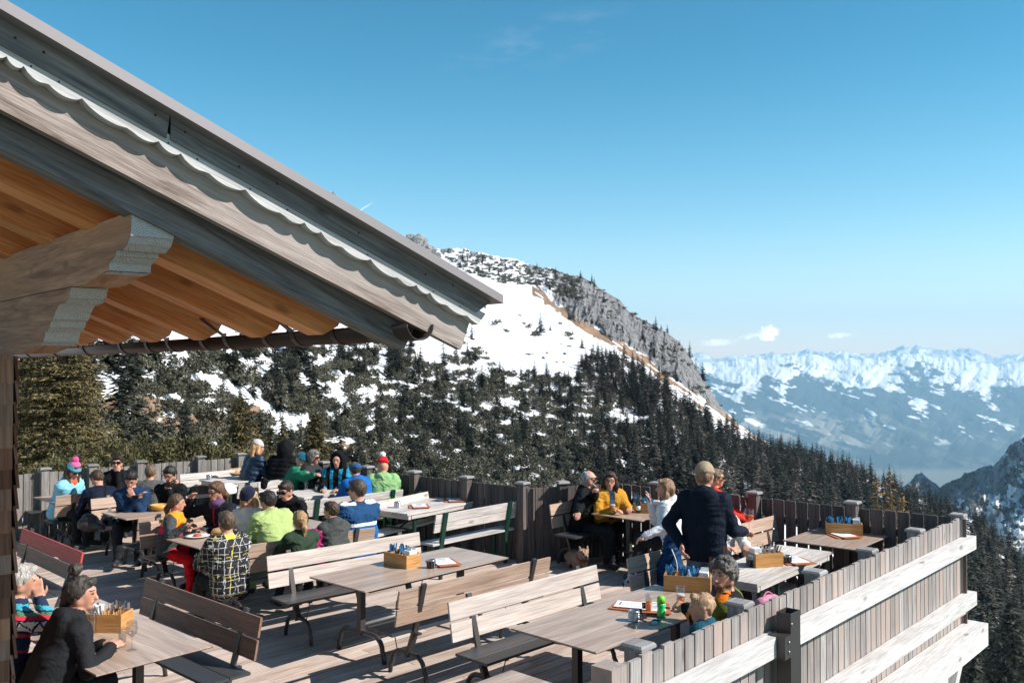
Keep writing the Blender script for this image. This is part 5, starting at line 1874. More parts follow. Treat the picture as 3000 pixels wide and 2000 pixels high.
def phone(label, c, rz):
    t = thing('mobile_phone', label, 'phone', (c.x, c.y, c.z + .0005), rz)
    m = MB(); m.box((0, 0, .005), (.075, .155, .009)); m.build('phone_case', SILVER, t)
    m = MB(); m.box((0, 0, .0102), (.069, .145, .001)); m.build('screen', plain('black_screen', (.008, .009, .01), .08), t)


phone('mobile phone lying near the table edge by the toddler', onT(1919, 1823), RZ_U - R(75))


def glasses_mb(m, c, f, r, u, s=1.0, thin=False, temples=True):
    """two lenses, bridge and temples on a face at c (between the eyes)"""
    for k in (-1, 1):
        if thin:
            pts = [c + r * (k * .033 * s + .026 * s * math.cos(a)) + u * (.018 * s * math.sin(a)) for a in [2 * PI * i / 10 for i in range(11)]]
            m.tube(pts, .0022 * s, 5, cap=False)
        else:
            m.frame_box(c + r * (k * .034 * s), r, f, u, .056 * s, .006 * s, .036 * s, 0)
        if temples: m.bar(c + r * (k * .062 * s) + u * .008 * s, c + r * (k * .078 * s) - f * .10 * s + u * .004 * s, .005 * s, .008 * s)
    m.bar(c - r * .008 * s + u * .006 * s, c + r * .008 * s + u * .006 * s, .005, .006)


c = onT(1880, 1815)
t = thing('sunglasses', 'sunglasses lying between ashtray and phone', 'sunglasses', (c.x, c.y, TZ + .02), RZ_U)
m = MB(); glasses_mb(m, Vector((0, 0, 0)), Vector((0, 1, 0)), Vector((1, 0, 0)), UZ, 1.1); m.build('frame', BLACK, t)
# ============================================================ people: one continuous surface per body
def _rc(p, a, b, ra, rb):
    ba = b - a; L2 = float(ba @ ba) + 1e-9
    h = np.clip(((p - a) @ ba) / L2, 0, 1)
    d = p - a - h[..., None] * ba
    return np.sqrt((d * d).sum(-1)) - (ra + (rb - ra) * h)


def _el(p, c, r, M):
    q = (p - c) @ M.T
    k0 = np.sqrt(((q / r) ** 2).sum(-1)); k1 = np.sqrt(((q / (r * r)) ** 2).sum(-1)) + 1e-9
    return k0 * (k0 - 1) / k1


def prim_d(pr, p):
    if pr[0] == 'c': return _rc(p, pr[1], pr[2], pr[3], pr[4])
    if pr[0] == 'e': return _el(p, pr[1], pr[2], pr[3])
    if pr[0] == 'cut': return (p - pr[1]) @ pr[2]


def prim_box(pr):
    if pr[0] == 'c':
        return np.minimum(pr[1] - pr[3], pr[2] - pr[4]), np.maximum(pr[1] + pr[3], pr[2] + pr[4])
    r = pr[2].max(); return pr[1] - r, pr[1] + r


A3 = lambda v: np.array(tuple(v), dtype=float)


def C_(a, b, ra, rb, k=0.03, m=0): return ('c', A3(a), A3(b), ra, rb, k, m)


def E_(c, r, axes, k=0.03, m=0): return ('e', A3(c), A3(r), np.array([tuple(x) for x in axes], dtype=float), k, m)


def CUT(p, n): return ('cut', A3(p), A3(Vector(n).normalized()))


def sdf_mesh(prims, h):
    lo = np.min([prim_box(p)[0] for p in prims if p[0] != 'cut'], 0) - 3 * h
    hi = np.max([prim_box(p)[1] for p in prims if p[0] != 'cut'], 0) + 3 * h
    n = np.ceil((hi - lo) / h).astype(int) + 1
    g = np.full(n, 0.2, dtype=np.float32)
    ax = [lo[i] + h * np.arange(n[i]) for i in range(3)]
    for pr in prims:
        if pr[0] == 'cut':
            X, Y, Z = np.meshgrid(*ax, indexing='ij', sparse=True)
            d = (X - pr[1][0]) * pr[2][0] + (Y - pr[1][1]) * pr[2][1] + (Z - pr[1][2]) * pr[2][2]
            g = np.maximum(g, d.astype(np.float32)); continue
        a, b = prim_box(pr); k = pr[-2]
        pad = k + 3 * h
        i0 = np.maximum(0, np.floor((a - pad - lo) / h)).astype(int); i1 = np.minimum(n, np.ceil((b + pad - lo) / h).astype(int) + 1)
        sl = tuple(slice(i0[q], i1[q]) for q in range(3))
        P = np.stack(np.meshgrid(*[ax[q][sl[q]] for q in range(3)], indexing='ij'), -1)
        d = prim_d(pr, P).astype(np.float32)
        s = g[sl]; hh = np.clip(k - np.abs(s - d), 0, None) / max(k, 1e-6)
        g[sl] = np.minimum(s, d) - hh * hh * k * 0.25
    ins = g < 0
    nx, ny, nz = n
    cnt = np.zeros((nx - 1, ny - 1, nz - 1), dtype=np.int8)
    for dx in (0, 1):
        for dy in (0, 1):
            for dz in (0, 1): cnt += ins[dx:nx - 1 + dx, dy:ny - 1 + dy, dz:nz - 1 + dz]
    act = (cnt > 0) & (cnt < 8)
    I = np.argwhere(act)
    idx = np.full(act.shape, -1, dtype=np.int64); idx[act] = np.arange(len(I))
    pos = np.zeros((len(I), 3)); c = np.zeros(len(I))
    for axis in range(3):
        o1, o2 = [q for q in range(3) if q != axis]
        for a in (0, 1):
            for b in (0, 1):
                off = np.zeros(3, dtype=int); off[o1] = a; off[o2] = b
                p0 = I + off; p1 = p0.copy(); p1[:, axis] += 1
                g0 = g[p0[:, 0], p0[:, 1], p0[:, 2]]; g1 = g[p1[:, 0], p1[:, 1], p1[:, 2]]
                m = (g0 < 0) != (g1 < 0)
                t = np.where(m, g0 / np.where(np.abs(g0 - g1) < 1e-9, 1, g0 - g1), 0)
                q = off[None, :] * np.ones((len(I), 1)); q[:, axis] = t
                pos[m] += q[m]; c[m] += 1
    v = lo + (I + pos / np.maximum(c, 1)[:, None]) * h
    F = []
    for axis in range(3):
        o1, o2 = [(1, 2), (2, 0), (0, 1)][axis]
        s0 = [slice(None)] * 3; s1 = [slice(None)] * 3
        s0[axis] = slice(0, -1); s1[axis] = slice(1, None)
        ch = ins[tuple(s0)] != ins[tuple(s1)]
        J = np.argwhere(ch)
        ok = (J[:, o1] > 0) & (J[:, o2] > 0) & (J[:, o1] < n[o1] - 1) & (J[:, o2] < n[o2] - 1)
        J = J[ok]
        sg = ins[tuple(s0)][J[:, 0], J[:, 1], J[:, 2]]
        def cell(da, db):
            q = J.copy(); q[:, o1] += da; q[:, o2] += db
            return idx[q[:, 0], q[:, 1], q[:, 2]]
        f = np.stack([cell(-1, -1), cell(0, -1), cell(0, 0), cell(-1, 0)], -1)
        f[~sg] = f[~sg][:, ::-1]
        F.append(f)
    F = np.concatenate(F); F = F[(F >= 0).all(1)]
    return v, F


def vnormals(v, F):
    n = np.cross(v[F[:, 2]] - v[F[:, 0]], v[F[:, 3]] - v[F[:, 1]])
    out = np.zeros_like(v)
    for k in range(4): np.add.at(out, F[:, k], n)
    return out / (np.linalg.norm(out, axis=1)[:, None] + 1e-9)


def fold(v, nrm, amt, seed, sx=4.8, sz=10.0):
    """cloth folds: ridged noise along the normals"""
    a = fbm(v[:, 0] * sx + v[:, 1] * 4 + seed, v[:, 2] * sz + v[:, 1] * sx * .6, 3, int(seed * 7) % 50, 0.5, True)
    b = fbm(v[:, 1] * sx - v[:, 2] * 5 + seed, v[:, 2] * sz * .7 - v[:, 0] * 6, 3, int(seed * 5) % 50 + 3, 0.5, True)
    return v + nrm * ((np.maximum(a, b) - 0.62) * amt * 2)[:, None]


SKIN = (0.54, 0.285, 0.195)
TROU = (0.018, 0.019, 0.022)


def ik(S, T, a, b, pole):
    d = T - S; L = d.length
    mx = (a + b) * 0.985
    if L > mx: T = S + d * (mx / L); d = T - S; L = mx
    L = max(L, abs(a - b) + 0.02)
    x = (a * a - b * b + L * L) / (2 * L); hgt = math.sqrt(max(0, a * a - x * x))
    dn = d.normalized(); p = pole - dn * pole.dot(dn); p.normalize()
    return S + dn * x + p * hgt, T


def hand_prims(W, d, n, s, side, curl=0.5, k=0.006, spread=1.0, m=2):
    """palm, four unequal fingers and a thumb; d points along the hand, n is the back of the hand"""
    d = d.normalized(); n = (n - d * n.dot(d)).normalized(); r = d.cross(n) * side
    out = [C_(W, W + d * .03 * s, .026 * s, .026 * s, .02, m)]
    for q in (-.026, -.009, .009, .026):
        out.append(C_(W + d * .025 * s + r * q * .8 * s, W + d * .085 * s + r * q * s, .016 * s, .0135 * s, .012, m))
    for i, (q, l) in enumerate(((-.029, .066), (-.0095, .078), (.0095, .073), (.028, .056))):
        a = W + d * .088 * s + r * q * spread * s
        a1 = curl * 0.9; a2 = curl * 2.0
        d1 = d * math.cos(a1) - n * math.sin(a1); d2 = d * math.cos(a2) - n * math.sin(a2)
        b = a + (d1 + r * q * 2.5 * (spread - .6)).normalized() * l * .55 * s; c = b + d2 * l * .5 * s
        out.append(C_(a, b, .0098 * s, .009 * s, k, m)); out.append(C_(b, c, .009 * s, .0075 * s, k, m))
    t0 = W + d * .03 * s - r * .028 * s; t1 = t0 + (d * .7 - r * .6 - n * .35 * curl).normalized() * .042 * s; t2 = t1 + (d * .95 - r * .1 - n * .5 * curl).normalized() * .032 * s
    out.append(C_(t0, t1, .0135 * s, .011 * s, .012, m)); out.append(C_(t1, t2, .011 * s, .0085 * s, k, m))
    return out


PERSONS = []
Z_ = Vector((0, 0, 1))


def person(label, head, face, yaw=None, lean=10, pitch=5, s=1.0, pose='sit', top=(0.03, 0.03, 0.035), legs=TROU, skin=SKIN, hair=None, hat=None, shades=None,
           hands=None, bulk=0.0, hood=False, collar=None, paint=None, extra_mats=(), vox=0.0105, up=0.0, hs=1.0, scarf=None, beard=None, shiny=0.0, topmat=None, seed=None, knees=None, roll=0, puffer=False, lefthand_curl=.5, raise_sh=0.0, shoe=(0.02, 0.02, 0.022), poles=(None, None)):
    seed = len(PERSONS) + 1 if seed is None else seed
    yaw = face if yaw is None else yaw
    fa, L = R(face), R(lean)
    F = Vector((math.sin(fa), math.cos(fa), 0)); RR = Vector((math.cos(fa), -math.sin(fa), 0)); Z = Vector((0, 0, 1))
    sd = Z * math.cos(L) + F * math.sin(L); nd = Z * math.cos(L * .45) + F * math.sin(L * .45)
    pz = (0.455 + 0.105 * s if pose == 'sit' else 0.93 * s) + up
    off = sd * (0.50 * s) + nd * (0.165 * s * (0.5 + 0.5 * hs)) + F * .015 * s
    H = U(head[0], head[1], pz + off.z)
    P = H - off
    Nn = P + sd * .50 * s
    ya, pa = R(yaw), R(pitch)
    hf = Vector((math.sin(ya), math.cos(ya), 0)) * math.cos(pa) - Z * math.sin(pa)
    hr = Vector((math.cos(ya), -math.sin(ya), 0)); hu = hr.cross(hf)
    if roll: q = Matrix.Rotation(R(roll), 3, hf); hr = q @ hr; hu = q @ hu
    k = s; hk = s * hs
    torso_ax = (RR, (RR.cross(sd)) * -1, sd)
    B = bulk
    pr = []
    # torso
    for sg in (-1, 1):
        pr.append(C_(P + RR * sg * .075 * k, P + sd * .20 * k + RR * sg * .07 * k, (.118 + B) * k, (.112 + B) * k, .06, 0))
        pr.append(C_(P + sd * .20 * k + RR * sg * .07 * k, P + sd * .38 * k + RR * sg * .085 * k, (.112 + B) * k, (.115 + B) * k, .06, 0))
        pr.append(C_(Nn - sd * .02 * k + RR * sg * .05 * k, Nn - sd * .05 * k + RR * sg * .165 * k, .07 * k, (.068 + B) * k, .05, 0))
    pr.append(E_(P + sd * .40 * k - F * .03 * k, (.15 * k, .09 * k, .11 * k), torso_ax, .05, 0))
    pr.append(E_(Nn + nd * .005 * k, (.082 * k, .082 * k, .052 * k), (hr, hf, nd), .03, 0 if collar is None else 6))
    if hood:
        pr.append(E_(Nn - F * .085 * k - Z * .005 * k, (.125 * k, .062 * k, .095 * k), (RR, F, Z), .03, 0))
        pr.append(E_(Nn - F * .03 * k + Z * .03 * k, (.105 * k, .085 * k, .045 * k), (RR, F, Z), .03, 0))
    if scarf is not None: pr.append(E_(Nn + nd * .03 * k + F * .02 * k, (.095 * k, .10 * k, .062 * k), (hr, hf, nd), .02, 6))
    # neck and head
    pr.append(C_(Nn - nd * .01 * k, H - hu * .05 * hk - hf * .015 * hk, .058 * k, .054 * hk, .025, 2))
    ax = (hr, hf, hu)
    pr.append(E_(H + hu * .022 * hk - hf * .012 * hk, (.077 * hk, .095 * hk, .098 * hk), ax, .02, 2))
    pr.append(C_(H + hf * .035 * hk + hu * .01 * hk, H + hf * .055 * hk - hu * .072 * hk, .058 * hk, .036 * hk, .03, 2))
    pr.append(C_(H - hr * .05 * hk - hf * .0 * hk - hu * .04 * hk, H + hr * .05 * hk - hu * .04 * hk, .03 * hk, .03 * hk, .03, 2))
    pr.append(C_(H + hf * .088 * hk + hu * .022 * hk, H + hf * .108 * hk - hu * .018 * hk, .010 * hk, .0155 * hk, .012, 2))
    pr.append(C_(H + hf * .078 * hk - hr * .034 * hk + hu * .038 * hk, H + hf * .078 * hk + hr * .034 * hk + hu * .038 * hk, .014 * hk, .014 * hk, .014, 2))
    pr.append(C_(H + hf * .085 * hk - hr * .014 * hk - hu * .045 * hk, H + hf * .085 * hk + hr * .014 * hk - hu * .045 * hk, .012 * hk, .012 * hk, .012, 2))
    for sg in (-1, 1):
        pr.append(E_(H + hr * sg * .079 * hk - hf * .008 * hk + hu * .002 * hk, (.011 * hk, .02 * hk, .031 * hk), ax, .008, 2))
    # legs
    for i, sg in enumerate((-1, 1)):
        hip = P + RR * sg * .085 * k - Z * .01
        if pose == 'sit':
            kn = hip + F * .40 * k + RR * sg * .05 * k + Z * .015
            if knees: kn = hip + (F * knees[0] + RR * knees[1] * sg + Z * knees[2]) * k
            an = Vector((kn.x, kn.y, 0)) + F * .03 * k + Z * max(0.085 * k, kn.z - .43 * k)
        else:
            kn = hip - Z * .42 * k + F * .02 * k; an = hip - Z * .82 * k - F * .02 * k
            an.z = .085 * k
        pr.append(C_(hip, kn, .088 * k, .068 * k, .03, 1)); pr.append(C_(kn, an, .066 * k, .052 * k, .02, 1))
        pr.append(C_(an - Z * .035 * k - F * .02 * k, an + F * .15 * k + RR * sg * .02 * k - Z * .045 * k, .042 * k, .036 * k, .02, 3))
    # arms and hands
    W_all = []
    hands = hands or ('table', 'table')
    for i, sg in enumerate((-1, 1)):
        S = Nn - sd * (.055 - raise_sh) * k + RR * sg * .178 * k
        hd = hands[i]; curl = .5; hn = None; hdir = None
        if hd == 'table': T = P + F * .46 * k + RR * sg * .12 * k; T.z = .80; hdir = F - RR * sg * .5; hn = Z
        elif hd == 'lap': T = P + F * .30 * k + RR * sg * .12 * k + Z * .12 * k; hdir = F - RR * sg * .4; hn = Z
        elif hd == 'side': T = P + F * .06 * k + RR * sg * .30 * k - Z * .08; hdir = -Z; hn = RR * sg
        elif hd == 'chin': T = H + hf * .085 * hk - hu * .15 * hk + hr * sg * .02; hdir = hu * .8 + hf * .1; hn = hf; curl = .9
        elif hd == 'back': T = P - F * .12 * k + RR * sg * .2 * k + Z * .04; hdir = -Z - F; hn = RR * sg
        else:
            T = U(*hd[:3]) if not isinstance(hd[0], Vector) else hd[0]
            if len(hd) > 3 or (isinstance(hd[0], Vector) and len(hd) > 1):
                o = hd[3] if not isinstance(hd[0], Vector) else hd[1]
                curl = o.get('curl', .5); hdir = o.get('dir'); hn = o.get('n')
        pole = poles[i] or (-Z * .8 + RR * sg * .55 - F * .25)
        El, Wr = ik(S, T, .285 * k, .255 * k, pole)
        pr.append(C_(S, El, (.062 + B * .8) * k, (.050 + B * .6) * k, .04, 0)); pr.append(C_(El, Wr, (.050 + B * .6) * k, (.038 + B * .4) * k, .02, 0))
        fd = (Wr - El).normalized()
        hdir = hdir or fd
        hdir = (hdir.normalized() * .75 + fd * .5).normalized()
        hn = hn or (Z if abs(fd.z) < .8 else F)
        W_all.append((Wr, hdir))
        pr += hand_prims(Wr, hdir, hn, k * (1.0 if hs < 1.2 else 1.15), -sg, curl)
    v, Fc = sdf_mesh(pr, vox)
    cen = v[Fc].mean(1)
    best = np.full(len(cen), 9.0); mt = np.zeros(len(cen), dtype=int)
    for p in pr:
        d = prim_d(p, cen)
        bias = -0.006 if p[-1] == 0 else (0.0 if p[-1] != 6 else -0.008)
        d = d + bias; w = d < best; best[w] = d[w]; mt[w] = p[-1]
    rel = cen - A3(H)
    lf, lr, lu = rel @ A3(hf) / hk, rel @ A3(hr) / hk, rel @ A3(hu) / hk
    hd_ = (mt == 2) & (np.abs(lr) < .1) & (np.abs(lu) < .14) & (lf > .05)
    e = np.minimum(((lr - .031) / .0125) ** 2, ((lr + .031) / .0125) ** 2) + ((lu - .022) / .0065) ** 2 < 1
    br = (np.minimum(np.abs(lr - .032), np.abs(lr + .032)) < .02) & (np.abs(lu - .043) < .0045)
    mt[hd_ & e] = 4; mt[hd_ & br] = 7
    mt[hd_ & ((lr / .024) ** 2 + ((lu + .046) / .0085) ** 2 < 1)] = 5
    if beard is not None:
        mt[(mt == 2) & (lf > -.0) & (lu < -.060) & (lu > -.125) & (np.abs(lr) < .08)] = 8
        mt[(mt == 2) & (lf > .07) & (np.abs(lu + .034) < .007) & (np.abs(lr) < .03)] = 8
    tp = dict(cen=cen, mt=mt, P=A3(P), sd=A3(sd), F=A3(F), RR=A3(RR), N=A3(Nn), k=k, t=((cen - A3(P)) @ A3(sd)) / k, f=((cen - A3(P)) @ A3(F)) / k, r=((cen - A3(P)) @ A3(RR)) / k)
    if paint: paint(tp); mt = tp['mt']
    nrm = vnormals(v, Fc)
    vm = np.zeros(len(v)); cl = np.isin(mt, (0, 1, 9, 10, 11, 12))
    for q in range(4): vm[Fc[cl][:, q]] += 0.25
    amt = ((0.030 if vox > .0092 else 0.017) if not puffer else 0.012) * np.clip(vm, 0, 1) * (0.8 + .2 * k)
    v2 = fold(v, nrm, amt, seed * 1.37)
    if puffer:
        tt = ((v - A3(P)) @ A3(sd))
        v2 = v2 + nrm * (np.clip(vm, 0, 1) * 0.011 * (np.abs(np.sin(tt * PI / .085)) - .6) * np.isin(0, (0,)))[:, None]
    root = thing('person', label, 'person', (P.x, P.y, 0), 0)
    hc = hair[1] if hair else (.04, .03, .025)
    tm = topmat or fabric(tuple(top), .75 if not shiny else .45, shiny)
    mats = [tm, fabric(tuple(legs)), skinmat(skin), plain('dark_shoe', shoe, .6) if 'shoe%s' % (shoe,) not in _cache else _cache['shoe%s' % (shoe,)], _dark_eye(), _lip(skin), collar if isinstance(collar, bpy.types.Material) else (fabric(tuple(collar or scarf or (.02, .02, .02)))), hairmat(hc), hairmat(beard or hc)] + list(extra_mats)
    _cache['shoe%s' % (shoe,)] = mats[3]
    o = mesh_obj('body', v2 - A3(root.location), Fc, mats, root, mt, True)
    # hair
    fr = (H, hf, hr, hu, hk, ax, Nn, F, RR)
    if hair: make_hair(root, fr, hair, vox, seed)
    if hat: make_hat(root, fr, hat, vox)
    if shades:
        m = MB(); up_ = .022
        c = H + hf * .104 * hk + hu * up_ * hk
        if shades == 'head': c = H + hf * .055 * hk + hu * .125 * hk; glasses_mb(m, c - Vector(root.location), (hf * .6 + hu * .8).normalized(), hr, (hu * .6 - hf * .8).normalized(), hk)
        else: glasses_mb(m, c - Vector(root.location), hf, hr, hu, hk * 1.12, shades == 'thin')
        m.build('glasses', BLACK, root)
    PERSONS.append((root, H, P, W_all, F, RR))
    return root, H, P, W_all, F, RR, (hf, hr, hu)


def _dark_eye():
    if 'eye' not in _cache: _cache['eye'] = plain('dark_eye', (.03, .02, .018), .3)
    return _cache['eye']


def _lip(s):
    k = ('lip', s)
    if k not in _cache: _cache[k] = plain('lips', (s[0] * .72, s[1] * .45, s[2] * .45), .5)
    return _cache[k]


def make_hair(root, fr, hair, vox, seed):
    H, hf, hr, hu, k, ax, N, F, RR = fr
    style, col = hair[0], hair[1]
    pr = []
    hv = min(vox, .0105)
    g = .009 if style in ('short', 'bald') else .013
    big = style == 'curly'
    g = .016 if big else g
    if style == 'bald': g = .005
    if style == 'fine': g = .004; style = 'short'
    pr.append(E_(H + hu * .026 * k - hf * .016 * k, (.077 * k + g * k, .093 * k + g * k, .098 * k + g * k), ax, .02, 0))
    if style == 'bald':
        pr.append(CUT(H + hf * .01 * k + hu * .055 * k, hu * .8 + hf * .6)); pr.append(CUT(H - hf * .01 * k - hu * .05 * k, hf * .25 - hu * .9)); pr.append(CUT(H + hf * .035 * k, hf))
    elif style in ('long', 'mid', 'pony', 'bun', 'braid'):
        pr.append(CUT(H + hf * .078 * k + hu * .085 * k, hf * .72 - hu * .55)); pr.append(CUT(H - hu * .085 * k, -hu))
    else:
        pr.append(CUT(H + hf * .080 * k + hu * .075 * k, hf * .78 - hu * .62)); pr.append(CUT(H - hu * .075 * k - hf * .05 * k, -hu))
    if style in ('short', 'curly', 'bun', 'pony', 'mid'):
        pr.append(C_(H + hf * .062 * k + hu * .098 * k - hr * .03 * k, H + hf * .062 * k + hu * .098 * k + hr * .03 * k, .022 * k, .022 * k, .025, 0))
    if style in ('long', 'mid'):
        dn = .25 if style == 'long' else .10
        for sg in (-1, 1):
            a = H + hr * sg * .075 * k + hu * .03 * k - hf * .005 * k
            b = H + hr * sg * .088 * k - hu * .08 * k - hf * .005 * k
            c = N + RR * sg * .085 * k + F * .06 * k - Z_ * (dn - .10) * k
            pr += [C_(a, b, .026 * k, .032 * k, .03, 0), C_(b, c, .032 * k, .018 * k, .03, 0)]
        for q in (-.05, 0, .05):
            a = H - hf * .085 * k + hr * q * k - hu * .0 * k; b = H - hf * .085 * k + hr * q * 1.3 * k - hu * (.10 + (.07 if style == 'long' else .0)) * k
            pr += [C_(a, b, .035 * k, .022 * k, .03, 0)]
    if style in ('pony', 'braid'):
        a = H - hf * .10 * k + hu * .0 * k; b = H - hf * .135 * k - hu * .09 * k; c = H - hf * .12 * k - hu * .2 * k
        pr += [C_(a, b, .028 * k, .032 * k, .02, 0), C_(b, c, .032 * k, .012 * k, .02, 0)]
    if style == 'bun':
        b = H - hf * .06 * k + hu * .178 * k
        pr += [C_(b - hr * .018 * k, b + hr * .018 * k, .040 * k, .040 * k, .012, 0), C_(b + hu * .02 * k, b + hu * .022 * k + hf * .03 * k, .022 * k, .02 * k, .01, 0),
               C_(H - hf * .07 * k + hu * .03 * k, H - hf * .125 * k - hu * .13 * k, .05 * k, .02 * k, .03, 0)]
    v, Fc = sdf_mesh(pr, hv)
    nrm = vnormals(v, Fc)
    am = .026 if big else .014
    fq = 42 if big else 34
    v = fold(v, nrm, np.full(len(v), am), seed + 5.1, fq, fq * .5 if not big else fq)
    mesh_obj('hair', v - A3(root.location), Fc, hairmat(col), root, None, True)


Z_ = Vector((0, 0, 1))


def knit(col):
    kk = ('knit', col)
    if kk not in _cache:
        t = NT('knitted_wool'); nz = t.noise(t.mapping(t.obj(), (60, 60, 160)), 1.0, 3)
        c = t.mix(nz, tuple(x * .7 for x in col), tuple(min(1, x * 1.2) for x in col)); t.l(c, t.b.inputs['Base Color']); t.set(rough=.9, spec=.1, sheen=.2); t.bump(nz, .5, .006); _cache[kk] = t.m
    return _cache[kk]


def make_hat(root, fr, hat, vox):
    H, hf, hr, hu, k, ax, N, F, RR = fr
    style, col = hat[0], hat[1]
    loc = A3(root.location); hv = min(vox, .0105)
    def out(name, pr, mat):
        v, Fc = sdf_mesh(pr, hv)
        v = fold(v, vnormals(v, Fc), np.full(len(v), .006), 3.3, 14, 8)
        return mesh_obj(name, v - loc, Fc, mat, root, None, True)
    if style in ('beanie', 'pompom'):
        tl = (hu * .93 + hf * -.0 + hf * .22).normalized()
        pr = [E_(H + hu * .045 * k - hf * .016 * k, (.096 * k, .112 * k, .118 * k), ax, .02, 0), CUT(H + hu * .045 * k + hf * .03 * k, -tl)]
        o = out('hat', pr, knit(col))
        if len(hat) > 2:
            pr = [E_(H + hu * .045 * k - hf * .016 * k, (.101 * k, .117 * k, .123 * k), ax, .02, 0), CUT(H + hu * .125 * k + hf * .0 * k, -tl)]
            out('hat_top', pr, knit(hat[2]))
        pr = [E_(H + hu * .04 * k - hf * .014 * k, (.104 * k, .118 * k, .09 * k), ax, .02, 0), CUT(H + hu * .045 * k + hf * .03 * k, -tl), CUT(H + hu * .085 * k + hf * .03 * k, tl)]
        out('hat_cuff', pr, knit(col))
        if style == 'pompom':
            c = H + hu * .185 * k - hf * .03 * k
            pr = [E_(c, (.042 * k, .042 * k, .040 * k), ax, .02, 0)]
            v, Fc = sdf_mesh(pr, .008); v = fold(v, vnormals(v, Fc), np.full(len(v), .018), 2.2, 60, 60)
            mesh_obj('pompom', v - loc, Fc, knit(hat[3] if len(hat) > 3 else (.8, .8, .8)), root, None, True)
    elif style == 'hood':
        pr = [E_(H + hu * .02 * k - hf * .025 * k, (.125 * k, .135 * k, .145 * k), ax, .03, 0), C_(H - hu * .05 * k - hf * .05 * k, N, .12 * k, .12 * k, .05, 0), E_(H + hf * .09 * k - hu * .01 * k, (.085 * k, .13 * k, .12 * k), ax, .01, 0)][:2]
        pr += [CUT(H + hf * .055 * k, hf)]
        out('hood', pr, fabric(col))
    elif style == 'headband':
        pr = [E_(H + hu * .026 * k - hf * .014 * k, (.093 * k, .11 * k, .112 * k), ax, .02, 0), CUT(H + hu * .005 * k, -(hu + hf * .2)), CUT(H + hu * .075 * k, hu + hf * .2)]
        out('headband', pr, hat[2] if len(hat) > 2 else knit(col))
    elif style == 'cap':
        pr = [E_(H + hu * .05 * k - hf * .012 * k, (.092 * k, .112 * k, .098 * k), ax, .02, 0), CUT(H + hu * .035 * k, -(hu + hf * .1))]
        out('cap', pr, fabric(col))
        pr = [E_(H + hu * .05 * k + hf * .12 * k, (.075 * k, .085 * k, .012 * k), ax, .01, 0), CUT(H + hf * .08 * k, -hf)]
        out('cap_visor', pr, fabric(col))
        m = MB(); b = H - Vector(root.location) - hf * .122 * k + hu * .055 * k
        m.bar(b - hr * .05 * k + hf * .015 * k, b + hr * .05 * k + hf * .015 * k, .004, .018, up=hu); m.frame_box(b + hr * .012 * k - hf * .0 * k, hr, hf, hu, .02, .006, .022, 0)
        m.build('cap_strap', fabric(tuple(c * .6 for c in col)), root)


# ---- clothing paints
def p_red_trim(tp):
    mt, c = tp['mt'], tp
    z = (mt == 0) & (np.abs(c['r']) < .012) & (c['f'] > .03) & (c['t'] > .1)
    mt[z] = 9


def p_girl(tp):
    mt = tp['mt']; body = (mt == 0) & (np.abs(tp['r']) < .20) & (tp['t'] > .0) & (tp['t'] < .62)
    mt[body & (tp['t'] > .36)] = 9
    mt[body & (tp['t'] <= .36) & (tp['t'] > .24)] = 10
    mt[(mt == 0) & (tp['t'] > .54)] = 9


def p_blue(tp):
    mt = tp['mt']; t_ = tp['t']
    j = mt == 0
    mt[j & (t_ > .315)] = 9
    mt[j & (np.abs(t_ - .30) < .018)] = 10
    mt[j & (np.abs(t_ - .535 - .1 * tp['f']) < .012) & (tp['f'] < 0.02)] = 10


def p_sweater(tp):
    mt = tp['mt']; t_ = tp['t'] * 1.0; j = mt == 0
    for lo, hi, m in ((.44, .47, 9), (.47, .49, 10), (.36, .43, 11), (.31, .335, 9), (.50, .53, 12), (.20, .22, 9)):
        mt[j & (t_ > lo) & (t_ < hi)] = m
    zz = np.abs(((tp['r'] * 9 + tp['f'] * 9) % 1) - .5) * .12
    mt[j & (t_ > .36) & (t_ < .43) & (np.abs(t_ - .365 - zz) < .01)] = 0


def p_curly(tp):
    mt = tp['mt']; j = mt == 0
    mt[j & (tp['t'] > .30) & (np.abs(tp['r']) > .13) & (tp['f'] < .25)] = 9
    mt[j & (np.abs(np.abs(tp['r']) - .05) < .018) & (tp['f'] > .03) & (tp['t'] > .28)] = 10
    mt[j & (tp['t'] > .525) & (tp['t'] < .545) & (tp['f'] > .04)] = 10


def p_hoodlining(tp):
    mt = tp['mt']; j = mt == 0
    mt[j & (np.abs(np.abs(tp['r']) - .075) < .028) & (tp['f'] > .04) & (tp['t'] > .1)] = 9
    mt[j & (np.abs(tp['r']) > .17) & (tp['t'] > .42)] = 9


def p_open_dark(tp):
    mt = tp['mt']; j = mt == 0
    mt[j & (np.abs(tp['r']) < .045) & (tp['f'] > .05) & (tp['t'] > .15)] = 9


def p_straps(tp):
    mt = tp['mt']; j = mt == 0
    mt[j & (np.abs(tp['r'] - .25 * (tp['t'] - .25)) < .016)] = 9


def p_waiter(tp):
    mt = tp['mt']
    mt[(mt == 0) & (tp['t'] < -.02) & (tp['t'] > -.04)] = 0


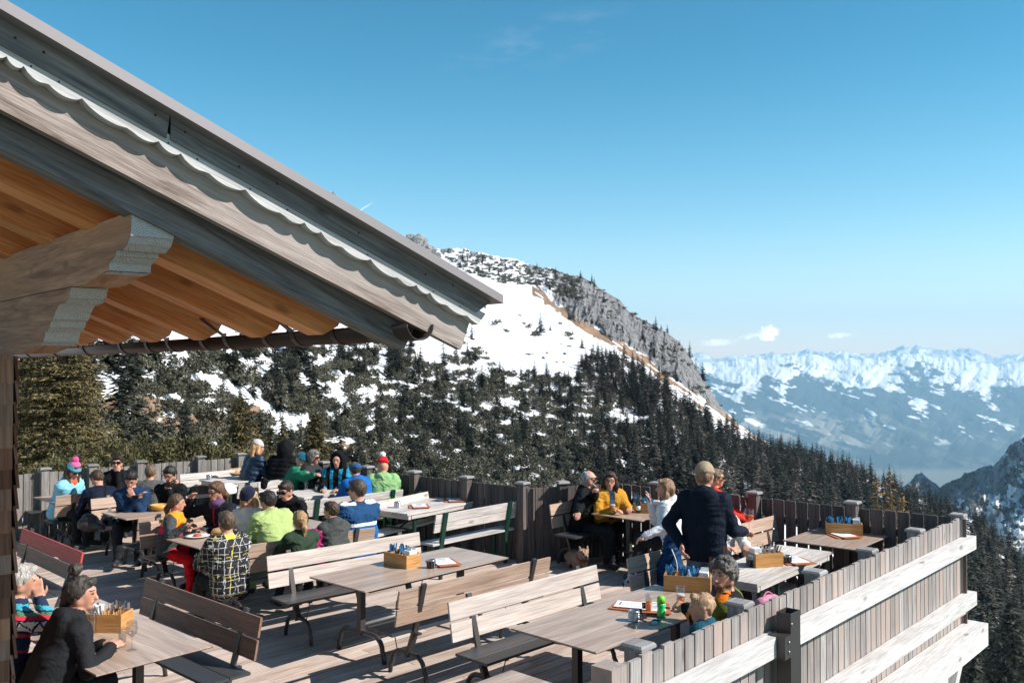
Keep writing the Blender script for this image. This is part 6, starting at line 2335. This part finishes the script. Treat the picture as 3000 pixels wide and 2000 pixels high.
t = NT('plaid_ski_fabric'); oc = t.obj()
base_col = (0.010, 0.010, 0.012)
sp_ = t.n('SeparateXYZ'); wob = t.n('TexNoise'); wob.inputs['Scale'].default_value = 7; t.l(oc, wob.inputs['Vector'])
t.l(oc, sp_.inputs[0])
for ax_, fr_, ph_, th_, colr in (('X', 17, 0, .065, (.55, .55, .53)), ('Z', 15, .3, .065, (.55, .55, .53)), ('Y', 14, .1, .05, (.5, .5, .5)), ('X', 6.1, .5, .035, (.50, .38, .04)), ('Z', 5.3, .2, .035, (.50, .38, .04))):
    q_ = t.math('ADD', t.math('MULTIPLY', sp_.outputs[ax_], fr_), t.math('MULTIPLY', wob.outputs['Fac'], .5))
    fc_ = t.math('FRACT', t.math('ADD', q_, ph_))
    on_ = t.math('LESS_THAN', fc_, th_)
    gap = t.math('GREATER_THAN', t.noise(oc, 10 + fr_ * .5, 2), .44)
    base_col = t.mix(t.math('MULTIPLY', on_, gap), base_col, colr)
t.l(base_col, t.b.inputs['Base Color']); t.set(rough=.7, spec=.3); t.bump(t.noise(oc, 24, 4), .4, .015)
PLAID = t.m
WHITEF = fabric((.75, .75, .76)); REDM = fabric((.5, .03, .05))
DBR, BRN, BLD, GRY, SALT = (.018, .011, .008), (.055, .03, .017), (.40, .25, .12), (.36, .34, .32), (.11, .10, .095)
BLK = (.007, .0072, .008); NAVY = (.008, .012, .026)

# front left
r1 = person('woman in dark grey jacket with her hair in a bun, leaning on the table', (238, 1741), 43, yaw=82, lean=26, pitch=6, top=(.017, .018, .021), hair=('bun', (.055, .046, .042)), hands=((300, 1890, .79), (322, 1900, .79)), hood=True, vox=.009, bulk=.008)
r2 = person('grey haired man in patterned sweater shielding his face with his hand', (64, 1704), 50, yaw=72, lean=14, pitch=8, top=(.02, .03, .07), hair=('short', (.40, .38, .36)), hands=('table', (Vector((0, 0, 0)),)), vox=.0095) if False else None
h2 = U(64, 1704, 1.2); f2 = Vector((math.sin(R(72)), math.cos(R(72)), 0))
r2 = person('grey haired man in patterned sweater shielding his face with his hand', (64, 1704), 50, yaw=72, lean=14, pitch=8, top=(.02, .03, .07), hair=('short', (.40, .38, .36)), hands=('table', (h2 + f2 * .10 + Vector((.05, -.055, -.13)), {'dir': Vector((0.1, 0, 1)), 'n': Vector((.4, -.9, 0)), 'curl': .12})), paint=p_sweater, extra_mats=(fabric((.5, .03, .05)), fabric((.05, .2, .12)), WHITEF, fabric((.05, .35, .45))), vox=.0095)
# far left table
person('woman in light blue jacket and pink and blue pompom hat, spooning soup', (215, 1380), 105, yaw=120, lean=22, pitch=25, top=(.22, .52, .68), hair=('mid', BRN), hat=('pompom', (.10, .33, .42), (.75, .12, .28), (.85, .08, .32)), shades='dark', hands=((205, 1437, .83), (228, 1434, .85)), bulk=.015, hood=True, collar=(.65, .12, .06))
person('hunched man in navy jacket with his face down towards the table', (284, 1402), -45, yaw=-70, lean=42, pitch=35, top=NAVY, hair=('short', BRN), hands=('table', 'table'), paint=p_straps, extra_mats=(fabric(BLK),))
person('man in black with dark sunglasses resting his chin on his hand', (343, 1355), 160, yaw=165, lean=14, pitch=8, top=BLK, hair=('short', DBR), shades='dark', hands=('chin', 'table'))
r6 = person('young man in dark blue jacket looking down at his phone', (384, 1404), 165, yaw=170, lean=18, pitch=38, top=(.012, .035, .085), hair=('short', DBR), hands=((392, 1458, .95), (406, 1458, .95)))
person('child with light brown hair in a grey top, seen from behind', (441, 1384), -15, lean=8, s=.92, top=(.085, .085, .085), hair=('short', (.16, .10, .06)))
r8 = person('bearded man in black holding his phone in front of him', (498, 1391), 188, yaw=190, lean=10, pitch=22, top=(.010, .010, .012), hair=('short', (.02, .014, .012)), beard=(.03, .02, .015), shades='thin', hands=((497, 1437, 1.0), (510, 1434, 1.0)))
# family table
person('girl in orange, pink and grey ski jacket and bright red trousers, eating', (519, 1474), 85, yaw=80, lean=12, s=.86, top=(.06, .066, .07), legs=(.62, .012, .02), hair=('braid', (.10, .055, .03)), paint=p_girl, extra_mats=(fabric((.72, .27, .02)), fabric((.65, .03, .09))), hands=((552, 1548, .85), (545, 1542, .88)), vox=.0095, bulk=.012, knees=(.36, .13, -.10))
person('woman in navy ski jacket and purple scarf reaching out to the girl', (634, 1441), 205, yaw=215, lean=16, pitch=12, top=(.014, .015, .022), hair=('pony', (.12, .06, .032)), scarf=(.11, .06, .13), shades='thin', hands=('table', (560, 1462, 1.12)), paint=p_red_trim, extra_mats=(fabric((.5, .02, .05)),), bulk=.015)
person('child in black plaid jacket with yellow and white lines, seen from behind', (663, 1531), -45, lean=8, s=.95, topmat=PLAID, hair=('short', (.10, .065, .042)), collar=(.55, .5, .08), bulk=.018, vox=.0095, hands=('table', 'table'))
person('blonde girl in white sweater and navy beanie looking down', (727, 1459), 195, yaw=190, lean=14, pitch=28, s=.97, top=(.62, .60, .57), hair=('long', (.46, .31, .17)), hat=('beanie', (.010, .014, .035)))
person('man in bright lime jacket with dark hair, seen from behind', (785, 1468), -48, yaw=-62, lean=28, pitch=14, top=(.36, .46, .17), legs=(.36, .46, .17), hair=('short', (.03, .022, .019)), collar=(.012, .03, .06), hood=True, bulk=.035, vox=.0095, hands=('table', 'table'))
person('young man in black pullover and wraparound sunglasses bending over the table', (838, 1437), 190, yaw=205, lean=30, pitch=22, top=(.006, .006, .007), hair=('short', (.035, .02, .013)), shades='dark', hood=True)
person('blonde girl with a ponytail seen from behind beside the magenta jacket', (878, 1525), -40, lean=10, s=.84, top=(.03, .05, .03), hair=('pony', (.36, .22, .10)), vox=.0095)
person('boy in grey hooded jacket turned away to the left', (970, 1496), -50, yaw=-72, lean=10, s=.86, top=(.060, .064, .060), hair=('short', (.06, .036, .02)), hood=True, bulk=.012)
person('man in two tone blue ski jacket with a white stripe and sunglasses', (1046, 1436), -42, yaw=-70, lean=2, pitch=6, s=1.08, top=(.012, .12, .36), hair=('short', (.07, .05, .038)), shades='dark', paint=p_blue, extra_mats=(fabric((.015, .06, .15)), WHITEF), bulk=.03, hands=('side', 'table'), collar=(.015, .05, .12), vox=.0095)
# the back tables
person('woman in shiny blue puffer jacket and pale grey beanie', (755, 1312), 48, yaw=60, lean=16, pitch=10, top=(.006, .020, .045), shiny=.3, hair=('long', (.55, .28, .12)), hat=('beanie', (.50, .45, .43)), puffer=True, bulk=.035, up=.10)
person('person in black puffer jacket and black hat seen from behind', (838, 1316), 20, lean=22, top=(.006, .006, .007), hat=('hood', (.006, .006, .007)), puffer=True, bulk=.05, s=1.06, up=.06)
person('person in green jacket and teal beanie reaching across the table', (884, 1352), 70, yaw=100, lean=30, pitch=14, top=(.022, .19, .10), hat=('beanie', (.008, .095, .15)), hair=None, hands=((948, 1388, 1.06), (958, 1390, 1.04)), bulk=.02, hood=True)
person('curly grey haired person in black puffer jacket and sunglasses', (918, 1341), 110, yaw=108, lean=10, pitch=6, top=(.03, .031, .034), hair=('curly', (.20, .175, .155)), shades='dark', hands=((936, 1390, 1.0), 'table'), puffer=True, bulk=.03)
person('person in black hood and jacket with bright blue lining', (989, 1349), 185, yaw=188, lean=6, pitch=6, top=(.006, .006, .007), hat=('hood', (.006, .006, .007)), paint=p_hoodlining, extra_mats=(fabric((.02, .27, .42)),), bulk=.03)
person('man in bright blue jacket with a patterned headband, seen from behind', (1040, 1376), -35, yaw=-28, lean=24, pitch=10, top=(.012, .12, .40), hair=('bald', (.06, .04, .03)), hat=('headband', (.012, .09, .22)), hood=True, bulk=.025)
person('person in light green jacket and red bobble hat seen from behind', (1121, 1366), -10, yaw=-8, lean=12, top=(.24, .42, .18), hat=('pompom', (.62, .008, .012), (.62, .008, .012), (.8, .78, .75)), hood=True, bulk=.03, hands=('table', 'table'))
# smokers
r25 = person('older man in black coat with sunglasses smoking beside the fence', (1726, 1404), 112, yaw=88, lean=10, pitch=2, s=1.02, up=-.05, top=(.007, .0075, .009), hair=('bald', (.34, .33, .32)), shades='dark', hands=((1752, 1448, 1.08, {'dir': Vector((.1, -.2, 1)), 'curl': .9}), (1685, 1530, .74)), hood=True, bulk=.025, vox=.0095, knees=(.40, .10, .0))
person('woman in yellow jacket with dark wavy hair and glasses', (1787, 1408), 158, yaw=190, lean=12, pitch=6, up=-.05, top=(.50, .24, .025), hair=('mid', (.045, .022, .016)), shades='thin', paint=p_open_dark, extra_mats=(fabric((.015, .04, .07)),), bulk=.015, hands=('table', 'table'), hood=False)
r27 = person('woman in white jacket raising a cigarette, seen from the side', (1948, 1431), -72, yaw=-88, lean=8, pitch=0, top=(.70, .70, .72), hair=('mid', (.26, .15, .08)), collar=BLK, hood=True, bulk=.02, hands=((1892, 1570, .68), (1906, 1478, 1.02, {'dir': Vector((0, 0, 1)), 'n': Vector((1, -.2, 0)), 'curl': .45})), vox=.0095)
# waiter and the people behind him
r29 = person('standing waiter in dark blue pullover and beige cap with his back to us', (2064, 1396), 18, yaw=25, lean=3, pitch=4, s=1.06, pose='stand', top=(.006, .011, .022), legs=(.10, .14, .19), hair=('bald', (.25, .15, .10)), hat=('cap', (.33, .255, .175)), hood=True, hands=('back', (2178, 1556, 1.12, {'dir': Vector((.8, .5, .1)), 'n': Vector((0, 0, 1)), 'curl': .8})), vox=.0085, bulk=.012, poles=(-Z_ - Vector((.3, .2, 0)), -Z_ + Vector((.25, -.25, 0))))
person('blonde woman in white seated behind the waiter', (2112, 1478), 165, yaw=150, lean=10, pitch=15, top=(.62, .60, .58), hair=('long', (.62, .47, .30)), shades='dark')
person('person in red jacket standing up behind the waiter, mostly hidden', (2098, 1401), 100, yaw=95, lean=6, top=(.70, .035, .02), hair=('short', (.20, .13, .08)), shades='dark', collar=BLK, up=.10, bulk=.02)
# front right
r32 = person('man with grey curly hair in black and olive jacket holding his beer', (2120, 1684), -72, yaw=-134, lean=7, pitch=4, up=-.09, s=1.06, top=(.010, .010, .011), hair=('curly', (.10, .09, .083)), beard=(.15, .095, .065), shades='head', paint=p_curly, extra_mats=(fabric((.13, .14, .025)), fabric((.75, .17, .01))), hands=((2015, 1782, .85, {'dir': Vector((-.9, .2, .1)), 'n': Vector((0, -.6, .8)), 'curl': .9}), 'lap'), bulk=.02, vox=.0085)
r33 = person('toddler with thin blond hair in teal jacket at the table edge', (2056, 1780), -60, yaw=-88, lean=4, pitch=4, s=.60, hs=1.42, top=(.012, .07, .105), hair=('fine', (.42, .26, .15)), collar=(.03, .32, .38), hood=True, bulk=.03, vox=.0085, up=.15, hands=('lap', 'lap'), knees=(.38, .12, -.12))

# things people hold
def held_phone(label, p, f, n):
    t_ = thing('mobile_phone', label, 'phone', tuple(p))
    r_ = f.cross(n).normalized()
    m = MB(); m.frame_box((0, 0, 0), r_, f, n, .072, .15, .009, 0); m.build('phone_case', BLACK, t_)
    m = MB(); m.frame_box(n * .0052, r_, f, n, .066, .14, .001, 0); m.build('screen', plain('dark_screen', (.01, .012, .015), .1), t_)


w = r6[3]; c = (w[0][0] + w[1][0]) / 2 + r6[4] * .06
held_phone('phone in the hands of the young man in dark blue', c + Z_ * .02, (r6[4] + Z_ * .5).normalized(), (Z_ - r6[4] * .5).normalized())
w = r8[3]; c = (w[0][0] + w[1][0]) / 2 + r8[4] * .05
held_phone('phone in the hands of the bearded man in black', c + Z_ * .04, (r8[4] * .5 + Z_).normalized(), (Z_ * .5 - r8[4]).normalized())
w = r29[3][1]
pg = w[0] + w[1] * .10
wg = wine_glass('big orange spritz glass with a black straw held by the waiter', Vector((pg.x, pg.y, pg.z - .02)), .24, .058, SPRITZ, .52, True)
for i, (w, lab) in enumerate(((r25[3][0], 'cigarette at the mouth of the older man in black'), (r27[3][1], 'cigarette in the raised hand of the woman in white'))):
    p = w[0] + w[1] * .14
    t_ = thing('cigarette', lab, 'cigarette', tuple(p))
    m = MB(); m.tube([(0, 0, 0), (-.05, -.01, .045)], .004, 6); m.build('paper_tube', PAPER, t_)
# leather wallet holster at the waiter's hip
P_ = r29[2]
hp = P_ + r29[5] * .14 - r29[4] * .10 - Z_ * .10
t_ = thing('leather_holster', 'brown leather wallet holster hanging at the hip of the waiter', 'holster', tuple(hp), -R(18))
m = MB(); m.box((0, 0, -.08), (.15, .05, .24), taper=1.1); m.box((0, -.028, .0), (.13, .008, .07)); m.bar((-.06, -.01, .03), (-.06, .02, .14), .02, .008); m.bar((.06, -.01, .03), (.06, .02, .14), .02, .008)
m.build('leather_case', plain('brown_leather', (.22, .075, .025), .5, 0, .4, .2, 20), t_)

# ---- bags, jackets and the helmet
def soft(name, label, cat, prims, mat, vox=.012, amt=.03, seed=1.0, part=None, freq=(9, 16)):
    v, Fc = sdf_mesh(prims, vox)
    v = fold(v, vnormals(v, Fc), np.full(len(v), amt), seed, *freq)
    c = v.mean(0); c[2] = v[:, 2].min()
    t_ = thing(name, label, cat, tuple(c))
    mesh_obj(part or name + '_shell', v - c, Fc, mat, t_, None, True)
    return t_


IDX = ((1, 0, 0), (0, 1, 0), (0, 0, 1))
# magenta jacket over the bench back
a = U(865, 1572, .87); b = U(945, 1562, .87)
pr = []
for k_ in range(6):
    p = a + (b - a) * (k_ / 5)
    q = p + Vector((.05, -.06, -.30 - .06 * math.sin(k_ * 1.9)))
    pr.append(C_(p + Z_ * .015, q, .045, .05 if k_ % 2 else .03, .04))
pr.append(C_(a + Z_ * .02 - WX * .03, b + Z_ * .02 - WX * .03, .04, .04, .04))
soft('draped_jacket', 'magenta jacket hung over the bench back behind the ponytail girl', 'jacket', pr, fabric((.30, .012, .10), .5, .2), .0105, .035, 4.4, 'jacket_cloth')
# blue ski garment with white piping
a = AT(1968, 1585, 9.5)
pr = [C_(a, a + Vector((-.02, -.02, -.30)), .08, .12, .05), C_(a + Vector((-.03, 0, -.30)), a + Vector((-.07, -.03, -.72)), .115, .10, .04), C_(a + Vector((.03, 0, -.3)), a + Vector((.09, .02, -.72)), .105, .09, .04)]
bt = soft('ski_trousers', 'blue ski salopettes with white piping next to the waiter', 'trousers', pr, fabric((.008, .045, .13), .6), .011, .03, 3.1, 'trouser_cloth')
m = MB()
pts = [a + Vector((-.02 + .05 * math.sin(q), -.105 - .035 * min(1, q), -.06 - .12 * q)) - Vector(bt.location) for q in np.linspace(0, 3, 9)]
m.tube(pts, .006, 5); m.build('piping', PAPER, bt)
# white helmet, camera bag, pink bag
c = U(668, 1437, 1.0)
pr = [E_(c, (.12, .15, .115), IDX, .02), CUT(c - Z_ * .045, -Z_)]
h_ = soft('ski_helmet', 'white ski helmet behind the woman with the purple scarf', 'helmet', pr, plain('white_helmet_shell', (.78, .78, .79), .25), .0105, .0, 1, 'shell')
m = MB(); m.tube([c + Vector((.115 * math.cos(q), .145 * math.sin(q), -.035)) - Vector(h_.location) for q in np.linspace(-2.2, .6, 12)], .009, 6); m.build('strap', BLACK, h_)
c = U(262, 1535, .55)
soft('camera_bag', 'black and brown camera bag lying on the bench', 'bag', [E_(c, (.17, .12, .10), IDX, .03), E_(c + Z_ * .09, (.10, .09, .06), IDX, .03), C_(c + Vector((.12, -.06, 0)), c + Vector((.22, -.08, -.03)), .05, .04, .03)], plain('black_brown_bag', (.035, .028, .024), .5, 0, .4, .5, 12), .012, .02, 6, 'bag_body')
c = U(2248, 1768, .62)
bg_ = soft('shoulder_bag', 'pink bag hanging on the bench behind the curly haired man', 'bag', [C_(c - UX * .10, c + UX * .10, .075, .075, .03), C_(c - UX * .09 - Z_ * .16, c + UX * .09 - Z_ * .16, .08, .08, .06)], fabric((.55, .22, .33)), .011, .012, 8, 'bag_body')
m = MB(); m.tube([c + UX * q * .10 + Z_ * (.06 + .05 * math.cos(q * 1.5)) - Vector(bg_.location) for q in np.linspace(-1, 1, 9)], .008, 6); m.build('bag_handle', fabric((.45, .15, .26)), bg_)
c = U(748, 1412, 1.0) if False else U(773, 1414, .93)
soft('black_pouch', 'black pouch hanging on the back of the wooden bench', 'bag', [C_(c - Z_ * .05, c + Z_ * .04, .05, .045, .02), C_(c + Vector((.03, 0, 0)), c + Vector((.05, 0, .03)), .03, .03, .02)], fabric(BLK), .011, .01, 2, 'pouch_body')


# ---- the two dogs
def dog(label, head, facing, coat, hz, lying=False, s=1.0, collar=True):
    fa = R(facing); F = Vector((math.sin(fa), math.cos(fa), 0)); RR_ = Vector((math.cos(fa), -math.sin(fa), 0))
    H = U(head[0], head[1], hz)
    pr = []; Z = Z_
    sh = H - F * .13 * s - Z * .10 * s; hip = sh - F * .30 * s - Z * (.02 if not lying else .06) * s
    sh.z = max(.13 * s, min(sh.z, .30 * s)); hip.z = sh.z - .02 * s
    pr += [C_(sh, hip, .095 * s, .08 * s, .04), C_(sh + Z * .02 * s, H - F * .02 * s, .07 * s, .06 * s, .04)]
    pr += [E_(H, (.058 * s, .065 * s, .056 * s), (RR_, F, Z), .02), C_(H + F * .05 * s - Z * .012 * s, H + F * .105 * s - Z * .022 * s, .034 * s, .025 * s, .02)]
    for sg in (-1, 1):
        pr.append(C_(H + RR_ * sg * .045 * s + Z * .045 * s, H + RR_ * sg * .055 * s + Z * .095 * s - F * .01, .020 * s, .006 * s, .01))
        sh2 = sh + RR_ * sg * .055 * s; hp2 = hip + RR_ * sg * .055 * s
        el = sh2 - Z * (sh.z * .5) - F * .03 * s; paw = Vector((el.x, el.y, .022)) + F * .03 * s
        pr += [C_(sh2, el, .045 * s, .03 * s, .03), C_(el, paw, .028 * s, .022 * s, .02), C_(paw, paw + F * .035 * s, .022 * s, .02 * s, .01)]
        kn = hp2 + F * .06 * s - Z * hip.z * .45; hk_ = Vector((hp2.x, hp2.y, hip.z * .33)) - F * .05 * s; pw = Vector((hk_.x, hk_.y, .022)) + F * .03 * s
        pr += [C_(hp2, kn, .055 * s, .035 * s, .03), C_(kn, hk_, .032 * s, .022 * s, .02), C_(hk_, pw, .022 * s, .02 * s, .02), C_(pw, pw + F * .035 * s, .021 * s, .02 * s, .01)]
    pr.append(C_(hip - F * .07 * s + Z * .03 * s, hip - F * .16 * s + Z * .12 * s, .022 * s, .012 * s, .02))
    v, Fc = sdf_mesh(pr, .0095)
    cen = v[Fc].mean(1); rel = cen - A3(H); lf, lr, lu = rel @ A3(F) / s, rel @ A3(RR_) / s, rel[:, 2] / s
    mt = np.zeros(len(Fc), dtype=int)
    mt[(lf > .115) & (np.abs(lr) < .02) & (lu > -.03)] = 1
    mt[(np.minimum((lr - .026) ** 2, (lr + .026) ** 2) + (lu - .012) ** 2 < .012 ** 2) & (lf > .03)] = 1
    v = fold(v, vnormals(v, Fc), np.full(len(v), .014), hz * 9, 40, 40)
    root = thing('dog', label, 'dog', (H.x, H.y, 0))
    mesh_obj('body', v - A3(root.location), Fc, [hairmat(coat), BLACK], root, mt, True)
    n0 = (H + (sh - H) * .45) - Vector(root.location)
    ax = (H - sh).normalized(); x = ax.cross(Z).normalized(); y = ax.cross(x)
    m = MB(); m.tube([n0 + (x * math.cos(q) + y * math.sin(q)) * .075 * s for q in np.linspace(0, 2 * PI, 17)], .008, 6, cap=False); m.build('dog_collar', plain('red_collar', (.5, .04, .03), .6), root)


dog('sandy coloured small dog sitting in the shade under the smokers table', (1710, 1622), 165, (.34, .22, .15), .27, s=1.05)
dog('white long haired dog behind the dark bench', (1852, 1702), -120, (.72, .70, .68), .30, s=1.1)
